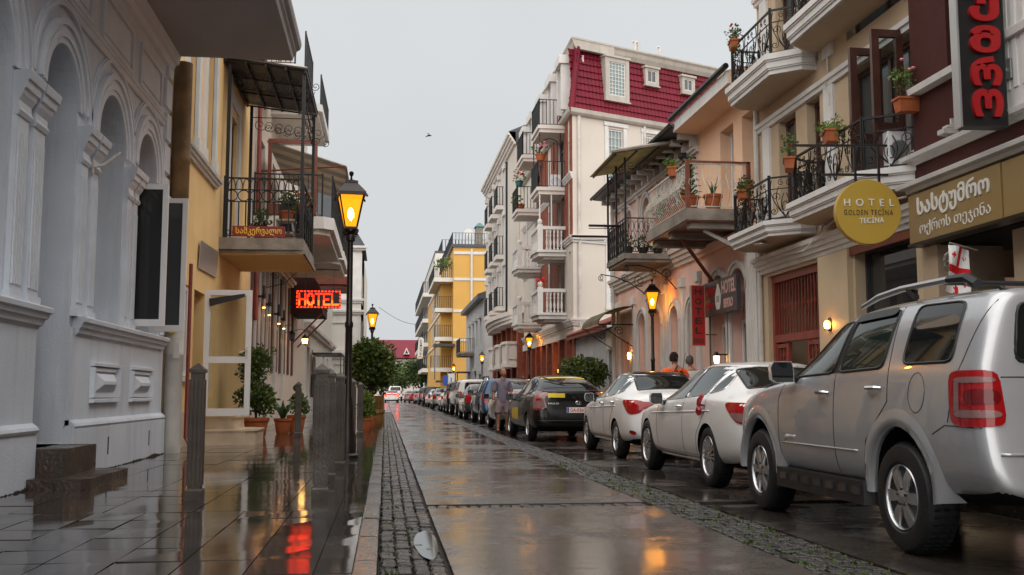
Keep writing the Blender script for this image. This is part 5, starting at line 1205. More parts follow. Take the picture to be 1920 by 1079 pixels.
for k in range(6):
    a0, a1 = pi / 2 * k / 6, pi / 2 * (k + 1) / 6
    q = lambda a: (7.45 - 1.1 * sin(a), 3.15 + .55 * cos(a)); (x0_, z0_), (x1_, z1_) = q(a0), q(a1)
    b.add([(x0_, 30.6, z0_), (x0_, 33.2, z0_), (x1_, 33.2, z1_), (x1_, 30.6, z1_), (x0_, 30.6, z0_ + .02), (x0_, 33.2, z0_ + .02), (x1_, 33.2, z1_ + .02), (x1_, 30.6, z1_ + .02)], [(0, 1, 2, 3), (4, 5, 6, 7), (0, 3, 7, 4), (1, 2, 6, 5)])
b.build('sheet', 'canopy_sheet', aw2)
b = MB()
for y in (30.62, 33.18):
    b.tube([(6.36, y, 3.15), (7.48, y, 3.15)], .02, 4); b.tube([(7.45 - 1.1 * sin(pi / 2 * k / 8), y, 3.14 + .55 * cos(pi / 2 * k / 8)) for k in range(9)], .018, 4)
    b.tube([(6.5, y, 3.1), (6.9, y, 2.8), (7.4, y, 2.5)], .016, 4); b.tube([(x, y, z) for x, z, _ in spiral(7.0, 2.95, .03, .15, 0, 1.5, 14)], .014, 4)
b.build('bracket', 'iron', aw2)
b = MB(RF); b.tube([(33.0, .2, .14), (33.0, 7.8, .14)], .07, 8); tag(b.build('drain_pipe', 'white_pipe'), 'stained white rain pipe at the far corner of the pink house', 'drainpipe')

# --- low grey shop
gsh = thing('low_grey_shop', 'low boarded grey shop with a tiled lean to roof and a teal door', 'shop', (7.5, 37, 0))
b = MB(RF); b.wall(33.31, 40.9, .10, 3.3, [(33.6, 34.4, .14, 2.5, False), (37.2, 38.0, .8, 2.3, False), (38.6, 39.4, .8, 2.3, False)], .2, 9); b.build('wall', 'grey_boards', gsh)
for k in range(30):
    u = 34.7 + .078 * k * 2.6
    if u > 40.8 or any(a - .1 < u < c + .06 for a, c in ((37.2, 38.0), (38.6, 39.4))): continue
    b = MB(RF); b.box(u, u + .1, .14, 3.2, .0, .025); b.build('board', 'grey_boards', gsh)
b = MB(RF); b.box(33.62, 34.38, .14, 2.48, -.19, -.12); b.build('door', 'teal_door', gsh)
b = MB(RF); b.box(33.35, 34.6, 2.55, 3.25, .0, .05); b.build('notice_panel', 'cream_plaster', gsh)
for a, c in ((37.2, 38.0), (38.6, 39.4)): window(gsh, RF, a + .01, c - .01, .82, 2.28, -.15, 'grey_boards', 'pane_dark', .07, .06, 1); b = MB(RF); b.box(a - .1, c + .1, 2.32, 2.4, .0, .25); b.build('window_hood', 'slate_roof', gsh)
b = MB(RF); b.box(40.4, 40.9, .1, 3.3, .0, .06); b.build('brick_pier', 'brick', gsh)
b = MB(RF); b.add([(33.3, 3.3, .3), (40.9, 3.3, .3), (40.9, 4.1, -1.6), (33.3, 4.1, -1.6), (33.3, 3.18, .3), (40.9, 3.18, .3)], [(0, 1, 2, 3), (0, 1, 5, 4)]); b.build('roof_slope', 'tile_roof', gsh)
for k in range(54):
    b = MB(RF); u = 33.36 + .14 * k; b.tube([(u, 3.34, .34), (u, 4.13, -1.55)], .055, 5); b.build('roof_tile_row', 'tile_roof', gsh)

# --- mansard house
mh = thing('mansard_house', 'tall cream and brick house with a crimson metal tiled mansard roof and white balconies', 'house', (7.5, 43, 0))
CX, CY = 7.5, 41.0; ang = radians(66)
SW = Fr((CX, CY, 0), (sin(ang), cos(ang), 0), (cos(ang), -sin(ang), 0))         # side wall, facing back down the street
mh.scale = (1, 1, 1.03)
OPS = [(1.8, 2.6, 9.0, 11.8, False), (3.75, 4.35, 11.05, 11.75, False), (1.8, 2.55, 4.6, 7.6, False)]
b = MB(SW); b.wall(0, 10, .10, 12.25, OPS, .12, 7, 0, False); b.build('side_wall', 'cream_plaster', mh)
OPM = [(41.55, 41.95, 7.6, 11.2, False), (41.55, 41.95, 4.4, 6.7, False), (43.0, 44.4, 4.3, 6.5, False), (43.0, 44.4, 7.05, 9.3, False), (43.0, 44.4, 9.7, 11.8, False), (50, 51.4, 4.3, 6.5, False), (50, 51.4, 7.05, 9.3, False), (50, 51.4, 9.7, 11.8, False), (46.5, 47.3, 4.6, 6.4, False), (46.5, 47.3, 7.4, 9.2, False)]
b = MB(RF); b.wall(41.0, 56, 3.6, 12.25, OPM, .2, 7, .002, False); b.build('street_wall', 'cream_plaster', mh)
b = MB(RF)
for a, c, z0, z1 in ((41.02, 41.5, 7.0, 12.2), (42.0, 42.9, 7.0, 12.2), (44.5, 46.4, 4.2, 12.2), (47.4, 49.9, 4.2, 12.2)): b.box(a, c, z0, z1, .002, .03)
b.build('brick_facing', 'brick', mh)
bricks = MB(RF)
for r_ in range(18):
    for k in range(4): bricks.box(41.03 + .118 * k + (.05 if r_ % 2 else 0), 41.03 + .118 * k + .105 + (.05 if r_ % 2 else 0), 7.05 + .285 * r_, 7.05 + .285 * r_ + .25, .03, .036)
bricks.build('brick_course', 'brick', mh, kind='stuff')
for a, c, v, t, _ in OPS: window(mh, SW, a + .02, c - .02, v + .02, t - .02, -.10, 'white_trim', 'pane_block', .05, .08, 4, [v + (t - v) * k / 8 for k in range(1, 8)], mid=.012)
for a, c, v, t, _ in OPS: b = MB(SW); b.box(a - .18, a, v - .1, t + .1, .0, .05); b.box(c, c + .18, v - .1, t + .1, .0, .05); b.box(a - .22, c + .22, t + .1, t + .26, .0, .08); b.box(a - .22, c + .22, v - .22, v - .1, .0, .08); b.build('window_surround', 'white_trim', mh)
for a, c, v, t, _ in OPM: window(mh, RF, a + .02, c - .02, v + .02, t - .02, -.16, 'brown_frame' if a > 42 else 'white_trim', 'pane_dark', .09, .06, 2 if a > 42 else 1, t - .5)
for v in (7.0, 9.55, 3.7):
    if v != 9.55: b = MB(SW); b.cornice(0, 10, v, v + .28, .14, 3, 1, 0); b.build('string_course', 'white_trim', mh)
    b = MB(RF); b.cornice(41, 56, v, v + .26, .14, 3, 1, 0); b.build('string_course', 'white_trim', mh)
b = MB(SW); b.profile([(12.1, 0), (12.12, .12), (12.2, .2), (12.36, .22), (12.36, 0)], -.05, 10, .8, 0); b.build('gutter', 'weathered_trim', mh)
b = MB(RF); b.profile([(12.1, 0), (12.12, .12), (12.2, .2), (12.36, .22), (12.36, 0)], 40.95, 56, .8, 0); b.build('gutter', 'weathered_trim', mh)
b = MB(SW); b.tube([(.28, .3, .06), (.28, 12.1, .06)], .07, 7); b.tube([(3.7, 10, .06), (3.7, 12.1, .06)], .07, 7); b.build('drain_pipe', 'white_pipe', mh)
# stamped metal tiles: real steps and waves
def tile_slope(fr, u0, u1, v0, v1, lean, rows, root, d0=.05, waves=5.2):
    b = MB(fr); n = int((u1 - u0) * waves) * 3
    for r_ in range(rows):
        va, vb = v0 + (v1 - v0) * r_ / rows, v0 + (v1 - v0) * (r_ + 1) / rows
        base = len(b.v); row = []
        for i in range(n + 1):
            u = u0 + (u1 - u0) * i / n; w = .022 * sin(2 * pi * waves * u)
            for v, o in ((va, .05), (vb, .0)):
                b.v.append(fr.p(u, v, d0 - lean * (v - v0) + o + w))
        for i in range(n): k = base + 2 * i; b.f.append([k, k + 2, k + 3, k + 1]); b.mi.append(0)
        for i in range(n + 1): u = u0 + (u1 - u0) * i / n; b.v.append(fr.p(u, va + .0, d0 - lean * (va - v0) + .022 * sin(2 * pi * waves * u)))
        for i in range(n): k = base + 2 * i; j = base + 2 * (n + 1) + i; b.f.append([k, k + 2, j + 1, j]); b.mi.append(0)
    return b.build('roof_slope', 'red_roof', root, smooth=True)
tile_slope(SW, .0, 10, 12.37, 14.95, .14, 9, mh)
tile_slope(RF, 41.0, 56, 12.37, 14.95, .14, 9, mh)
b = MB(); p0 = SW.p(0, 12.3, .12) + V((-.1, 0, 0)); p1 = V((CX, CY, 14.98)) + V((.28, .22, 0)); b.tube([p0[:], p1[:]], .13, 6); b.build('roof_hip', 'red_roof', mh)
b = MB(SW); b.profile([(14.9, -2), (14.9, -.2), (15.05, -.10), (15.2, -.05), (15.28, .02), (15.34, .02), (15.36, -.1), (15.36, -2)], .05, 10, .9, 0); b.build('roof_cornice', 'weathered_trim', mh)
b = MB(RF); b.profile([(14.9, -2), (14.9, -.2), (15.05, -.10), (15.2, -.05), (15.28, .02), (15.34, .02), (15.36, -.1), (15.36, -2)], 41.0, 56, .445); b.build('roof_cornice', 'weathered_trim', mh)
for a, c, v, t in ((1.85, 2.7, 13.2, 14.62), (4.0, 4.5, 14.1, 14.62), (6.05, 6.55, 14.05, 14.55)):
    b = MB(SW); f = .2 if c - a > .7 else .12; q = .20 - .14 * (v - 12.37)
    b.box(a - f, a, v - f, t + f, -.8, q); b.box(c, c + f, v - f, t + f, -.8, q); b.box(a, c, t, t + f, -.8, q - .002); b.box(a, c, v - f, v, -.8, q - .002); b.box(a - f - .05, c + f + .05, t + f - .03, t + f + .06, -.8, q + .06); b.box(a - f - .04, c + f + .04, v - f - .06, v - f, -.8, q + .05); b.build('dormer', 'weathered_trim', mh)
    window(mh, SW, a, c, v, t, q - .09, 'white_trim', 'pane_block' if c - a > .7 else 'pane_mid', .04, .06, 5 if c - a > .7 else 2, [v + (t - v) * k / 9 for k in range(1, 9)] if c - a > .7 else None, mid=.012)
for u in (42.2, 44.8, 48.0, 51.0, 54.0):
    b = MB(RF); b.box(u - .6, u - .4, 12.5, 14.4, -.6, .35); b.box(u + .4, u + .6, 12.5, 14.4, -.6, .35); b.box(u - .7, u + .7, 14.4, 14.75, -.6, .45); b.box(u - .4, u + .4, 12.5, 14.4, -.6, .1); b.build('dormer', 'white_trim', mh)
    window(mh, RF, u - .38, u + .38, 12.6, 14.35, .11, 'white_trim', 'pane_dark', .06, .05, 2, 13.8)
for x in (3.9, 4.1, 5.3): b = MB(SW); b.tube([(x, 15.36, -.8), (x, 16.0, -.8), (x - .12, 16.05, -.8)], .07, 7); b.build('vent_pipe', 'white_pipe', mh)
# ground floor shop front of brick piers and glass
b = MB(RF); b.box(41.0, 57, 3.3, 3.62, -.9, -.05); b.build('lintel', 'pale_plaster', mh)
for k in range(9): u = 41.2 + 1.75 * k; b = MB(RF); b.box(u, u + .42, .1, 3.3, -.6, -.05); b.build('brick_pier', 'brick', mh)
for k in range(8): u = 41.62 + 1.75 * k; window(mh, RF, u + .02, u + 1.31, .2, 3.28, -.4, 'white_pvc', 'pane_mid', .06, .06, 1, 2.5)
t = thing('shop_lamp', 'round amber lamp glowing behind the shop glass between brick piers', 'lamp', (7.5, 46, 2))
b = MB(RF); b.lathe((45.2, 1.85, -.2), [(.02, 0), (.14, .12), (.14, .3), (.02, .42)], 10); b.build('globe', 'sconce_glow', t)
b = MB(RF); b.box(45.17, 45.23, 1.8, 2.4, -.35, -.3); b.build('bracket', 'iron', t)
# balconies
balus = MB(); balus.lathe((0, 0, 0), [(.05, 0), (.05, .06), (.025, .10), (.055, .28), (.03, .42), (.025, .5), (.045, .56), (.025, .62), (.05, .72), (.05, .78)], 8, 'd')
bal_me = bpy.data.meshes.new('baluster'); bal_me.from_pydata(balus.v, [], balus.f); bal_me.materials.append(M['white_trim']); bal_me.polygons.foreach_set('use_smooth', [True] * len(bal_me.polygons))
def white_balcony(y0, y1, xo, z):
    b = MB(); b.prism([(7.5, y0 - .0), (xo, y0), (xo - .1, (y0 + y1) / 2), (xo, y1), (7.5, y1)], z, z + .16); b.prism([(7.5, y0 - .08), (xo - .08, y0 - .08), (xo - .18, (y0 + y1) / 2), (xo - .08, y1 + .08), (7.5, y1 + .08)], z + .16, z + .26)
    b.prism([(7.5, y0 + .2), (xo + .25, y0 + .2), (xo + .2, y1 - .2), (7.5, y1 - .2)], z - .1, z)
    o = b.build('balcony', 'white_trim', mh)
    b = MB(); b.box(xo - .06, 7.48, y0 - .04, y0 + .12, z + 1.10, z + 1.24); b.box(xo - .04, xo + .18, y0 - .05, y0 + .15, z + .26, z + 1.30); b.box(xo - .04, xo + .12, y1 - .12, y1 + .05, z + .26, z + 1.3); b.box(xo - .05, xo + .09, y0 + .15, y1 - .12, z + 1.10, z + 1.24)
    b.lathe((xo + .07, y0 + .05, z + 1.3), [(.05, 0), (.09, .05), (.11, .13), (.09, .2), (0, .25)], 10, 'd'); b.build('balustrade_rail', 'white_trim', o)
    for k in range(5): link('baluster', bal_me, o, V((xo + .36 + (7.4 - xo - .36) * k / 4.6, y0 + .04, z + .27)) - ORG[mh]).scale = (1, 1, 1.06)
    for k in range(5): link('baluster', bal_me, o, V((xo + .04, y0 + .4 + (y1 - y0 - .7) * k / 4, z + .27)) - ORG[mh]).scale = (1, 1, 1.06)
for y0, xo, z in ((42.6, 6.32, 4.05), (42.6, 6.32, 6.62), (49.6, 6.36, 4.1), (49.6, 6.36, 6.75)): white_balcony(y0, y0 + 2.0, xo, z)
def iron_balcony(y0, y1, xo, z, root, slab='pale_plaster', h=1.1, rm='iron', th=.3):
    b = MB(); b.box(xo, 7.5, y0, y1, z, z + th * .5); b.box(xo - .08, 7.5, y0 - .06, y1 + .06, z + th * .5 + .001, z + th); o = b.build('balcony', slab, root)
    b = MB(); railing(Fr((xo - .02, 0, 0), (0, 1, 0), (-1, 0, 0)), y0, y1, z + th, z + th + h, 0, 'bars', .16, .014, True, .025, b); railing(facing(y0), xo - .02, 7.48, z + th, z + th + h, 0, 'bars', .16, .014, True, .025, b); b.build('railing', rm, o); return o
iron_balcony(42.7, 44.6, 6.34, 9.2, mh); iron_balcony(42.7, 44.8, 6.4, 11.8, mh); iron_balcony(49.7, 51.6, 6.36, 9.5, mh); iron_balcony(48.7, 50.8, 6.5, 11.9, mh)
for x, y in ((6.4, 42.75), (6.9, 42.75), (6.42, 49.8), (6.8, 49.8)): b = MB(); b.tube([(x, y, 7.8), (x, y, 9.2)], .035, 5); b.build('balcony_post', 'white_trim', mh)
for x in (6.4, 7.3):
    for y in (42.75, 44.5): b = MB(); b.tube([(x, y, 10.6), (x, y, 11.8)], .025, 4); b.build('iron_post', 'iron', mh)
b = MB(); b.tube([(6.4 + .45 - .45 * cos(pi * k / 8), 42.75, 11.1 + .45 * sin(pi * k / 8)) for k in range(9)], .02, 4); b.build('iron_arch', 'iron', mh)
for k, (y, z, lab) in enumerate(((42.7, 10.9, 'pink flowers in a pot on the highest pot bearing balcony of the mansard house'), (49.7, 11.2, 'red and green potted flowers hung on the farther iron balcony of the mansard house'), (50.6, 10.2, 'small green pot plant on the floor of the farther iron balcony'))):
    potted('potted_plant', lab, 6.42 + .2 * (k == 2), y, z, .2, .28, 60 + k, [C(6.42, y, z + .5, .3)], 60, .16, 'leaf', pot=('terracotta', 'teal_door', 'terracotta')[k])
    if k < 2:
        b = MB(); r = random.Random(k); [b.lathe((6.42 + r.uniform(-.25, .2), y - .25, z + .55 + r.uniform(-.1, .3)), [(.01, -.03), (.07, 0), (0, .05)], 6, 'd') for _ in range(6)]; b.build('blossom', ('flower_pink', 'flower_red')[k], bpy.data.objects[[o.name for o in COL.objects if o.name.startswith('potted_plant')][-1]])
t = thing('air_conditioner', 'white air conditioner standing on the upper iron balcony of the mansard house', 'air conditioner', (7.2, 43, 9.5)); b = MB(); b.box(6.9, 7.35, 42.9, 43.5, 9.80, 10.38); b.build('case', 'white_pvc', t); b = MB(facing(42.9)); b.lathe((7.12, 10.08, 0), [(.2, 0), (.2, .02)], 14, 'd'); b.build('fan_grille', 'alu', t)
casement(mh, 42.95, 6.85, 7.46, 6.9, 9.0, 'door_leaf', .07, .12, 'brown_frame', None, 'pane_clear'); casement(mh, 42.95, 6.85, 7.46, 4.35, 6.4, 'door_leaf', .07, .12, 'brown_frame', None, 'pane_clear')
potted('potted_plant', 'bright red flowers in a pot on the lowest white balcony', 6.45, 42.75, 5.46, .15, .2, 71, [C(6.45, 42.75, 5.8, .22)], 50, .14, 'flower_red')

# --- pale house with black balconies
pb = thing('pale_balcony_house', 'tall pale stucco house with rows of small black iron balconies over brick columns', 'house', (7.05, 63, 0))
PF = Fr((7.05, 0, 0), (0, 1, 0), (-1, 0, 0))
OPA = [(u, u + 1.3, z, z + 2.3, False) for u in (61.2, 64.2, 67.2) for z in (6.3, 9.4, 12.4)]
b = MB(PF); b.wall(60, 72, 5.4, 15.4, OPA, .25, 8); b.build('wall', 'pale_plaster', pb)
b = MB(); b.box(7.055, 14, 56.2, 60, 5.5, 15.0); b.build('side_wall', 'cream_plaster', pb)
for a, c, v, t, _ in OPA: window(pb, PF, a + .02, c - .02, v + .02, t - .02, -.2, 'white_trim', 'pane_dark', .1, .06, 2, t - .6)
for u in (60.1, 60.7, 63.4, 66.4, 69.4, 71.5):
    b = MB(PF); b.box(u, u + .3, 6, 14.6, .0, .12)
    for v in (8.6, 11.6, 14.4): b.box(u - .1, u + .4, v, v + .3, .0, .22)
    b.build('pilaster', 'white_trim', pb)
b = MB(PF); b.cornice(56, 72.3, 14.9, 15.6, .45, 4, 0, .5); b.build('cornice', 'pale_plaster', pb)
b = MB(PF); b.add([(56, 15.6, .42), (72.3, 15.6, .42), (72.3, 18, -5), (56, 18, -5)], [(0, 1, 2, 3)]); b.add([(56, 15.0, .0), (56, 15.6, .42), (56, 18, -5), (56, 15.0, -5)], [(0, 1, 2, 3)]); b.build('roof', 'slate_roof', pb)
b = MB(); b.tube([(7.0, 60.0, 5.8), (7.0, 60.0, 14.8)], .07, 6); b.build('drain_pipe', 'iron', pb)
b = MB(); pts = [(7.06, 56.2)] + [(7.06 - .75 * sin(pi * k / 12), 56.2 + 15.8 * k / 12) for k in range(1, 12)] + [(7.06, 72)]
for k, (z0, z1, s) in enumerate(((5.05, 5.25, .6), (5.25, 5.45, .8), (5.45, 5.7, 1.0))): b.prism([(7.06 - (7.06 - x) * s if x < 7.05 else 7.9, y) for x, y in pts], z0, z1 - .001)
b.build('bay_base', 'pale_plaster', pb)
for u, zs in ((61.2, (6.0, 9.1, 12.1)), (64.4, (6.0, 9.1, 12.1)), (67.4, (5.9, 9.0, 12.0))):
    for z in zs:
        b = MB(PF); b.box(u - .2, u + 1.5, z, z + .25, .0, .55); o = b.build('balcony', 'pale_plaster', pb)
        b = MB(PF); railing(PF, u - .15, u + 1.45, z + .25, z + 1.4, .5, 'bars', .14, .02, True, .03, b); railing(Fr((7.05, u - .15, 0), (-1, 0, 0), (0, -1, 0)), .02, .5, z + .25, z + 1.4, 0, 'bars', .14, .02, True, .03, b); b.build('railing', 'iron', o)
b = MB(); b.box(7.9, 14, 56.3, 72, .1, 5.05); b.build('ground_floor', 'brick', pb)
for k in range(6): y = 57.2 + 2.6 * k; b = MB(); b.box(7.3, 7.9, y, y + .7, .1, 5.05); b.build('brick_column', 'brick', pb)
for k, y in enumerate((57.6, 61.2, 65.2)):
    b = MB(); b.prism([(7.9, y), (6.75, y), (6.6, y + .5), (6.6, y + 1.9), (6.75, y + 2.4), (7.9, y + 2.4)], 2.55, 2.8); b.prism([(7.5, y + .1), (6.8, y + .1), (6.68, y + .5), (6.68, y + 1.9), (6.8, y + 2.3), (7.5, y + 2.3)], 2.8, 3.85); b.prism([(7.9, y), (6.72, y), (6.58, y + .5), (6.58, y + 1.9), (6.72, y + 2.4), (7.9, y + 2.4)], 3.85, 4.0)
    b.box(6.85, 7.3, y + .03, y + .1, 3.0, 3.7); b.box(6.70, 6.80, y + .02, y + .1, 2.8, 3.85); b.build('stone_balcony', 'pale_plaster', pb)

# --- grey boarded house
gb = thing('grey_boarded_house', 'grey weatherboarded house with a shallow roof and an iron balcony', 'house', (7.5, 85, 0))
OPG = [(u, u + 1.1, 4.9, 7.0, False) for u in (81.5, 85, 88.5, 92)] + [(86, 87.6, .3, 2.9, False), (82, 83.2, .3, 2.6, False)]
b = MB(RF); b.wall(79.5, 97, .1, 8.4, OPG, .25, 8); b.build('street_wall', 'grey_boards', gb)
b = MB(); b.box(7.505, 15, 79.4, 79.5, .1, 8.4); b.build('side_wall', 'grey_boards', gb)
for k in range(14): b = MB(facing(79.4)); b.box(7.55 + .5 * k, 7.6 + .5 * k, .2, 8.3, .0, .03); b.build('board_batten', 'grey_boards', gb)
for a, c, v, t, _ in OPG: window(gb, RF, a + .02, c - .02, v + .02, t - .02, -.2, 'white_trim' if v > 4 else 'gate_red', 'pane_mid' if v > 4 else 'gate_red', .1, .06, 2, t - .6); b = MB(RF); b.box(a - .15, c + .15, t + .05, t + .3, .0, .2); b.build('window_hood', 'grey_boards', gb)
b = MB(); b.prism([(7.0, 79.2), (15, 79.2), (15, 97.2), (7.0, 97.2)], 8.4, 8.75); b.add([(7.0, 79.2, 8.76), (7.0, 97.2, 8.76), (11, 97.2, 10.2), (11, 79.2, 10.2)], [(0, 1, 2, 3)]); b.add([(7.0, 79.2, 8.76), (11, 79.2, 10.2), (15, 79.2, 8.76)], [(0, 1, 2)]); b.build('roof', 'slate_roof', gb)
iron_balcony(88, 92.5, 6.3, 4.3, gb, 'old_stone', 1.2)
b = MB(); b.box(6.3, 7.5, 92, 95, 2.95, 3.05); b.tube([(6.35, 92.1, .1), (6.35, 92.1, 3)], .05, 4); b.tube([(6.35, 94.9, .1), (6.35, 94.9, 3)], .05, 4); b.build('porch', 'canopy_dark', gb)
# --- yellow house
yh = thing('yellow_house', 'tall yellow apartment house with a white drainpipe, roof terrace railing and chimney', 'house', (7.5, 120, 0))
b = MB(); b.box(7.3, 17, 113, 140, .1, 17.2); b.build('wall', 'yellow_plaster', yh)
b = MB(RF); OY = [(u, u + 1.6, z, z + 2.2, False) for u in (118, 124, 130, 136) for z in (4.2, 7.4, 10.6, 13.6)]
b.wall(116, 150, .1, 13.6, [], .3, 3, 1.4); b.build('bay_wall', 'yellow_plaster', yh)
for a, c, v, t, _ in OY:
    if t < 13.5: window(yh, RF, a, c, v, t, 1.42, 'white_trim', 'pane_dark', .12, .06, 2)
    else: window(yh, RF, a, c, v, t, .22, 'white_trim', 'pane_dark', .12, .06, 2)
for z in (6.8, 10.0, 13.5): b = MB(RF); b.box(116, 150, z, z + .3, 1.401, 1.5); b.build('floor_band', 'white_trim', yh); b = MB(facing(112.99)); b.box(7.32, 17, z, z + .28, .0, .06); b.build('floor_band', 'white_trim', yh)
b = MB(facing(112.99)); b.box(7.32, 17, 16.4, 16.7, .0, .08); b.tube([(9.3, 8, .1), (9.3, 17, .1)], .12, 6); b.build('drain_pipe', 'white_trim', yh)
b = MB(); b.box(7.1, 17.2, 112.8, 140, 17.2, 17.5); b.build('roof', 'slate_roof', yh)
b = MB(); railing(facing(113), 7.2, 17, 17.5, 18.8, 0, 'bars', .35, .03, True, .05, b); railing(Fr((7.2, 0, 0), (0, 1, 0), (-1, 0, 0)), 113, 140, 17.5, 18.8, 0, 'bars', .5, .03, True, .05, b); b.build('terrace_railing', 'iron', yh)
b = MB(); b.box(10.05, 10.85, 116, 117.5, 17.5, 20.0); b.build('chimney', 'old_stone', yh); b = MB(); b.frustum(9.9, 11.0, 115.8, 117.7, 20.0, 20.5, .4, .6); b.build('chimney_cap', 'teal_door', yh)
b = MB(facing(114)); b.lathe((9.0, 18.9, 0), [(.05, -.1), (.4, .1), (.5, .25)], 14, 'd'); b.tube([(9.0, 17.5, -.1), (9.0, 18.9, -.1)], .05, 5); tag(b.build('satellite_dish', 'letter_white'), 'white satellite dish on the terrace railing of the yellow house', 'satellite dish')
for z, x0 in ((3.5, 5.0), (6.9, 5.4), (10.1, 5.4), (13.4, 5.2)):
    y0_, y1_ = (114.2, 116.0) if z != 13.4 else (113.5, 128)
    b = MB(); b.box(x0, 7.3, y0_, y1_, z, z + .45); o = b.build('balcony', 'far_white', yh); b = MB(); railing(facing(y0_), x0, 7.3, z + .45, z + 1.75, 0, 'bars', .2, .03, True, .04, b); railing(Fr((x0, 0, 0), (0, 1, 0), (-1, 0, 0)), y0_, y1_, z + .45, z + 1.75, 0, 'bars', .3, .03, True, .04, b); b.build('railing', 'iron', o)
b = MB(); b.box(5.2, 7.5, 112.2, 115, 6.2, 6.5); b.tube([(5.3, 112.4, 2.6), (5.3, 112.4, 6.2)], .06, 4); b.box(5.4, 7.5, 110, 113, 2.3, 2.5); b.build('terrace_roof', 'canopy_dark', yh)
b = MB(); r = random.Random(4); leaves(b, [C(5.6 + r.uniform(0, 1.4), 113.6 + r.uniform(0, 3), 15.4 + r.uniform(-.3, .6), .6) for _ in range(8)], 240, .35, r, shell=0); tag(b.build('terrace_plants', 'leaf_far'), 'green shrubs growing over the top balcony of the yellow house', 'shrubs', kind='stuff')
# --- white house
wh = thing('white_balcony_house', 'long white house with stacked dark railed balconies beyond the yellow one', 'house', (7.4, 170, 0))
b = MB(); b.box(7.4, 24, 158, 205, 4.5, 22.6); b.build('wall', 'far_white', wh)
b = MB(); b.box(7.35, 24, 158, 205, 22.6, 23.0); b.build('roof', 'slate_roof', wh)
b = MB(); railing(facing(158.2), 8.5, 20, 23, 24.8, 0, 'bars', .5, .05, True, .07, b); railing(Fr((8.5, 0, 0), (0, 1, 0), (-1, 0, 0)), 158.2, 200, 23, 24.8, 0, 'bars', .8, .05, True, .07, b); b.build('terrace_railing', 'iron', wh)
b = MB(); b.box(8.4, 24, 158.6, 205, .1, 4.5); b.build('ground_floor', 'pale_plaster', wh)
for k in range(6): y = 158.6 + 6 * k; b = MB(RF); b.prism([(y, .1), (y + 1.2, .1), (y + 1.2, 4.5), (y - .8, 4.5), (y, 3.0)], -.9, .4); b.build('column', 'pale_plaster', wh)
for z in (5.0, 8.9, 12.6, 16.6):
    b = MB(); b.box(5.6, 7.4, 159, 200, z - .6, z); o = b.build('balcony', 'far_white', wh); b = MB(); railing(Fr((5.65, 0, 0), (0, 1, 0), (-1, 0, 0)), 159, 200, z, z + 1.7, 0, 'bars', .5, .06, True, .07, b); railing(facing(159.05), 5.65, 7.4, z, z + 1.7, 0, 'bars', .3, .05, True, .07, b); b.build('railing', 'iron', o)
    for k in range(7): y = 161 + 5.6 * k; window(wh, RF, y, y + 1.8, z + .1, z + 2.7, .12, 'brown_frame', 'pane_dark', .15, .06, 2); b = MB(RF); b.box(y + 2.6, y + 3.3, z, z + 3.0, .11, .5); b.build('pilaster', 'far_white', wh)
rsn = thing('hanging_banner', 'white vertical hotel banner projecting from the white house far down the street', 'sign', (5, 158, 9))
b = MB(facing(157)); b.prism([(4.75, 6.4), (5.55, 6.4), (5.75, 9.3), (5.5, 9.6), (5.1, 9.6), (4.95, 9.3)], -.3, 0); b.build('panel', 'letter_white', rsn)
for k, ch in enumerate('RESIDENCE'): lettering(ch, facing(157), 5.12, 5.46, 9.05 - .26 * k, 9.24 - .26 * k, .002, 'letter_dark', rsn, extrude=.02)
b = MB(facing(157)); b.arc(5.2, 6.55, .12, .26, .002, .03); b.build('sun_mark', 'gold_disc', rsn)
# --- red roofed hall closing the street
rh = thing('red_roofed_hall', 'wide hall with a crimson roof and little white dormers closing the end of the street', 'building', (0, 232, 0))
b = MB(); b.box(-16, 14, 230, 250, 0, 9.2); b.build('wall', 'pale_plaster', rh)
b = MB(); b.add([(-17, 229, 9.0), (15, 229, 9.0), (15, 242, 13.6), (-17, 242, 13.6), (15, 255, 9), (-17, 255, 9)], [(0, 1, 2, 3), (3, 2, 4, 5), (0, 3, 5), (1, 4, 2)]); b.build('roof', 'red_roof', rh)
for x in (-.7, 4.6, -6):
    b = MB(facing(230)); b.prism([(x - .7, 9.8), (x + .7, 9.8), (x, 11.3)], -6, 0); b.build('dormer', 'far_white', rh); b = MB(facing(229.98)); b.prism([(x - .35, 10.0), (x + .35, 10.0), (x, 10.8)], 0, .02); b.build('dormer_pane', 'pane_dark', rh)
b = MB(facing(229.9)); b.box(-16, 14, 8.8, 9.1, 0, .3); b.build('eave', 'red_roof', rh)
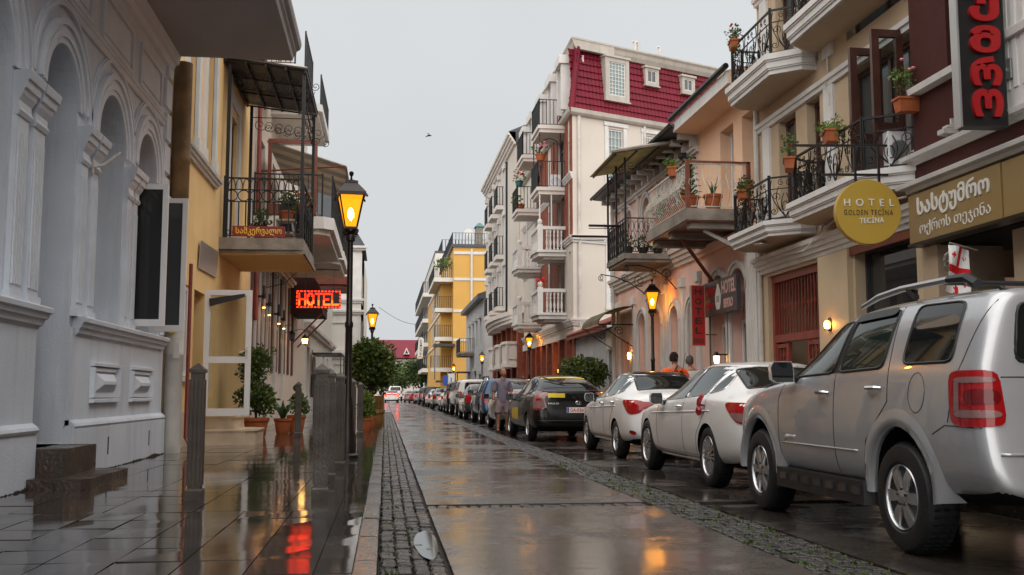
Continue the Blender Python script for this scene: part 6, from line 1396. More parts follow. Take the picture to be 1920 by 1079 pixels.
# ------------------------------------------------------------------ cars
def evaluated(o):
    dg = bpy.context.evaluated_depsgraph_get(); dg.update()
    return bpy.data.meshes.new_from_object(o.evaluated_get(dg))
def car_shell(st, wheels, ra, w, level, sc=(1, 1, 1)):
    "a closed body lofted through cross-sections, then wheel wells cut out of it"
    vs, fs = [], []; n = len(st); H = 10
    for (y, zb, zk, hw, zt, wt, *ln) in st:
        ln = ln[0] if ln else 0; h = zk - zb
        half = [(0, zb), (.78 * hw, zb), (.965 * hw, zb + .10 * h + .02), (hw * 1.005, zb + .36 * h), (hw * 1.012, zb + .68 * h), (hw * .985, zk),
                (wt + (hw - wt) * .80, zk + (zt - zk) * .12 + .012), (wt, zt - .055 * min(1, (zt - zk) / .2)), (wt * .80, zt - .012), (0, zt + .004)]
        L = [V((-x * sc[0], (y + ln * (z - zb)) * sc[1], z * sc[2])) for x, z in half]; R_ = [V((-p.x, p.y, p.z)) for p in half and L[1:-1]]
        vs.append(L + R_[::-1])
    m = len(vs[0]); flat = [p for s in vs for p in s]
    for i in range(n - 1):
        for k in range(m): fs.append((i * m + k, i * m + (k + 1) % m, (i + 1) * m + (k + 1) % m, (i + 1) * m + k))
    for i in (0, n - 1):
        for k in range(H - 1):
            a, b = k, k + 1; c, d = (m - b) % m, (m - a) % m
            q = [i * m + a, i * m + b] + ([i * m + c] if c != b else []) + ([i * m + d] if d != a else [])
            fs.append(tuple(q))
    me = bpy.data.meshes.new('shell'); me.from_pydata(flat, [], fs); me.update()
    bm = bmesh.new(); bm.from_mesh(me); bmesh.ops.recalc_face_normals(bm, faces=bm.faces); bm.to_mesh(me); bm.free()
    o = bpy.data.objects.new('shell', me); COL.objects.link(o); md = o.modifiers.new('s', 'SUBSURF'); md.levels = level; md.render_levels = level
    smooth = evaluated(o)
    bvh = BVHTree.FromPolygons([v.co for v in smooth.vertices], [p.vertices[:] for p in smooth.polygons])
    o.modifiers.clear(); o.data = smooth
    cb = MB(); fr = Fr((0, 0, 0), (0, 1, 0), (1, 0, 0))
    cb.fr = fr
    for y in wheels:
        for s in (-1, 1):
            d0 = s * (w * sc[0] - .30); cb.lathe((y, ra - .03, d0 if s > 0 else d0 - .6), [(ra, 0), (ra, .6)], 28, 'd')
    cm = bpy.data.meshes.new('cut'); cm.from_pydata(cb.v, [], cb.f); bm = bmesh.new(); bm.from_mesh(cm); bmesh.ops.recalc_face_normals(bm, faces=bm.faces); bm.to_mesh(cm); bm.free()
    smooth.materials.append(M['paint_white']); smooth.materials.append(M['under_black']); cm.materials.append(M['paint_white']); cm.materials.append(M['under_black'])
    cm.polygons.foreach_set('material_index', [1] * len(cm.polygons))
    co = bpy.data.objects.new('cut', cm); COL.objects.link(co)
    bo = o.modifiers.new('b', 'BOOLEAN'); bo.object = co; bo.operation = 'DIFFERENCE'; bo.solver = 'EXACT'
    me2 = evaluated(o)
    if len(me2.polygons) < 50: me2 = smooth
    bpy.data.objects.remove(o); bpy.data.objects.remove(co)
    for p in me2.polygons:
        if p.normal.z < -.75 and p.center.z < .6: p.material_index = 1
    me2.polygons.foreach_set('use_smooth', [True] * len(me2.polygons)); me2.set_sharp_from_angle(angle=radians(42))
    return me2, bvh
def smooth_poly(p, n=3):
    "corner-cut outline"
    for _ in range(n - 1):
        q = []
        for i in range(len(p)):
            a, b = V(p[i]), V(p[(i + 1) % len(p)]); d = (b - a).length; k = min(.25, .035 / max(d, 1e-4))
            q += [tuple(a.lerp(b, k)), tuple(a.lerp(b, 1 - k))]
        p = q
    return p
class Car:
    def __init__(s, name, label, cat, loc, rz, shell, paint, group=None):
        s.root = thing(name, label, cat, loc, group, rz); ORG[s.root] = V((0, 0, 0)); s.me, s.bvh = shell; s.paint = paint
        me = s.me.copy(); me.materials[0] = M[paint]; s.body = link('body', me, s.root)
    def cast(s, how, a, b):
        if how in (-1, 1): o, d = V((how * 3, a, b)), V((-how, 0, 0))
        elif how in ('diagL', 'diagR'):
            k = -1 if how == 'diagL' else 1; o, d = V((k * .87, .05, b)) + V((k * .7071, .7071, 0)) * a - V((-k * .7071, .7071, 0)) * 2, V((-k * .7071, .7071, 0))
        elif how == 'rear': o, d = V((a, -2, b)), V((0, 1, 0))
        elif how == 'front': o, d = V((a, 8, b)), V((0, -1, 0))
        else: o, d = V((a, b, 4)), V((0, 0, -1))
        p, nrm, i, t = s.bvh.ray_cast(o, d)
        if p is None:
            p, nrm, i, t = s.bvh.find_nearest(o + d * (3 if how in (-1, 1) else 2))
        if nrm.dot(d) > 0: nrm = -nrm
        return p, nrm
    def panel(s, name, how, poly, m, off=.004, parent=None, rnd=3, cell=.07):
        poly = smooth_poly(poly, rnd) if rnd else poly
        xs = [p[0] for p in poly]; ys = [p[1] for p in poly]
        pts = []
        for i in range(len(poly)):
            a, b = V(poly[i]), V(poly[(i + 1) % len(poly)]); k = max(1, int((b - a).length / cell)); pts += [a.lerp(b, j / k) for j in range(k)]
        nb = len(pts); edges = [(i, (i + 1) % nb) for i in range(nb)]
        x = min(xs) + cell * .6
        while x < max(xs):
            y = min(ys) + cell * .6
            while y < max(ys): pts.append(V((x, y))); y += cell
            x += cell
        v2, _, f2, *_r = delaunay_2d_cdt([V((p[0], p[1])) for p in pts], edges, [], 1, 1e-5)
        use = sorted({i for f in f2 for i in f}); mp_ = {i: k for k, i in enumerate(use)}; f2 = [[mp_[i] for i in f] for f in f2]; v2 = [v2[i] for i in use]
        b = MB(); out = []
        for p in v2:
            q, nrm = s.cast(how, p.x, p.y); out.append(q + nrm * off)
        b.add(out, [tuple(f) for f in f2], raw=True)
        return b.build(name, m, parent or s.root, smooth='all')
    def line(s, name, how, path, m='black_plastic', r=.004, parent=None, off=0.0, closed=False):
        pts = []
        n = len(path)
        for i in range(n if closed else n - 1):
            a, b = V(path[i]), V(path[(i + 1) % n]); k = max(1, int((b - a).length / .06)); pts += [a.lerp(b, j / k) for j in range(k)]
        if not closed: pts.append(V(path[-1]))
        q = []
        for p in pts:
            c, nrm = s.cast(how, p.x, p.y); q.append(c + nrm * off)
        b = MB(); b.tube(q, r, 5, closed)
        return b.build(name, m, parent or s.body, smooth='all')
    def both(s, fn, *a, **k):
        for side in (-1, 1): fn(side, *a, **k)
    def wheels(s, ys, w, r, kind):
        for y in ys:
            for side in (-1, 1):
                t = link('wheel', TYRE[kind], s.root, (side * w, y, r)); t.rotation_euler = (0, 0, 0 if side < 0 else pi)
                q = link('rim', RIM[kind], t); 
    def mirror(s, side, y, z, m, big=1.0):
        c, nrm = s.cast(side, y, z); x = abs(c.x)
        b = MB(); k = big
        def P(dx, dy, dz): return (side * (x + dx), y + dy, z + dz)
        b.tube([P(-.03, 0, .0), P(.07, -.01, .02)], [.035, .03], 6)
        o = MB(); prof = [(.05, -.085), (.055, .05), (.07, .10), (.24, .10), (.27, .05), (.26, -.06), (.22, -.09)]
        nn = len(prof); pts = [P(a * k, -.05, .06 + q * k) for a, q in prof] + [P((a - .01) * k, .03, .06 + q * k) for a, q in prof] + [P(.16 * k + (a - .16) * k * .6, .10, .06 + q * k * .6) for a, q in prof]
        o.add(pts, [tuple(range(nn))[::-1]] + [(r_ * nn + i, r_ * nn + (i + 1) % nn, (r_ + 1) * nn + (i + 1) % nn, (r_ + 1) * nn + i) for r_ in range(2) for i in range(nn)] + [tuple(range(2 * nn, 3 * nn))])
        mo = o.build('mirror', m, s.root, smooth=True); b.build('stalk', 'black_plastic', mo)
        g = MB(); g.add([P(.16 * k + (a - .16) * k * .94, -.053, .06 + q * k * .94) for a, q in prof], [tuple(range(nn))]); g.build('mirror_glass', 'car_glass', mo)
    def handle(s, side, y, z, m='chrome'):
        c, nrm = s.cast(side, y, z); x = abs(c.x); b = MB()
        b.tube([(side * (x + .004), y - .10, z), (side * (x + .035), y - .07, z + .004), (side * (x + .035), y + .06, z + .004), (side * (x + .004), y + .09, z)], [.012, .016, .016, .012], 6)
        b.build('handle', m, s.root, smooth=True)
    def side_windows(s, polys, glass, trim=None, tr=.008):
        for side in (-1, 1):
            for p in polys:
                o = s.panel('side_window', side, p, glass, .004)
                if trim: s.line('window_trim', side, smooth_poly(p, 3), trim, tr, o, .003, True)
    def plate(s, y, z, w=.52, h=.115, text=None, lean=.0, x=0.0):
        c, nrm = s.cast('rear', x, z); fr = Fr((x, c.y - .012, z), (1, 0, 0), (0, -1, 0)); b = MB(fr); b.box(-w / 2, w / 2, -h / 2, h / 2, -.01, .004); o = b.build('number_plate', 'plate_white', s.root)
        if text:
            b = MB(fr); b.box(-w / 2 + .005, -w / 2 + .05, -h / 2 + .005, h / 2 - .005, .0042, .006); b.build('plate_band', 'plate_blue', o)
            lettering(text, fr, -w / 2 + .075, w / 2 - .02, -h * .33, h * .33, .0045, 'plate_red', o, 'plate_number', .002, bold=.02)
TYRE, RIM = {}, {}
def make_wheel(kind, r, rr, w, spokes, sw, twin=False, dark=False):
    fr = Fr((0, 0, 0), (0, 1, 0), (-1, 0, 0)); b = MB(fr)
    b.lathe((0, 0, -w), [(rr * .96, .01), (rr + (r - rr) * .45, -.004), (r - .02, .01), (r - .004, .03), (r, .05), (r, w - .06), (r - .004, w - .035), (r - .022, w - .008), (rr + (r - rr) * .5, w + .006), (rr + .012, w + .001), (rr, w - .012), (rr * .97, w - .03)], 40, 'd')
    for k in range(48):                                            # tread blocks
        a = 2 * pi * k / 48
        for d in (-w + .05, -w / 2, -.055): b.lathe((r * .998 * cos(a), r * .998 * sin(a), d - .025), [(.010, 0), (.010, .04)], 4, 'd')
    me = bpy.data.meshes.new('tyre'); me.from_pydata(b.v, [], b.f); me.materials.append(M['tyre']); me.polygons.foreach_set('use_smooth', [True] * len(me.polygons)); me.set_sharp_from_angle(angle=radians(40)); TYRE[kind] = me
    b = MB(fr)
    b.lathe((0, 0, -.10), [(rr * .99, .0), (rr * .985, .085), (rr * .95, .096), (rr * .92, .085), (rr * .90, .03), (rr * .88, 0)], 40, 'd')
    b.lathe((0, 0, -.05), [(.075, 0), (.07, .035), (.04, .045), (0, .047)], 16, 'd')
    for k in range(spokes):
        for q in ((-1, 1) if twin else (0,)):
            a = 2 * pi * k / spokes + q * .13 / 1; t = V((cos(a), sin(a))); nn = V((-t.y, t.x)); s0, s1 = sw * .62, sw
            i0, o0 = .045, rr * .94
            P = lambda d, s, z: ((t * d + nn * s).x, (t * d + nn * s).y, z)
            b.add([P(i0, -s0, -.05), P(o0, -s1, -.045), P(o0, s1, -.045), P(i0, s0, -.05), P(i0, -s0 * .8, -.012), P(rr * .55, -s1 * .75, -.006), P(o0, -s1 * .82, -.018), P(o0, s1 * .82, -.018), P(rr * .55, s1 * .75, -.006), P(i0, s0 * .8, -.012)],
                  [(4, 5, 8, 9), (5, 6, 7, 8), (0, 1, 6, 5, 4), (3, 9, 8, 7, 2), (1, 2, 7, 6)])
    b.cm = 1; b.lathe((0, 0, -.13), [(rr * .9, 0), (0, .01)], 24, 'd')
    b.lathe((0, 0, -.10), [(rr * .62, 0), (rr * .62, .015), (rr * .3, .02)], 24, 'd')
    for k in range(5): a = 2 * pi * k / 5 + .3; b.lathe((.055 * cos(a), .055 * sin(a), -.02), [(.010, 0), (.010, .018), (0, .02)], 6, 'd')
    me = bpy.data.meshes.new('rim'); me.from_pydata(b.v, [], b.f); me.materials.append(M['alloy']); me.materials.append(M['black_plastic']); me.polygons.foreach_set('material_index', b.mi)
    me.polygons.foreach_set('use_smooth', [True] * len(me.polygons)); me.set_sharp_from_angle(angle=radians(30)); RIM[kind] = me
make_wheel('suv', .365, .225, .235, 6, .048); make_wheel('sedan', .345, .235, .215, 10, .016, True); make_wheel('small', .315, .205, .195, 7, .026); make_wheel('plain', .33, .21, .2, 9, .02)

SUV = [(0, .47, 1.14, .83, 1.67, .63, .15), (.035, .42, 1.17, .885, 1.705, .70, .15), (.16, .38, 1.18, .905, 1.725, .725, .12), (.7, .34, 1.18, .91, 1.735, .735), (1.4, .33, 1.175, .91, 1.74, .735), (2.05, .33, 1.165, .91, 1.72, .725),
       (2.42, .33, 1.15, .91, 1.66, .67), (2.9, .33, 1.13, .905, 1.44, .64), (3.38, .33, 1.12, .905, 1.20, .66), (3.7, .34, 1.08, .905, 1.15, .68), (4.15, .37, 1.0, .885, 1.08, .64), (4.42, .43, .90, .81, .98, .56), (4.5, .48, .8, .70, .86, .45)]
SED = [(0, .42, .84, .70, .97, .52, .02), (.06, .30, .90, .82, 1.04, .62, .04), (.25, .24, .95, .89, 1.09, .66, .02), (.58, .21, .97, .92, 1.125, .66), (.95, .20, .975, .925, 1.28, .60), (1.38, .20, .975, .925, 1.42, .585), (1.85, .20, .965, .925, 1.465, .595),
       (2.3, .20, .95, .925, 1.44, .60), (2.75, .20, .93, .92, 1.31, .605), (3.2, .20, .91, .92, 1.12, .65), (3.55, .20, .89, .915, 1.0, .69), (4.1, .22, .84, .90, .93, .66), (4.6, .26, .74, .84, .83, .58), (4.82, .34, .62, .70, .70, .45), (4.88, .42, .55, .55, .62, .35)]
HAT = [(0, .42, .92, .72, 1.08, .60, .03), (.05, .32, .97, .82, 1.12, .66, .05), (.2, .25, 1.0, .87, 1.18, .67, .05), (.5, .21, 1.0, .88, 1.29, .63), (.95, .2, .99, .88, 1.41, .60), (1.6, .2, .975, .88, 1.50, .59), (2.1, .2, .96, .88, 1.50, .59),
       (2.6, .2, .93, .88, 1.40, .585), (3.1, .2, .90, .875, 1.21, .61), (3.6, .2, .87, .87, 1.02, .66), (4.0, .23, .80, .84, .88, .62), (4.35, .28, .66, .76, .74, .5), (4.46, .38, .55, .6, .62, .4)]
WAG = [(y, zb - .08, zk - .1, w, zt - .12, wt, *l) for (y, zb, zk, w, zt, wt, *l) in SUV]

# --- the silver SUV nearest the camera
suv = Car('silver_suv', 'wet silver four wheel drive car with roof rails parked nearest the camera', 'car', (4.335, 5.60, 0), 0, car_shell(SUV, (1.06, 3.70), .435, .91, 3), 'paint_silver')
suv.wheels((1.06, 3.70), .905, .365, 'suv')
FW = [(3.02, 1.19), (2.10, 1.215), (2.03, 1.61), (2.36, 1.60), (2.62, 1.455)]; RW = [(2.01, 1.215), (1.29, 1.235), (1.27, 1.64), (1.95, 1.62)]; QW = [(1.02, 1.25), (.41, 1.25), (.45, 1.61), (.54, 1.635), (1.03, 1.645)]
suv.side_windows([FW, RW], 'car_glass_green', 'black_plastic', .011); suv.side_windows([QW], 'car_glass', 'black_plastic', .010)
for sd_ in (-1, 1):
    suv.panel('wind_deflector', sd_, [(1.97, 1.585), (1.30, 1.60), (1.29, 1.655), (1.95, 1.64)], 'black_plastic', .02)
    suv.panel('pillar', sd_, [(2.12, 1.21), (2.0, 1.21), (1.93, 1.625), (2.05, 1.615)], 'black_plastic', .0025, rnd=0); suv.line('door_seam', sd_, [(2.05, 1.20), (2.05, .46)]); suv.line('door_seam', sd_, [(3.08, 1.19), (3.20, 1.0), (3.17, .44)])
    suv.line('door_seam', sd_, [(1.26, 1.66), (1.20, 1.22), (1.19, 1.0), (1.52, .72), (1.62, .44)]); suv.line('door_seam', sd_, [(3.17, .44), (1.62, .44)]); suv.line('roof_seam', sd_, [(.22, 1.62), (.30, 1.25), (.33, 1.18), (.42, .88)])
    suv.line('body_rail', sd_, [(3.1, .64), (1.66, .64)], 'paint_silver', .009)
    suv.handle(sd_, 2.24, 1.06); suv.handle(sd_, 1.38, 1.09); suv.mirror(sd_, 2.86, 1.17, 'paint_silver', .95)
    b = MB(); b.prism([(sd_ * .80, 1.50), (sd_ * .925, 1.56), (sd_ * .925, 3.22), (sd_ * .80, 3.27)], .26, .425); b.build('sill_cladding', 'black_plastic', suv.root)
    for k in range(7): b = MB(); b.prism([(sd_ * .926, 3.12 - .23 * k), (sd_ * .926, 2.98 - .23 * k), (sd_ * .938, 2.99 - .23 * k), (sd_ * .938, 3.11 - .23 * k)], .33, .385); b.build('sill_step_pad', 'paint_dark', suv.root)
    for wy in (1.06, 3.70):                                        # flared arches
        b = MB(); R0 = .435; outer, inner = [], []
        for k in range(17):
            a = radians(-6 + 192 * k / 16); yy, zz = wy + (R0 + .115) * cos(a), .405 + (R0 + .115) * sin(a)
            c, nrm = suv.cast(sd_, yy, max(zz, .40)); outer.append(V((c.x + sd_ * .002, yy, max(zz, .38))))
            c2, _ = suv.cast(sd_, wy + (R0 + .03) * cos(a), max(.405 + (R0 + .03) * sin(a), .42)); x = max(abs(c2.x), .90) + .012
            inner.append([V((sd_ * x, wy + (R0 + .055) * cos(a), max(.405 + (R0 + .055) * sin(a), .37))), V((sd_ * x, wy + (R0 - .002) * cos(a), max(.405 + (R0 - .002) * sin(a), .36))), V((sd_ * (x - .06), wy + (R0 - .006) * cos(a), max(.405 + (R0 - .006) * sin(a), .36)))])
        pts = []
        for o_, i_ in zip(outer, inner): pts += [o_] + i_
        b.add(pts, [(4 * k + j, 4 * k + j + 1, 4 * k + j + 5, 4 * k + j + 4) for k in range(16) for j in range(3)], raw=True); b.build('wheel_arch_flare', 'paint_silver', suv.root, smooth='all')
    p, nrm = suv.cast(sd_, .80, 1.07); ring = [(.80 + .105 * cos(2 * pi * k / 20), 1.06 + .13 * sin(2 * pi * k / 20)) for k in range(20)]
    if sd_ < 0: suv.line('fuel_flap_seam', sd_, ring, 'black_plastic', .003, None, 0, True)
    # tail lights: red, clear, red bands wrapped round the corner
    dg_ = 'diagL' if sd_ < 0 else 'diagR'
    lt = suv.panel('tail_light', dg_, [(-.075, .86), (.25, .855), (.265, 1.0), (.27, 1.19), (-.03, 1.19)], 'tail_red', .012, cell=.03)
    suv.panel('clear_band', dg_, [(-.02, 1.115), (.22, 1.115), (.225, 1.15), (-.01, 1.15)], 'tail_clear', .016, lt, cell=.03); suv.panel('clear_band', dg_, [(-.05, .91), (.22, .91), (.22, .955), (-.04, .955)], 'tail_clear', .016, lt, cell=.03)
    suv.panel('clear_band', dg_, [(.185, .95), (.222, .95), (.222, 1.12), (.185, 1.12)], 'tail_clear', .0155, lt, cell=.03, rnd=0)
    suv.panel('stop_lens', dg_, [(-.05, .99), (.15, .99), (.15, 1.08), (-.03, 1.08)], 'tail_dark_red', .017, lt, cell=.03)
    b = MB(); x = sd_ * .66
    b.tube([(x, .52, 1.745), (x, .58, 1.785), (x, .8, 1.80), (x, 1.4, 1.80), (x, 1.75, 1.775), (x, 2.02, 1.722)], [.026, .024, .024, .024, .024, .018], 6); rl = b.build('roof_rail', 'alu', suv.root, smooth=True)
    b = MB(); b.tube([(x, .44, 1.735), (x, .56, 1.79), (x, .78, 1.80)], [.036, .034, .026], 6); b.tube([(x, 1.2, 1.72), (x, 1.3, 1.79)], .026, 5); b.build('rail_foot', 'black_plastic', rl)
    suv.panel('headlight', 'front', [(sd_ * .45, .78), (sd_ * .78, .80), (sd_ * .76, .95), (sd_ * .48, .93)], 'tail_clear', .01)
    b = MB(); c, nrm = suv.cast('rear', sd_ * .62, .58); b.lathe((sd_ * .62, c.y, .58), [(.022, -.012), (.022, .01)], 10, 'v'); b.build('parking_sensor', 'black_plastic', suv.root)
for x in (1.55, ): b = MB(); b.tube([(-.66, .95, 1.80), (.66, .95, 1.80)], .018, 6); b.build('roof_bar', 'black_plastic', suv.root)
rg = suv.panel('rear_window', 'rear', [(-.64, 1.24), (.64, 1.24), (.57, 1.60), (-.57, 1.60)], 'car_glass', .006); suv.line('window_trim', 'rear', smooth_poly([(-.64, 1.24), (.64, 1.24), (.57, 1.60), (-.57, 1.60)]), 'black_plastic', .012, rg, .003, True)
suv.line('tailgate_seam', 'rear', [(-.74, 1.15), (.74, 1.15)], 'black_plastic', .004); suv.panel('bumper_step', 'rear', [(-.60, .735), (.60, .735), (.60, .79), (-.60, .79)], 'black_plastic', .012, rnd=0); suv.line('bumper_crease', 'rear', [(-.8, .70), (.8, .70)], 'paint_silver', .012)
for sd_ in (-1, 1): suv.line('bumper_seam', sd_, [(.04, .85), (.45, .86), (.60, .80)], 'black_plastic', .004)
c, nrm = suv.cast('rear', -.45, .98); fr = Fr((-.60, c.y - .012, .97), (1, 0, 0), (0, -1, 0)); b = MB(fr); b.box(0, .34, -.025, .03, -.02, .0); bd = b.build('badge', 'chrome', suv.root); lettering('ESCAPE', fr, .02, .32, -.016, .02, .0005, 'black_plastic', bd, 'badge_lettering', .003)
c, nrm = suv.cast(-1, 3.0, .70); fr = Fr((c.x - .003, 3.06, .68), (0, -1, 0), (-1, 0, 0)); bd = lettering('Hybrid', fr, .05, .22, -.01, .03, .0, 'chrome', suv.root, 'badge', .006); b = MB(fr); b.prism([(0, -.03), (.02, -.01), (.05, .0), (.02, .02), (.03, .04), (.0, .02)], 0, .006); b.build('badge_leaf', 'chrome', suv.root)
b = MB(); b.tube([(-.60, .30, 1.70), (-.50, .20, 1.62), (-.42, .13, 1.52)], .015, 5); b.build('rear_wiper', 'black_plastic', suv.root)
suv.plate(0, .9, text=None)
suv.panel('windscreen', 'top', [(-.56, 2.50), (.56, 2.50), (.64, 3.25), (-.64, 3.25)], 'car_glass_green', .005)

# --- sedans
def sedan(name, label, loc, rz, shell, paint, wheel, ys, w, r, sc=1.0, sx=1.0, zt=1.0, group=None, detail=True, tails='tail_red', glass='car_glass_green', trim='chrome', dark_roof=False):
    c = Car(name, label, 'car', loc, rz, shell, paint, group); c.wheels(ys, w, r, wheel); S = lambda P_: [(y * sc, z * zt) for y, z in P_]
    fw = S([(3.22, .965), (2.10, 1.005), (1.98, 1.37), (2.30, 1.375), (2.66, 1.25)]); rw = S([(2.04, 1.01), (1.30, 1.045), (1.22, 1.375), (1.92, 1.385)]); qw = S([(1.25, 1.05), (.92, 1.10), (.98, 1.21), (1.17, 1.34)])
    c.side_windows([fw, rw, qw], glass, trim, .008)
    bw = [(-.60 * sx, .55 * sc), (.60 * sx, .55 * sc), (.52 * sx, 1.22 * sc), (-.52 * sx, 1.22 * sc)]
    q = c.panel('rear_window', 'top', bw, 'car_glass', .005, cell=.09); c.line('window_trim', 'top', smooth_poly(bw), 'black_plastic', .012, q, .002, True)
    c.panel('windscreen', 'top', [(-.54 * sx, 2.45 * sc), (.54 * sx, 2.45 * sc), (.62 * sx, 3.3 * sc), (-.62 * sx, 3.3 * sc)], glass, .005, cell=.09)
    if dark_roof: c.panel('roof_panel', 'top', [(-.53 * sx, 1.24 * sc), (.53 * sx, 1.24 * sc), (.53 * sx, 2.40 * sc), (-.53 * sx, 2.40 * sc)], 'paint_black', .004, cell=.09)
    for sd_ in (-1, 1):
        if detail:
            c.line('door_seam', sd_, S([(2.07, 1.0), (2.06, .34)])); c.line('door_seam', sd_, S([(3.25, .97), (3.33, .75), (3.28, .34)])); c.line('door_seam', sd_, S([(1.2, 1.04), (1.16, .86), (1.48, .58), (1.55, .34)])); c.line('door_seam', sd_, S([(3.28, .33), (1.55, .33)]))
            c.line('sill_line', sd_, S([(3.35, .27), (1.55, .27)]), paint, .022); c.line('crease', sd_, S([(3.6, .80), (1.0, .86)]), paint, .010)
            c.handle(sd_, 2.22 * sc, .90 * zt); c.handle(sd_, 1.28 * sc, .92 * zt)
        c.panel('pillar', sd_, S([(2.09, 1.0), (2.02, 1.005), (1.90, 1.385), (2.0, 1.38)]), 'black_plastic', .0025, rnd=0); c.mirror(sd_, 3.0 * sc, .93 * zt, paint, .8)
        a = c.panel('tail_light', sd_, S([(.03, .72), (.20, .74), (.50, .93), (.46, .96), (.04, .95)]), tails, .008, cell=.05)
        c.panel('tail_light_rear', 'rear', [(sd_ * .46 * sx, .84 * zt), (sd_ * .80 * sx, .78 * zt), (sd_ * .80 * sx, .94 * zt), (sd_ * .46 * sx, .92 * zt)], tails, .008, a, cell=.05)
        c.panel('headlight', 'front', [(sd_ * .42 * sx, .56 * zt), (sd_ * .68 * sx, .58 * zt), (sd_ * .66 * sx, .68 * zt), (sd_ * .45 * sx, .65 * zt)], 'tail_clear', .008)
    return c
cam_shell = car_shell(SED, (1.10, 3.92), .375, .925, 3)
camry = sedan('white_sedan', 'muddy pearl white saloon with multi spoke wheels directly ahead of the silver four wheel drive', (4.60, 10.56, 0), 0, cam_shell, 'paint_pearl', 'sedan', (1.10, 3.92), .915, .345, group='white saloons in the parked row')
for sd_ in (-1, 1): camry.panel('clear_lens', sd_, [(.05, .74), (.20, .76), (.36, .85), (.05, .84)], 'tail_clear', .012, cell=.05)
c, nrm = camry.cast(-1, 1.24, .92); b = MB(); r = random.Random(2)
b.tube([(c.x - .05, 1.26, .93), (c.x - .055, 1.20, .99), (c.x - .03, 1.16, 1.04)], [.025, .03, .022], 5); b.tube([(c.x - .05, 1.26, .92), (c.x - .05, 1.30, .86), (c.x - .03, 1.31, .81)], [.02, .03, .022], 5); b.tube([(c.x - .05, 1.27, .92), (c.x - .05, 1.21, .86)], [.02, .022], 5)
o = b.build('ribbon', 'satin', None, smooth=True); o.location = camry.root.location; tag(o, 'red satin ribbon tied to the rear door handle of the muddy white saloon', 'ribbon')
b = MB(); b.prism([(-.05, 1.0), (.05, 1.0), (.02, 1.12), (-.02, 1.12)], 1.43, 1.50) ; camry_f = None
acc_shell = car_shell(SED, (1.06 * .895, 3.93 * .895), .343, .86, 3, (.925, .895, 1.0))
acc = sedan('white_sedan', 'clean white compact saloon with a dark glossy roof and big red tail lamps', (4.68, 16.2, 0), 0, acc_shell, 'paint_white', 'small', (.949, 3.517), .845, .315, sc=.895, sx=.925, group='white saloons in the parked row', dark_roof=True)
acc.panel('fog_reflector', -1, [(.06, .40), (.17, .42), (.16, .48), (.05, .47)], 'tail_red', .008, cell=.05); acc.plate(0, .70, text=None); camry.plate(0, .70, text=None)
b = MB(); b.tube([(.3, .95, 1.25), (.34, .8, 1.75)], [.006, .003], 5); b.build('aerial', 'black_plastic', acc.root)
lettering('ACCENT', Fr((-.48, acc.cast('rear', -.4, .97)[0].y - .006, .97), (1, 0, 0), (0, -1, 0)), 0, .25, -.015, .015, 0, 'chrome', acc.root, 'badge', .003)

# --- black hatchback taxi
hat_shell = car_shell(HAT, (.98, 3.68), .345, .88, 3)
def hatch(name, label, loc, rz, paint, glass='car_glass', group=None, tails='tail_red', detail=True, shell=None, wheel='small'):
    c = Car(name, label, 'car', loc, rz, shell or hat_shell, paint, group); c.wheels((.98, 3.68), .865, .315, wheel)
    c.side_windows([[(3.15, .94), (2.05, .99), (2.0, 1.42), (2.35, 1.41)], [(1.98, 1.0), (1.18, 1.05), (1.12, 1.37), (1.94, 1.43)], [(1.10, 1.06), (.62, 1.12), (.70, 1.22), (1.06, 1.36)]], glass, 'black_plastic', .008)
    q = c.panel('rear_window', 'top', [(-.60, .30), (.60, .30), (.53, 1.25), (-.53, 1.25)], 'car_glass', .005, cell=.09); c.panel('lower_rear_glass', 'rear', [(-.58, .96), (.58, .96), (.60, 1.07), (-.60, 1.07)], 'car_glass', .006, q)
    c.panel('windscreen', 'top', [(-.54, 2.5), (.54, 2.5), (.62, 3.35), (-.62, 3.35)], glass, .005, cell=.09)
    for sd_ in (-1, 1):
        if detail: c.line('door_seam', sd_, [(2.02, 1.0), (2.0, .34)]); c.line('door_seam', sd_, [(3.2, .93), (3.25, .7), (3.2, .34)]); c.line('door_seam', sd_, [(1.14, 1.05), (1.08, .86), (1.36, .58), (1.42, .34)]); c.handle(sd_, 2.15, .90, paint); c.handle(sd_, 1.2, .92, paint)
        c.mirror(sd_, 2.9, .92, paint, .85)
        a = c.panel('tail_light', 'rear', [(sd_ * .71, .70), (sd_ * .84, .70), (sd_ * .80, 1.10), (sd_ * .71, 1.12)], tails, .010, cell=.05)
        c.panel('tail_light_side', sd_, [(.02, .70), (.20, .72), (.26, 1.12), (.05, 1.12)], tails, .010, a, cell=.05)
    return c
pri = hatch('black_taxi', 'black hatchback taxi with yellow doors stripe and yellow rear window strip', (4.14, 22.75, 0), .035, 'paint_black', tails='tail_clear')
for sd_ in (-1, 1):
    pri.panel('lamp_band', 'rear', [(sd_ * .71, .70), (sd_ * .84, .70), (sd_ * .84, .745), (sd_ * .71, .745)], 'tail_red', .014, rnd=0, cell=.05)
    pri.panel('lamp_band', 'rear', [(sd_ * .72, .90), (sd_ * .81, .90), (sd_ * .81, .96), (sd_ * .72, .96)], 'tail_red', .014, rnd=0, cell=.05)
    pri.panel('door_panel', sd_, [(3.1, .46), (2.15, .46), (2.1, .74), (3.15, .70)], 'sticker_yellow', .004)
pri.panel('window_strip', 'top', [(-.52, 1.02), (.52, 1.02), (.50, 1.22), (-.50, 1.22)], 'sticker_yellow', .010, cell=.09)
pri.panel('strip_label', 'top', [(.10, 1.05), (.27, 1.05), (.26, 1.19), (.10, 1.19)], 'plate_white', .013, cell=.09)
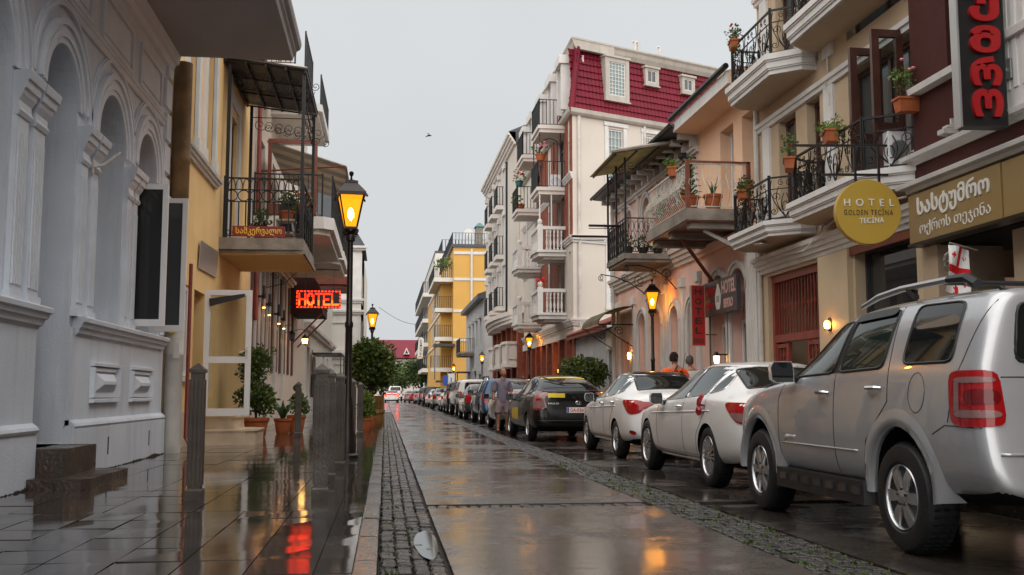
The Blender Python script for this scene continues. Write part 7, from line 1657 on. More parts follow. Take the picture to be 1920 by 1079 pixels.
st_ = pri.panel('taxi_sticker', 'rear', [(-.56, .975), (-.18, .975), (-.18, 1.065), (-.56, 1.065)], 'sticker_yellow', .012, rnd=0)
pri.plate(0, .70, .52, .12, 'GA-036GG', x=.12)
c, nrm = pri.cast('rear', .1, .86); fr = Fr((.12, c.y - .008, .86), (1, 0, 0), (0, -1, 0)); b = MB(fr)
def oval(rx, ry): return [(rx * cos(2 * pi * k / 18), ry * sin(2 * pi * k / 18), .006) for k in range(18)]
b.tube(oval(.062, .042), .006, 5, True); b.tube(oval(.026, .040), .005, 5, True); b.tube([(x, y + .014, z) for x, y, z in oval(.044, .020)], .005, 5, True); b.build('badge', 'chrome', pri.root)
lettering('PRIUS', Fr((-.56, c.y - .004, .845), (1, 0, 0), (0, -1, 0)), 0, .24, -.018, .018, 0, 'chrome', pri.root, 'badge', .004)
pri.line('tail_spoiler', 'rear', [(-.66, 1.10), (.66, 1.10)], 'paint_black', .025); pri.line('bumper_crease', 'rear', [(-.8, .46), (.8, .46)], 'paint_black', .014)
b = MB(); b.tube([(-.50, .95, 1.43), (-.30, .62, 1.36), (-.10, .45, 1.30)], .014, 5); b.build('rear_wiper', 'black_plastic', pri.root)
b = MB(); b.lathe((0, 1.45, 1.49), [(.04, 0), (.02, .05), (0, .06)], 6, 'd'); b.tube([(0, 1.45, 1.52), (0, 1.35, 1.62)], .008, 4); b.build('aerial', 'black_plastic', pri.root)

# --- the rest of the row
wag_shell = car_shell(WAG, (1.06, 3.70), .38, .91, 2); suv_shell2 = car_shell(SUV, (1.06, 3.70), .42, .91, 2); sed2 = car_shell(SED, (1.10, 3.92), .385, .925, 2); hat2 = car_shell(HAT, (.98, 3.68), .37, .88, 2)
def estate(name, label, cat, loc, rz, paint, shell, dz, glass='car_glass', group=None, wheel='plain', r=.33, roof=None, rails=False, tails='tail_red'):
    c = Car(name, label, cat, loc, rz, shell, paint, group); c.wheels((1.06, 3.70), .90, r, wheel); Z = lambda P_: [(y, z + dz) for y, z in P_]
    c.side_windows([Z(FW), Z(RW), Z(QW)], glass, 'black_plastic', .012)
    c.panel('rear_window', 'rear', [(-.64, 1.20 + dz), (.64, 1.20 + dz), (.58, 1.60 + dz), (-.58, 1.60 + dz)], 'car_glass', .006)
    if roof: c.panel('roof_panel', 'top', [(-.66, .35), (.66, .35), (.66, 2.4), (-.66, 2.4)], roof, .006, cell=.12)
    for sd_ in (-1, 1):
        c.line('door_seam', sd_, [(2.05, 1.20 + dz), (2.05, .46)]); c.mirror(sd_, 2.86, 1.17 + dz, 'black_plastic', 1.0)
        a = c.panel('tail_light', sd_, [(.03, .82 + dz), (.32, .83 + dz), (.40, 1.18 + dz), (.05, 1.18 + dz)], tails, .010, cell=.06); c.panel('tail_light_rear', 'rear', [(sd_ * .66, .82 + dz), (sd_ * .83, .82 + dz), (sd_ * .80, 1.18 + dz), (sd_ * .68, 1.18 + dz)], tails, .010, a, cell=.06)
        if rails: b = MB(); b.tube([(sd_ * .62, .5, 1.72 + dz), (sd_ * .62, .6, 1.80 + dz), (sd_ * .62, 2.1, 1.80 + dz), (sd_ * .62, 2.3, 1.70 + dz)], .025, 5); b.build('roof_rail', 'black_plastic', c.root)
    c.plate(0, .82 + dz); return c
hg = hatch('silver_hatchback', 'silver hatchback behind the walking man, half hidden by the black taxi', (4.12, 29.4, 0), 0, 'paint_grey', shell=hat2, group='hatchbacks and estates in the parked row')
hg.panel('stop_lamp', 'top', [(-.25, 1.27), (.25, 1.27), (.24, 1.34), (-.24, 1.34)], 'tail_red', .012, rnd=0)
estate('blue_estate', 'bright blue estate car with dark roof rails farther along the parked row', 'car', (4.28, 36.2, 0), .02, 'paint_blue', wag_shell, -.12, rails=True)
hatch('dark_hatchback', 'dark grey hatchback squeezed between the blue estate and the white pickup', (4.1, 42.2, 0), 0, 'paint_dark', shell=hat2, group='hatchbacks and estates in the parked row')
pk_shell = car_shell([(y * 1.16, zb + .12, zk + .03, w, zt + .02, wt + .04, *[0 for _ in l]) for (y, zb, zk, w, zt, wt, *l) in SUV], (1.25, 4.25), .45, .91, 2)
pu = Car('white_pickup', 'white pickup truck with a hard canopy over its bed parked up the street', 'pickup', (4.28, 48.6, 0), .03, pk_shell, 'paint_white'); pu.wheels((1.25, 4.25), .905, .38, 'suv')
pu.side_windows([[(3.35, 1.22), (2.55, 1.24), (2.5, 1.62), (2.75, 1.6), (3.05, 1.45)], [(2.45, 1.24), (1.85, 1.26), (1.83, 1.64), (2.4, 1.63)], [(1.65, 1.27), (1.0, 1.27), (1.0, 1.62), (1.65, 1.63)], [(.9, 1.27), (.2, 1.27), (.22, 1.6), (.9, 1.62)]], 'car_glass', 'black_plastic', .012)
pu.panel('rear_window', 'rear', [(-.6, 1.25), (.6, 1.25), (.56, 1.6), (-.56, 1.6)], 'car_glass', .006)
for sd_ in (-1, 1): pu.mirror(sd_, 3.3, 1.2, 'paint_white', 1.1); a = pu.panel('tail_light', sd_, [(.02, .85), (.16, .85), (.16, 1.18), (.02, 1.18)], 'tail_red', .01, cell=.06); pu.panel('tail_light_rear', 'rear', [(sd_ * .7, .85), (sd_ * .83, .85), (sd_ * .83, 1.18), (sd_ * .7, 1.18)], 'tail_red', .01, a, cell=.06)
pu.line('bed_seam', -1, [(1.75, 1.2), (1.75, .6)])
estate('black_suv', 'black four wheel drive just beyond the white pickup', 'car', (4.25, 56.6, 0), 0, 'paint_black', suv_shell2, 0, group='dark four wheel drives in the parked row')
sedan('white_sedan', 'small white saloon nose to tail with the black four wheel drive', (4.35, 64.0, 0), 0, sed2, 'paint_white', 'plain', (1.1, 3.92), .91, .33, detail=False, group='white saloons in the parked row')
s3 = sedan('white_sedan', 'white saloon far up the row showing its dark rear window and red lamps', (4.35, 84, 0), .02, sed2, 'paint_white', 'plain', (1.1, 3.92), .91, .33, detail=False, group='white saloons in the parked row'); s3.plate(0, .72)
hatch('silver_hatchback', 'pale silver hatchback between two white saloons', (4.2, 73.5, 0), 0, 'paint_grey', shell=hat2, group='hatchbacks and estates in the parked row', detail=False)
estate('black_suv', 'tall black four wheel drive beyond the farther white saloon', 'car', (4.3, 94, 0), 0, 'paint_black', suv_shell2, 0, group='dark four wheel drives in the parked row')
estate('black_suv', 'dark four wheel drive farthest away in the parked row', 'car', (4.2, 103, 0), 0, 'paint_dark', suv_shell2, 0, group='dark four wheel drives in the parked row')
hatch('silver_hatchback', 'silver hatchback near the far end of the parked row', (4.0, 113, 0), 0, 'paint_grey', shell=hat2, group='hatchbacks and estates in the parked row', detail=False)
hatch('red_hatchback', 'red hatchback almost at the far end of the parked row', (3.7, 124, 0), 0, 'paint_red', shell=hat2, group='hatchbacks and estates in the parked row', detail=False)
hatch('silver_hatchback', 'last silver car of the parked row by the street end trees', (3.3, 133, 0), 0, 'paint_grey', shell=hat2, group='hatchbacks and estates in the parked row', detail=False)
mv = hatch('white_hatchback', 'white car with glowing brake lights driving away in the middle of the road', (.82, 128, 0), 0, 'paint_white', shell=hat2, tails='brake_glow', detail=False)
mv.panel('stop_lamp', 'rear', [(-.16, 1.10), (.16, 1.10), (.16, 1.17), (-.16, 1.17)], 'brake_glow', .03, rnd=0)
van = estate('white_van', 'white van crossing the far end of the street', 'van', (1.6, 165, 0), 0, 'paint_white', suv_shell2, 0); van.root.scale = (1.25, 1.2, 1.35)
# ------------------------------------------------------------------ street lamps
def lamp_parts(h):
    root = thing('street_lamp', 'lamp', 'street lamp', (0, 0, 0)); k = 1.0
    b = MB(); zb = h - .92
    b.lathe((0, 0, 0), [(.17, 0), (.17, .05), (.13, .08), (.13, .34), (.105, .40), (.09, .75), (.075, .80), (.075, .86), (.058, .90), (.052, 1.9), (.062, 1.92), (.062, 1.98), (.046, 2.0), (.042, zb - .12), (.07, zb - .10), (.07, zb - .03), (.05, zb)], 14, 'd')
    b.lathe((0, 0, zb - .01), [(.05, 0), (.10, .05), (.10, .075), (.06, .09)], 10, 'd'); b.build('post', 'lamp_iron', root, smooth=True)
    b = MB()
    for q in range(4):
        a = pi / 4 + q * pi / 2
        b.tube([(r_ * cos(a), r_ * sin(a), z) for r_, z, _ in spiral(.12, zb + .03, .012, .055, 180, 1.3, 10)], .012, 4)
    b.build('scroll', 'lamp_iron', root)
    z0, z1 = zb + .09, zb + .56; w0, w1 = .085, .175
    b = MB()
    for sx, sy in ((1, 1), (1, -1), (-1, 1), (-1, -1)): b.tube([(sx * w0, sy * w0, z0), (sx * w1, sy * w1, z1)], .014, 4)
    b.box(-w1 - .03, w1 + .03, -w1 - .03, w1 + .03, z1, z1 + .05); b.box(-w0 - .01, w0 + .01, -w0 - .01, w0 + .01, z0 - .02, z0 + .012)
    b.frustum(-w1 - .035, w1 + .035, -w1 - .035, w1 + .035, z1 + .05, z1 + .20, .12, .12); b.box(-.095, .095, -.095, .095, z1 + .20, z1 + .235); b.frustum(-.08, .08, -.08, .08, z1 + .235, z1 + .26, .05, .05)
    for sx, sy in ((1, 1), (1, -1), (-1, 1), (-1, -1)): b.tube([(sx * (w1 + .02), sy * (w1 + .02), z1 + .03), (sx * (w1 + .05), sy * (w1 + .05), z1 - .02)], .018, 4)
    b.lathe((0, 0, z1 + .25), [(.018, 0), (.014, .06), (.03, .08), (.036, .105), (.03, .13), (0, .145)], 8, 'd'); lh = b.build('lantern_head', 'lamp_iron', root)
    for ax in range(4):
        c, s = cos(ax * pi / 2), sin(ax * pi / 2); b = MB(); P = lambda x, y, z: (x * c - y * s, x * s + y * c, z)
        b.add([P(-w0 + .012, -w0, z0), P(w0 - .012, -w0, z0), P(w1 - .014, -w1, z1), P(-w1 + .014, -w1, z1)], [(0, 1, 2, 3)]); b.build('lamp_glass', 'lamp_glass', lh)
    b = MB(); b.lathe((0, 0, z0 + .12), [(.012, 0), (.04, .05), (.045, .10), (.025, .16), (0, .19)], 10, 'd'); b.build('bulb', 'lamp_bulb', lh, smooth='all')
    return root
proto = lamp_parts(4.22); KIDS.clear()
LAMPS = [(-.54, 15.41, 1.0, 'tall lit lantern lamp in front of the balconies, nearest on the left pavement'), (-.50, 38.4, 1.0, 'lit lantern lamp rising behind the round clipped tree on the left'),
         (7.02, 26.75, .935, 'lit lantern lamp before the pink house under the dark iron balcony'), (7.0, 50.3, .95, 'lit lantern lamp by the brick shop front of the mansard house'), (7.0, 75.4, .97, 'lit lantern lamp beside the grey boarded house'),
         (7.0, 107, .98, 'lit lantern lamp by the yellow house with the street signs'), (7.0, 134, 1.0, 'lit lantern lamp at the arched foot of the white balcony house'), (6.8, 158, 1.0, 'third lit lamp from the far end of the right pavement'), (6.5, 190, 1.0, 'second lit lamp from the far end of the right pavement'), (6.0, 236 - 14, 1.0, 'smallest lit lamp at the far end of the right pavement')]
for i, (x, y, s, lab) in enumerate(LAMPS):
    o = proto if i == 0 else copy_tree(proto)
    o.location = (x, y, .12); o.scale = (s, s, s); o.rotation_euler = (0, 0, .10 if x < 0 else -.2); tag(o, lab, 'street lamp', 'cast iron lantern lamps along both pavements')
# ------------------------------------------------------------------ bollards
def bollard(x, y, lab, first=None, rz=0.0, s=1.0):
    if first is None:
        t = thing('bollard', lab, 'bollard', (x, y, .12)); ORG[t] = V((0, 0, 0)); w = .055
        b = MB(); b.box(-w, w, -w, w, .09, 1.12)
        for k in range(4):
            fr = Fr((0, 0, 0), (cos(k * pi / 2), sin(k * pi / 2), 0), (sin(k * pi / 2), -cos(k * pi / 2), 0)); b.fr = fr
            for q in range(3): b.box(-w + .006 + q * .036, -w + .030 + q * .036, .13, 1.06, w - .002, w + .012)
        b.fr = W; b.build('shaft', 'bollard_paint', t)
        b = MB(); b.box(-.076, .076, -.076, .076, 0, .085); b.frustum(-.076, .076, -.076, .076, .085, .10, .008, .008); b.build('foot', 'bollard_paint', t)
        b = MB(); b.box(-.069, .069, -.069, .069, 1.12, 1.15); b.frustum(-.069, .069, -.069, .069, 1.15, 1.205, .062, .062); b.build('cap', 'bollard_paint', t)
    else:
        t = copy_tree(first); t.location = (x, y, .12); t['label'] = lab
    t.rotation_euler = (0, 0, rz); t.scale = (s, s, 1); t['group'] = 'fluted bollards on the left pavement'; return t
b0 = bollard(-1.66, 9.55, 'fluted grey brown bollard standing alone nearest the grey building')
for i, (x, y, lab) in enumerate(((-.57, 9.56, 'front bollard of the close row beside the kerb'), (-.59, 11.3, 'second bollard of the kerb row, hidden behind the front one'), (-.56, 13.2, 'third bollard of the kerb row, just before the tall lamp'),
                   (-.57, 18.4, 'first bollard beyond the tall lamp'), (-.55, 23.7, 'bollard beside the terracotta pots at the kerb'), (-1.9, 23.4, 'slim bollard standing near the hotel wall by the agave pots'))): bollard(x, y, lab, b0, RN.uniform(-.08, .08), 1.0)
# ------------------------------------------------------------------ pots, shrubs and trees on the left pavement
def shrub_stems(x, y, z0, z1, n, rnd, sp): return [([(x, y, z0), (x + rnd.uniform(-sp, sp) * .5, y + rnd.uniform(-sp, sp) * .5, (z0 + z1) / 2), (x + rnd.uniform(-sp, sp), y + rnd.uniform(-sp, sp), z1)], [.022, .016, .006]) for _ in range(n)]
r = random.Random(21)
x, y = -2.78, 23.2
potted('potted_shrub', 'loose tall leafy shrub in a wide terracotta pot by the open door', x, y, .12, .27, .42, 21, clumps((x - .05, y, 1.72), (.24, .26, .48), 24, .16, r) + clumps((x + .04, y, .98), (.36, .3, .26), 24, .16, r) + clumps((x, y, 1.4), (.42, .36, .95), 20, .08, r), 3600, .10, 'leaf', shrub_stems(x, y, .5, 1.9, 6, r, .22), cat='shrub')
b = MB()
for k in range(11): a = k * 2.4; l = .30 + .05 * (k % 3); b.tube([(-2.40, 25.2, .45), (-2.40 + l * .35 * cos(a), 25.2 + l * .35 * sin(a), .45 + l * .8), (-2.40 + l * .75 * cos(a), 25.2 + l * .75 * sin(a), .45 + l * (1.3 - .06 * k))], [.035, .045, .004], 4)
potted('potted_agave', 'pot of pale pointed agave leaves beside the wide shrub pot', -2.40, 25.2, .12, .20, .36, 22, [], 0, .1, extra=[('agave_leaf', b, 'leaf_agave')], cat='agave')
b = MB(); b.fr = facing(26.0)
for (px, pz, rr_) in ((-2.12, .82, .10), (-2.05, 1.02, .08), (-2.2, 1.0, .07), (-2.16, 1.2, .09)): b.lathe((px, pz, -.015), [(rr_ * .8, 0), (rr_, .015), (rr_ * .8, .03)], 14, 'd')
b.fr = W
potted('potted_cactus', 'pot of dark bushy leaves with round cactus pads rising behind the agave', -2.15, 26.0, .12, .22, .42, 23, clumps((-2.12, 26.0, .85), (.22, .2, .2), 8, .14, r), 420, .11, 'leaf', extra=[('cactus_pad', b, 'leaf')], cat='cactus')
x, y = -.36, 29.0
potted('clipped_tree', 'big round dark leaved tree in a tub before the second left lamp', x, y, .12, .34, .5, 24, clumps((x + .02, y, 1.85), (.60, .56, .64), 70, .19, r) + clumps((x + .02, y, 1.85), (.74, .66, .78), 26, .10, r), 5200, .14, 'leaf', [([(x, y, .5), (x + .02, y, 1.1), (x, y, 1.7)], [.05, .04, .03])] + shrub_stems(x, y, 1.0, 2.1, 6, r, .45), cat='tree', pot='wood_planter')
x, y = -.50, 26.6
potted('potted_plant', 'bright green bushy plant in the terracotta pot standing at the kerb', x, y, .12, .19, .33, 25, clumps((x, y, .78), (.16, .16, .26), 12, .12, r), 520, .11, 'leaf_light', shrub_stems(x, y, .4, .95, 4, r, .12))
potted('potted_plant', 'second terracotta pot just behind the kerbside one, with low dark leaves', -.42, 28.0, .12, .19, .34, 26, clumps((-.42, 28, .62), (.14, .14, .14), 6, .10, r), 160, .1, 'leaf')
t = thing('wooden_planter', 'orange brown slatted wooden planter box behind the terracotta pots at the kerb', 'planter', (-.3, 30.5, .12))
for k in range(6): b = MB(); b.box(-.62 + .1 * k, -.53 + .1 * k, 30.3, 30.36, .12, 1.0); b.build('slat', 'wood_planter', t)
for k in range(8): b = MB(); b.box(-.08, -.03, 30.36 + .12 * k, 30.46 + .12 * k, .12, 1.0); b.build('slat', 'wood_planter', t)
b = MB(); b.box(-.62, -.09, 30.37, 31.3, .12, .9); b.build('soil', 'soil', t)
t2 = copy_tree(t); t2.location = (-.3, 35.0, .12); tag(t, group='wooden planters at the left kerb'); tag(t2, 'wooden planter box farther along the left kerb beyond the nearer one', None, 'wooden planters at the left kerb')
x, y = 6.45, 33.5
potted('potted_tree', 'round green leafy bush rising behind the black taxi in front of the grey shop', x, y, .12, .42, .7, 27, clumps((x, y, 1.75), (.72, .6, .42), 40, .22, r) + clumps((x, y, 1.78), (.86, .7, .54), 22, .11, r), 2400, .16, 'leaf', shrub_stems(x, y, .7, 1.9, 8, r, .5), cat='tree')
# far trees at the street's end
def tree(x, y, h, cr, lab, seed, n=2600, size=.5, squash=.8, nm='street_tree'):
    t = thing(nm, lab, 'tree', (x, y, 0), 'trees beyond the end of the street'); r = random.Random(seed)
    b = MB(); b.tube([(x, y, 0), (x + .1, y, h * .35), (x, y, h * .7)], [.3, .22, .1], 8)
    for k in range(6): a = k * 1.05; b.tube([(x, y, h * (.35 + .04 * k)), (x + cr * .4 * cos(a), y + cr * .4 * sin(a), h * .62), (x + cr * .75 * cos(a), y + cr * .75 * sin(a), h * .78)], [.1, .07, .03], 5)
    b.build('trunk', 'bark', t, smooth=True)
    b = MB(); leaves(b, clumps((x, y, h * .66), (cr * .8, cr * .8, h * .30), 34, cr * .30, r, squash), n, size, r, shell=.3); b.build('crown', 'leaf_far', t); return t
tree(6.2, 182, 7.6, 4.4, 'broad dark green tree at the street end before the white balcony house', 1, 3400)
tree(2.2, 196, 6.6, 4.2, 'mid green tree at the street end below the crimson hall roof', 2, 2800)
tree(-2.8, 190, 6.2, 4.0, 'tree half hidden behind the round clipped tree', 3, 2400)
tree(11.4, 214, 19.0, 3.2, 'tall drooping conifer showing past the edge of the white balcony house', 4, 1300, .8, .45, 'conifer')
# ------------------------------------------------------------------ small street things
t = thing('traffic_sign', 'small blue and white street signs on a post by the yellow house', 'sign', (5.9, 104, .12))
b = MB(); b.tube([(6.2, 104, .1), (6.2, 104, 3.4)], .04, 6); b.build('post', 'alu', t); b = MB(facing(103.9)); b.box(5.75, 6.15, 1.9, 2.9, 0, .03); b.build('blue_panel', 'plate_blue', t); b = MB(facing(103.9)); b.box(6.25, 7.0, 1.7, 3.1, 0, .03); b.build('white_panel', 'plate_white', t)
b = MB(facing(103.86)); b.box(6.5, 6.6, 2.0, 2.7, 0, .01); b.box(6.6, 6.8, 2.0, 2.1, 0, .01); b.build('panel_mark', 'plate_blue', t)
b = MB(); n = 16; b.tube([(-3.5 + 11 * k / n, 40 + 2 * k / n, 9.4 - 1.1 * sin(pi * k / n)) for k in range(n + 1)], .0, 3) if 0 else b.tube([(-1 + 8.4 * k / n, 150 + 8 * k / n, 13.5 - 1.5 * k / n - 1.2 * sin(pi * k / n)) for k in range(n + 1)], .03, 4); tag(b.build('overhead_cable', 'iron'), 'thin black cable sagging across the far end of the street', 'cable')
t = thing('flying_bird', 'tiny dark bird gliding in the grey sky over the street', 'bird', (3.2, 80, 21)); b = MB(); b.lathe((3.2, 80, 21.3), [(0, -.2), (.06, -.05), (.05, .1), (0, .22)], 6, 'u'); b.build('body', 'trousers_dark', t)
b = MB(); b.add([(3.2, 80, 21.32), (3.0, 79.6, 21.42), (2.85, 79.2, 21.36), (3.1, 79.5, 21.36), (3.3, 80, 21.32)], [(0, 1, 2, 3, 4)]); b.add([(3.2, 80, 21.32), (3.05, 80.4, 21.42), (2.9, 80.8, 21.36), (3.15, 80.5, 21.36), (3.3, 80, 21.32)], [(0, 1, 2, 3, 4)]); b.build('wing', 'trousers_dark', t)
# balcony furniture left
t = thing('wooden_stool', 'pale wooden stool on the balcony of the orange house', 'stool', (-2.2, 23.2, 4.37))
b = MB(); b.box(-2.45, -2.02, 23.0, 23.4, 4.86, 4.90); b.build('seat', 'wood_pale', t)
for sx in (-2.41, -2.09):
    for sy in (23.05, 23.33): b = MB(); b.tube([(sx, sy, 4.86), (sx + (-.05 if sx < -2.2 else .05), sy, 4.37)], .022, 4); b.build('leg', 'wood_pale', t)
b = MB(); b.box(-2.42, -2.08, 23.03, 23.06, 4.58, 4.62); b.build('stretcher', 'wood_pale', t)
potted('potted_plant', 'bushy green plant in a pot on the pale stool of the left balcony', -2.22, 23.2, 4.90, .16, .2, 31, clumps((-2.22, 23.2, 5.32), (.22, .2, .2), 9, .12, r), 300, .09, 'leaf')
potted('potted_plant', 'trailing leafy plant in a low pot on the floor of the left balcony', -2.75, 22.75, 4.38, .15, .2, 32, clumps((-2.72, 22.75, 4.78), (.24, .2, .18), 9, .12, r), 320, .09, 'leaf')
fb = potted('potted_plant', 'red geranium in a red pot at the outer end of the left balcony', -1.95, 24.2, 5.2, .12, .26, 33, clumps((-1.93, 24.2, 5.6), (.12, .12, .12), 5, .09, r), 120, .08, 'leaf_light', pot='flower_red')
b = MB(); [b.lathe((-1.93 + r.uniform(-.14, .14), 24.0 + r.uniform(-.1, .1), 5.68 + r.uniform(-.05, .12)), [(.01, -.03), (.045, 0), (0, .035)], 6, 'd') for _ in range(7)]; b.build('flower', 'flower_red', bpy.data.objects[fb.name])
t = thing('balcony_chair', 'dark round backed chair behind the plant on the left balcony', 'chair', (-2.3, 24.2, 4.37)); b = MB(); b.box(-2.5, -2.05, 24.0, 24.45, 4.80, 4.84); b.build('seat', 'trousers_dark', t)
b = MB(facing(24.45)); b.prism([(-2.52, 4.9), (-2.02, 4.9), (-2.02, 5.45), (-2.1, 5.58), (-2.27, 5.63), (-2.44, 5.58), (-2.52, 5.45)], -.03, .0); b.build('backrest', 'trousers_dark', t)
for sx in (-2.48, -2.07):
    for sy in (24.02, 24.42): b = MB(); b.tube([(sx, sy, 4.37), (sx, sy, 4.8)], .015, 4); b.build('leg', 'iron', t)
# ------------------------------------------------------------------ people
def skin(name, pts, edges, m, parent, lv=2, root=0):
    me = bpy.data.meshes.new(name); me.from_pydata([p[:3] for p in pts], edges, []); o = bpy.data.objects.new(name, me); COL.objects.link(o)
    sk = o.modifiers.new('k', 'SKIN'); sk.use_smooth_shade = True
    for i, p in enumerate(pts):
        rr = p[3] if isinstance(p[3], tuple) else (p[3], p[3]); me.skin_vertices[0].data[i].radius = rr
        me.skin_vertices[0].data[i].use_root = (i == root)
    sb = o.modifiers.new('s', 'SUBSURF'); sb.levels = lv; sb.render_levels = lv
    e = evaluated(o); bpy.data.objects.remove(o); e.materials.clear(); e.materials.append(M[m]); e.polygons.foreach_set('use_smooth', [True] * len(e.polygons))
    e.polygons.foreach_set('material_index', [0] * len(e.polygons))
    return link(name, e, parent)
def head(parent, c, yaw, hairm, bald=False, s=1.0, skinm='skin'):
    "an egg-shaped head with nose, brow, ears and hair; faces +u of its own axes (turned by yaw about z)"
    q = Matrix.Rotation(yaw, 3, 'Z'); r = random.Random(5)
    def P(x, y, z): return V(c) + q @ (V((x, y, z)) * s)
    b = MB(); n, m = 16, 12; base = 0
    for j in range(m + 1):
        t = pi * j / m; z = .118 * cos(t); rr = sin(t) ** .85 if 0 < j < m else 0
        for i in range(n):
            a = 2 * pi * i / n; fx = cos(a); fy = sin(a)
            x = .098 * rr * fx * (1.0 if fx < 0 else .92); y = .076 * rr * fy
            if z < -.03: y *= 1 + (z + .03) * 3.2; x = x * (1 + (z + .03) * 1.2) + .012
            if fx > .9 and -.035 < z < .012: x += .024 * (1 - abs(fy) * 1.6)
            if fx > .6 and .015 < z < .04: x += .008
            if .55 < fx < .97 and -.005 < z < .02 and abs(fy) > .2: x -= .008
            if fx > .85 and z < -.07: x += .006
            b.v.append(P(x, y, z))
    for j in range(m):
        for i in range(n): b.f.append([j * n + i, j * n + (i + 1) % n, (j + 1) * n + (i + 1) % n, (j + 1) * n + i]); b.mi.append(0)
    o = b.build('head', skinm, parent, smooth='all')
    b = MB()
    for sy in (-1, 1):
        w = [P(-.005, sy * .076, .02), P(-.02, sy * .088, .035), P(-.035, sy * .092, .01), P(-.022, sy * .086, -.03), P(-.008, sy * .076, -.03)]; b.add([v[:] for v in w], [tuple(range(5))], raw=True); b.add([(v + q @ V((-.012, -sy * .012, 0)))[:] for v in w], [tuple(range(5))], raw=True)
    b.build('ear', skinm, o)
    b = MB()
    for sy in (-1, 1): b.lathe(P(.078, sy * .030, .012)[:], [(.008, -.004), (.010, 0), (.008, .004)], 6, 'd')
    b.build('eye', 'hair_dark', o); b = MB(); b.tube([P(.086, -.022, -.062)[:], P(.093, 0, -.06)[:], P(.086, .022, -.062)[:]], .006, 5); b.build('mouth', 'sandal_brown', o)
    b = MB(); k = 0
    for j in range(m + 1):
        t = pi * j / m
        for i in range(n):
            a = 2 * pi * i / n; z = .118 * cos(t); rr = sin(t) ** .85 if 0 < j < m else 0; g = 1.07 + r.uniform(0, .03)
            b.v.append(P(.098 * rr * cos(a) * g - .002, .076 * rr * sin(a) * g, z * g))
    for j in range(m):
        for i in range(n):
            a = 2 * pi * (i + .5) / n; z = .118 * cos(pi * (j + .5) / m); front = cos(a)
            if bald: keep = -.06 < z < .05 and front < .15
            else: keep = (z > .045) or (front < .25 and z > -.07 and (front < 0 or z > 0))
            if keep: b.f.append([j * n + i, j * n + (i + 1) % n, (j + 1) * n + (i + 1) % n, (j + 1) * n + i]); b.mi.append(0)
    b.build('hair', hairm, o, smooth='all')
    return o
def hand(parent, wrist, d, out, m='skin', curl=.5, name='hand'):
    "palm, four bent fingers of unequal length and a thumb from the palm's side"
    w = V(wrist); d = V(d).normalized(); o = V(out).normalized(); s = d.cross(o).normalized(); b = MB()
    b.tube([w[:], (w + d * .05)[:], (w + d * .09)[:]], [.026, .034, .032], 8)
    for k, l in enumerate((.070, .080, .075, .058)):
        p = w + d * .085 + s * (.026 - .0175 * k); p2 = p + d * l * .5 + o * l * .12 * curl; p3 = p2 + (d * (1 - curl) + o * curl).normalized() * l * .5
        b.tube([p[:], p2[:], p3[:]], [.0095, .0085, .006], 5)
    p = w + d * .03 + s * .028; b.tube([p[:], (p + s * .02 + d * .028)[:], (p + s * .022 + d * .055 + o * .015)[:]], [.011, .010, .007], 5)
    return b.build(name, m, parent, smooth='all')
# the man walking between the cars (faces down the street towards the camera, looking to his left)
mx_, my_ = 3.17, 28.1
man = thing('person', 'bald man in purple grey shirt and pale shorts walking beside the parked cars', 'person', (mx_, my_, 0)); ORG[man] = V((0, 0, 0))
bp = [(0, 0, .93, (.125, .10)), (0, .0, 1.10, (.13, .10)), (0, .0, 1.30, (.13, .085)), (0, .01, 1.41, (.09, .06)), (0, 0, 1.50, .05), (0, -.01, 1.56, .05),
      (-.17, .01, 1.36, .05), (-.235, .03, 1.12, .045), (-.25, -.03, .89, .033), (.17, .01, 1.36, .05), (.245, .03, 1.12, .045), (.19, -.17, 1.02, .033),
      (-.105, -.01, .84, .092), (-.115, -.03, .50, .058), (-.12, .02, .28, .052), (-.12, .02, .075, .036), (-.13, -.10, .045, .036), (.105, .01, .84, .092), (.125, -.04, .50, .058), (.13, .05, .28, .052), (.135, .06, .075, .036), (.145, -.06, .045, .036)]
be = [(0, 1), (1, 2), (2, 3), (3, 4), (4, 5), (3, 6), (6, 7), (7, 8), (3, 9), (9, 10), (10, 11), (0, 12), (12, 13), (13, 14), (14, 15), (15, 16), (0, 17), (17, 18), (18, 19), (19, 20), (20, 21)]
body = skin('body', bp, be, 'skin', man)
sh = [(0, 0, .78, (.165, .14)), (0, 0, .86, (.17, .145)), (0, 0, 1.10, (.172, .15)), (0, .0, 1.30, (.17, .135)), (0, .01, 1.41, (.15, .105)), (0, .005, 1.465, (.07, .065)), (-.165, .01, 1.37, .082), (-.215, .02, 1.18, .078), (-.23, .02, 1.09, .072), (.165, .01, 1.37, .082), (.22, .02, 1.18, .078), (.235, .02, 1.09, .072)]
skin('shirt', sh, [(0, 1), (1, 2), (2, 3), (3, 4), (4, 5), (4, 6), (6, 7), (7, 8), (4, 9), (9, 10), (10, 11)], 'shirt_purple', man)
so = [(0, 0, .95, (.15, .12)), (0, 0, .86, (.165, .135)), (-.105, -.005, .76, .115), (-.125, -.02, .58, .118), (-.128, -.02, .52, .115), (.105, .005, .76, .115), (.135, -.02, .58, .118), (.14, -.02, .52, .115)]
skin('shorts', so, [(0, 1), (1, 2), (2, 3), (3, 4), (1, 5), (5, 6), (6, 7)], 'shorts_mauve', man)
head(man, (.01, -.02, 1.635), radians(-50), 'hair_grey', True)
hand(man, (-.25, -.035, .88), (-.05, -.15, -1), (.8, -.3, 0)); hand(man, (.187, -.175, 1.015), (-.5, -.8, -.15), (-.3, .2, -.9), curl=.8)
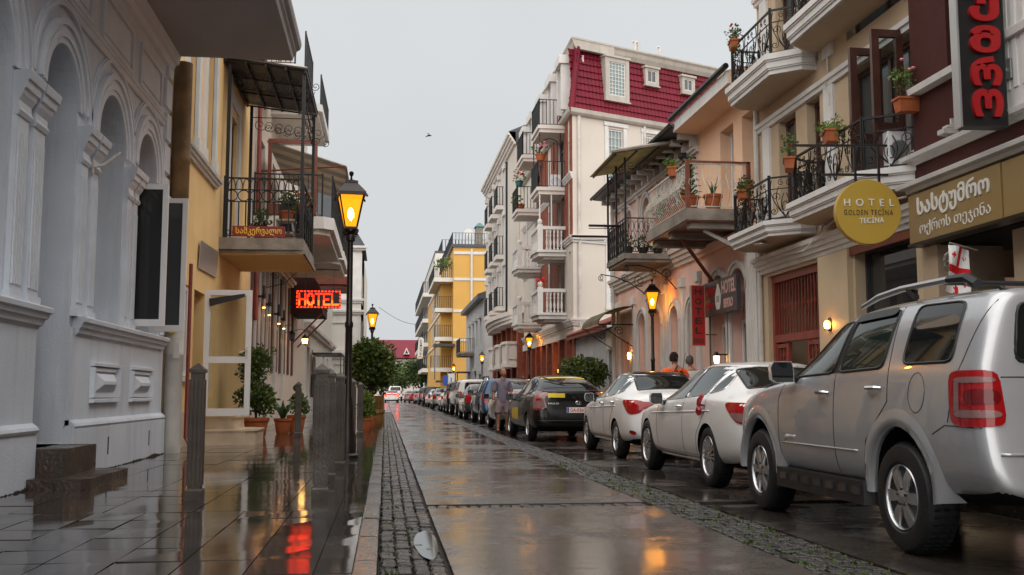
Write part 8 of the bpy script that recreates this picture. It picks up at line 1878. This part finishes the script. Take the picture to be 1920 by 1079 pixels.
for sx, sy in ((-.13, -.06), (.145, -.02)):
    b = MB(); b.prism([(sx - .045, sy - .12), (sx, sy - .15), (sx + .045, sy - .12), (sx + .042, sy + .10), (sx, sy + .13), (sx - .042, sy + .10)], .002, .026); b.prism([(sx - .052, sy - .07), (sx + .052, sy - .07), (sx + .05, sy - .03), (sx - .05, sy - .03)], .026, .085); b.build('sandal', 'sandal_brown', man)
b = MB(); b.tube([(-.03, -.125, 1.43), (-.05, -.10, 1.49), (0, .05, 1.51), (.05, -.10, 1.49), (.02, -.13, 1.42)], .016, 5); b.build('collar', 'shirt_purple', man, smooth=True)
b = MB(); b.box(.05, .12, -.145, -.13, 1.22, 1.31); b.build('breast_pocket', 'shirt_purple', man)
b = MB(); b.tube([(-.285, -.06, .79), (-.275, -.07, .85)], .012, 5); o = b.build('phone', 'plate_white'); o.location = (mx_, my_, 0); tag(o, 'small white object held in the right hand of the bald man', 'phone')
def standing(x, y, lab, shirt, hairm, yaw, strap=False):
    t = thing('person', lab, 'person', (x, y, .115), 'people standing on the right pavement'); ORG[t] = V((0, 0, 0))
    P_ = [(0, 0, .93, (.13, .10)), (0, 0, 1.12, (.15, .11)), (0, 0, 1.32, (.165, .11)), (0, 0, 1.43, (.125, .08)), (0, 0, 1.51, .055), (0, .01, 1.57, .05), (-.20, 0, 1.39, .06), (-.26, .02, 1.13, .045), (-.24, .08, .90, .033), (.20, 0, 1.39, .06), (.26, .02, 1.13, .045), (.24, .1, .92, .033), (-.1, 0, .82, .09), (-.1, 0, .5, .06), (-.1, .01, .09, .04), (-.1, .1, .05, .04), (.1, 0, .82, .09), (.1, 0, .5, .06), (.1, .01, .09, .04), (.1, .1, .05, .04)]
    skin('body', P_, [(0, 1), (1, 2), (2, 3), (3, 4), (4, 5), (3, 6), (6, 7), (7, 8), (3, 9), (9, 10), (10, 11), (0, 12), (12, 13), (13, 14), (14, 15), (0, 16), (16, 17), (17, 18), (18, 19)], 'skin', t)
    skin('shirt', [(0, 0, .92, (.16, .13)), (0, 0, 1.12, (.17, .13)), (0, 0, 1.32, (.185, .125)), (0, 0, 1.43, (.14, .09)), (0, 0, 1.475, (.075, .07)), (-.20, 0, 1.38, .085), (-.262, .02, 1.16, .078), (.20, 0, 1.38, .085), (.262, .02, 1.16, .078)], [(0, 1), (1, 2), (2, 3), (3, 4), (3, 5), (5, 6), (3, 7), (7, 8)], shirt, t)
    skin('trousers', [(0, 0, .96, (.14, .11)), (0, 0, .88, (.15, .12)), (-.1, 0, .78, .105), (-.1, 0, .45, .085), (-.1, .01, .10, .07), (.1, 0, .78, .105), (.1, 0, .45, .085), (.1, .01, .10, .07)], [(0, 1), (1, 2), (2, 3), (3, 4), (1, 5), (5, 6), (6, 7)], 'trousers_dark', t)
    head(t, (.0, .01, 1.645), yaw, hairm); hand(t, (-.24, .08, .89), (0, .2, -1), (.8, .2, 0)); hand(t, (.24, .1, .91), (0, .2, -1), (-.8, .2, 0))
    for sx in (-.1, .1): b = MB(); b.box(sx - .05, sx + .05, -.1, .17, .001, .07); b.build('shoe', 'black_plastic', t)
    if strap:
        b = MB(); b.tube([(-.17, -.12, .95), (-.10, -.155, 1.2), (-.02, -.14, 1.42), (.06, -.03, 1.50)], .016, 5); b.build('bag_strap', 'black_plastic', t)
        lettering('10', Fr((.02, -.137, 1.24), (1, 0, 0), (0, -1, 0)), -.02, .12, 0, .16, .0, 'trousers_dark', t, 'back_number', .004, bold=.03)
    return t
standing(5.68, 20.0, 'dark haired man in an orange shirt with a black strap, seen from behind', 'shirt_orange', 'hair_dark', radians(35), True)
standing(6.48, 21.6, 'grey haired person whose head just shows over the muddy white saloon', 'shirt_pale', 'hair_grey', radians(60))
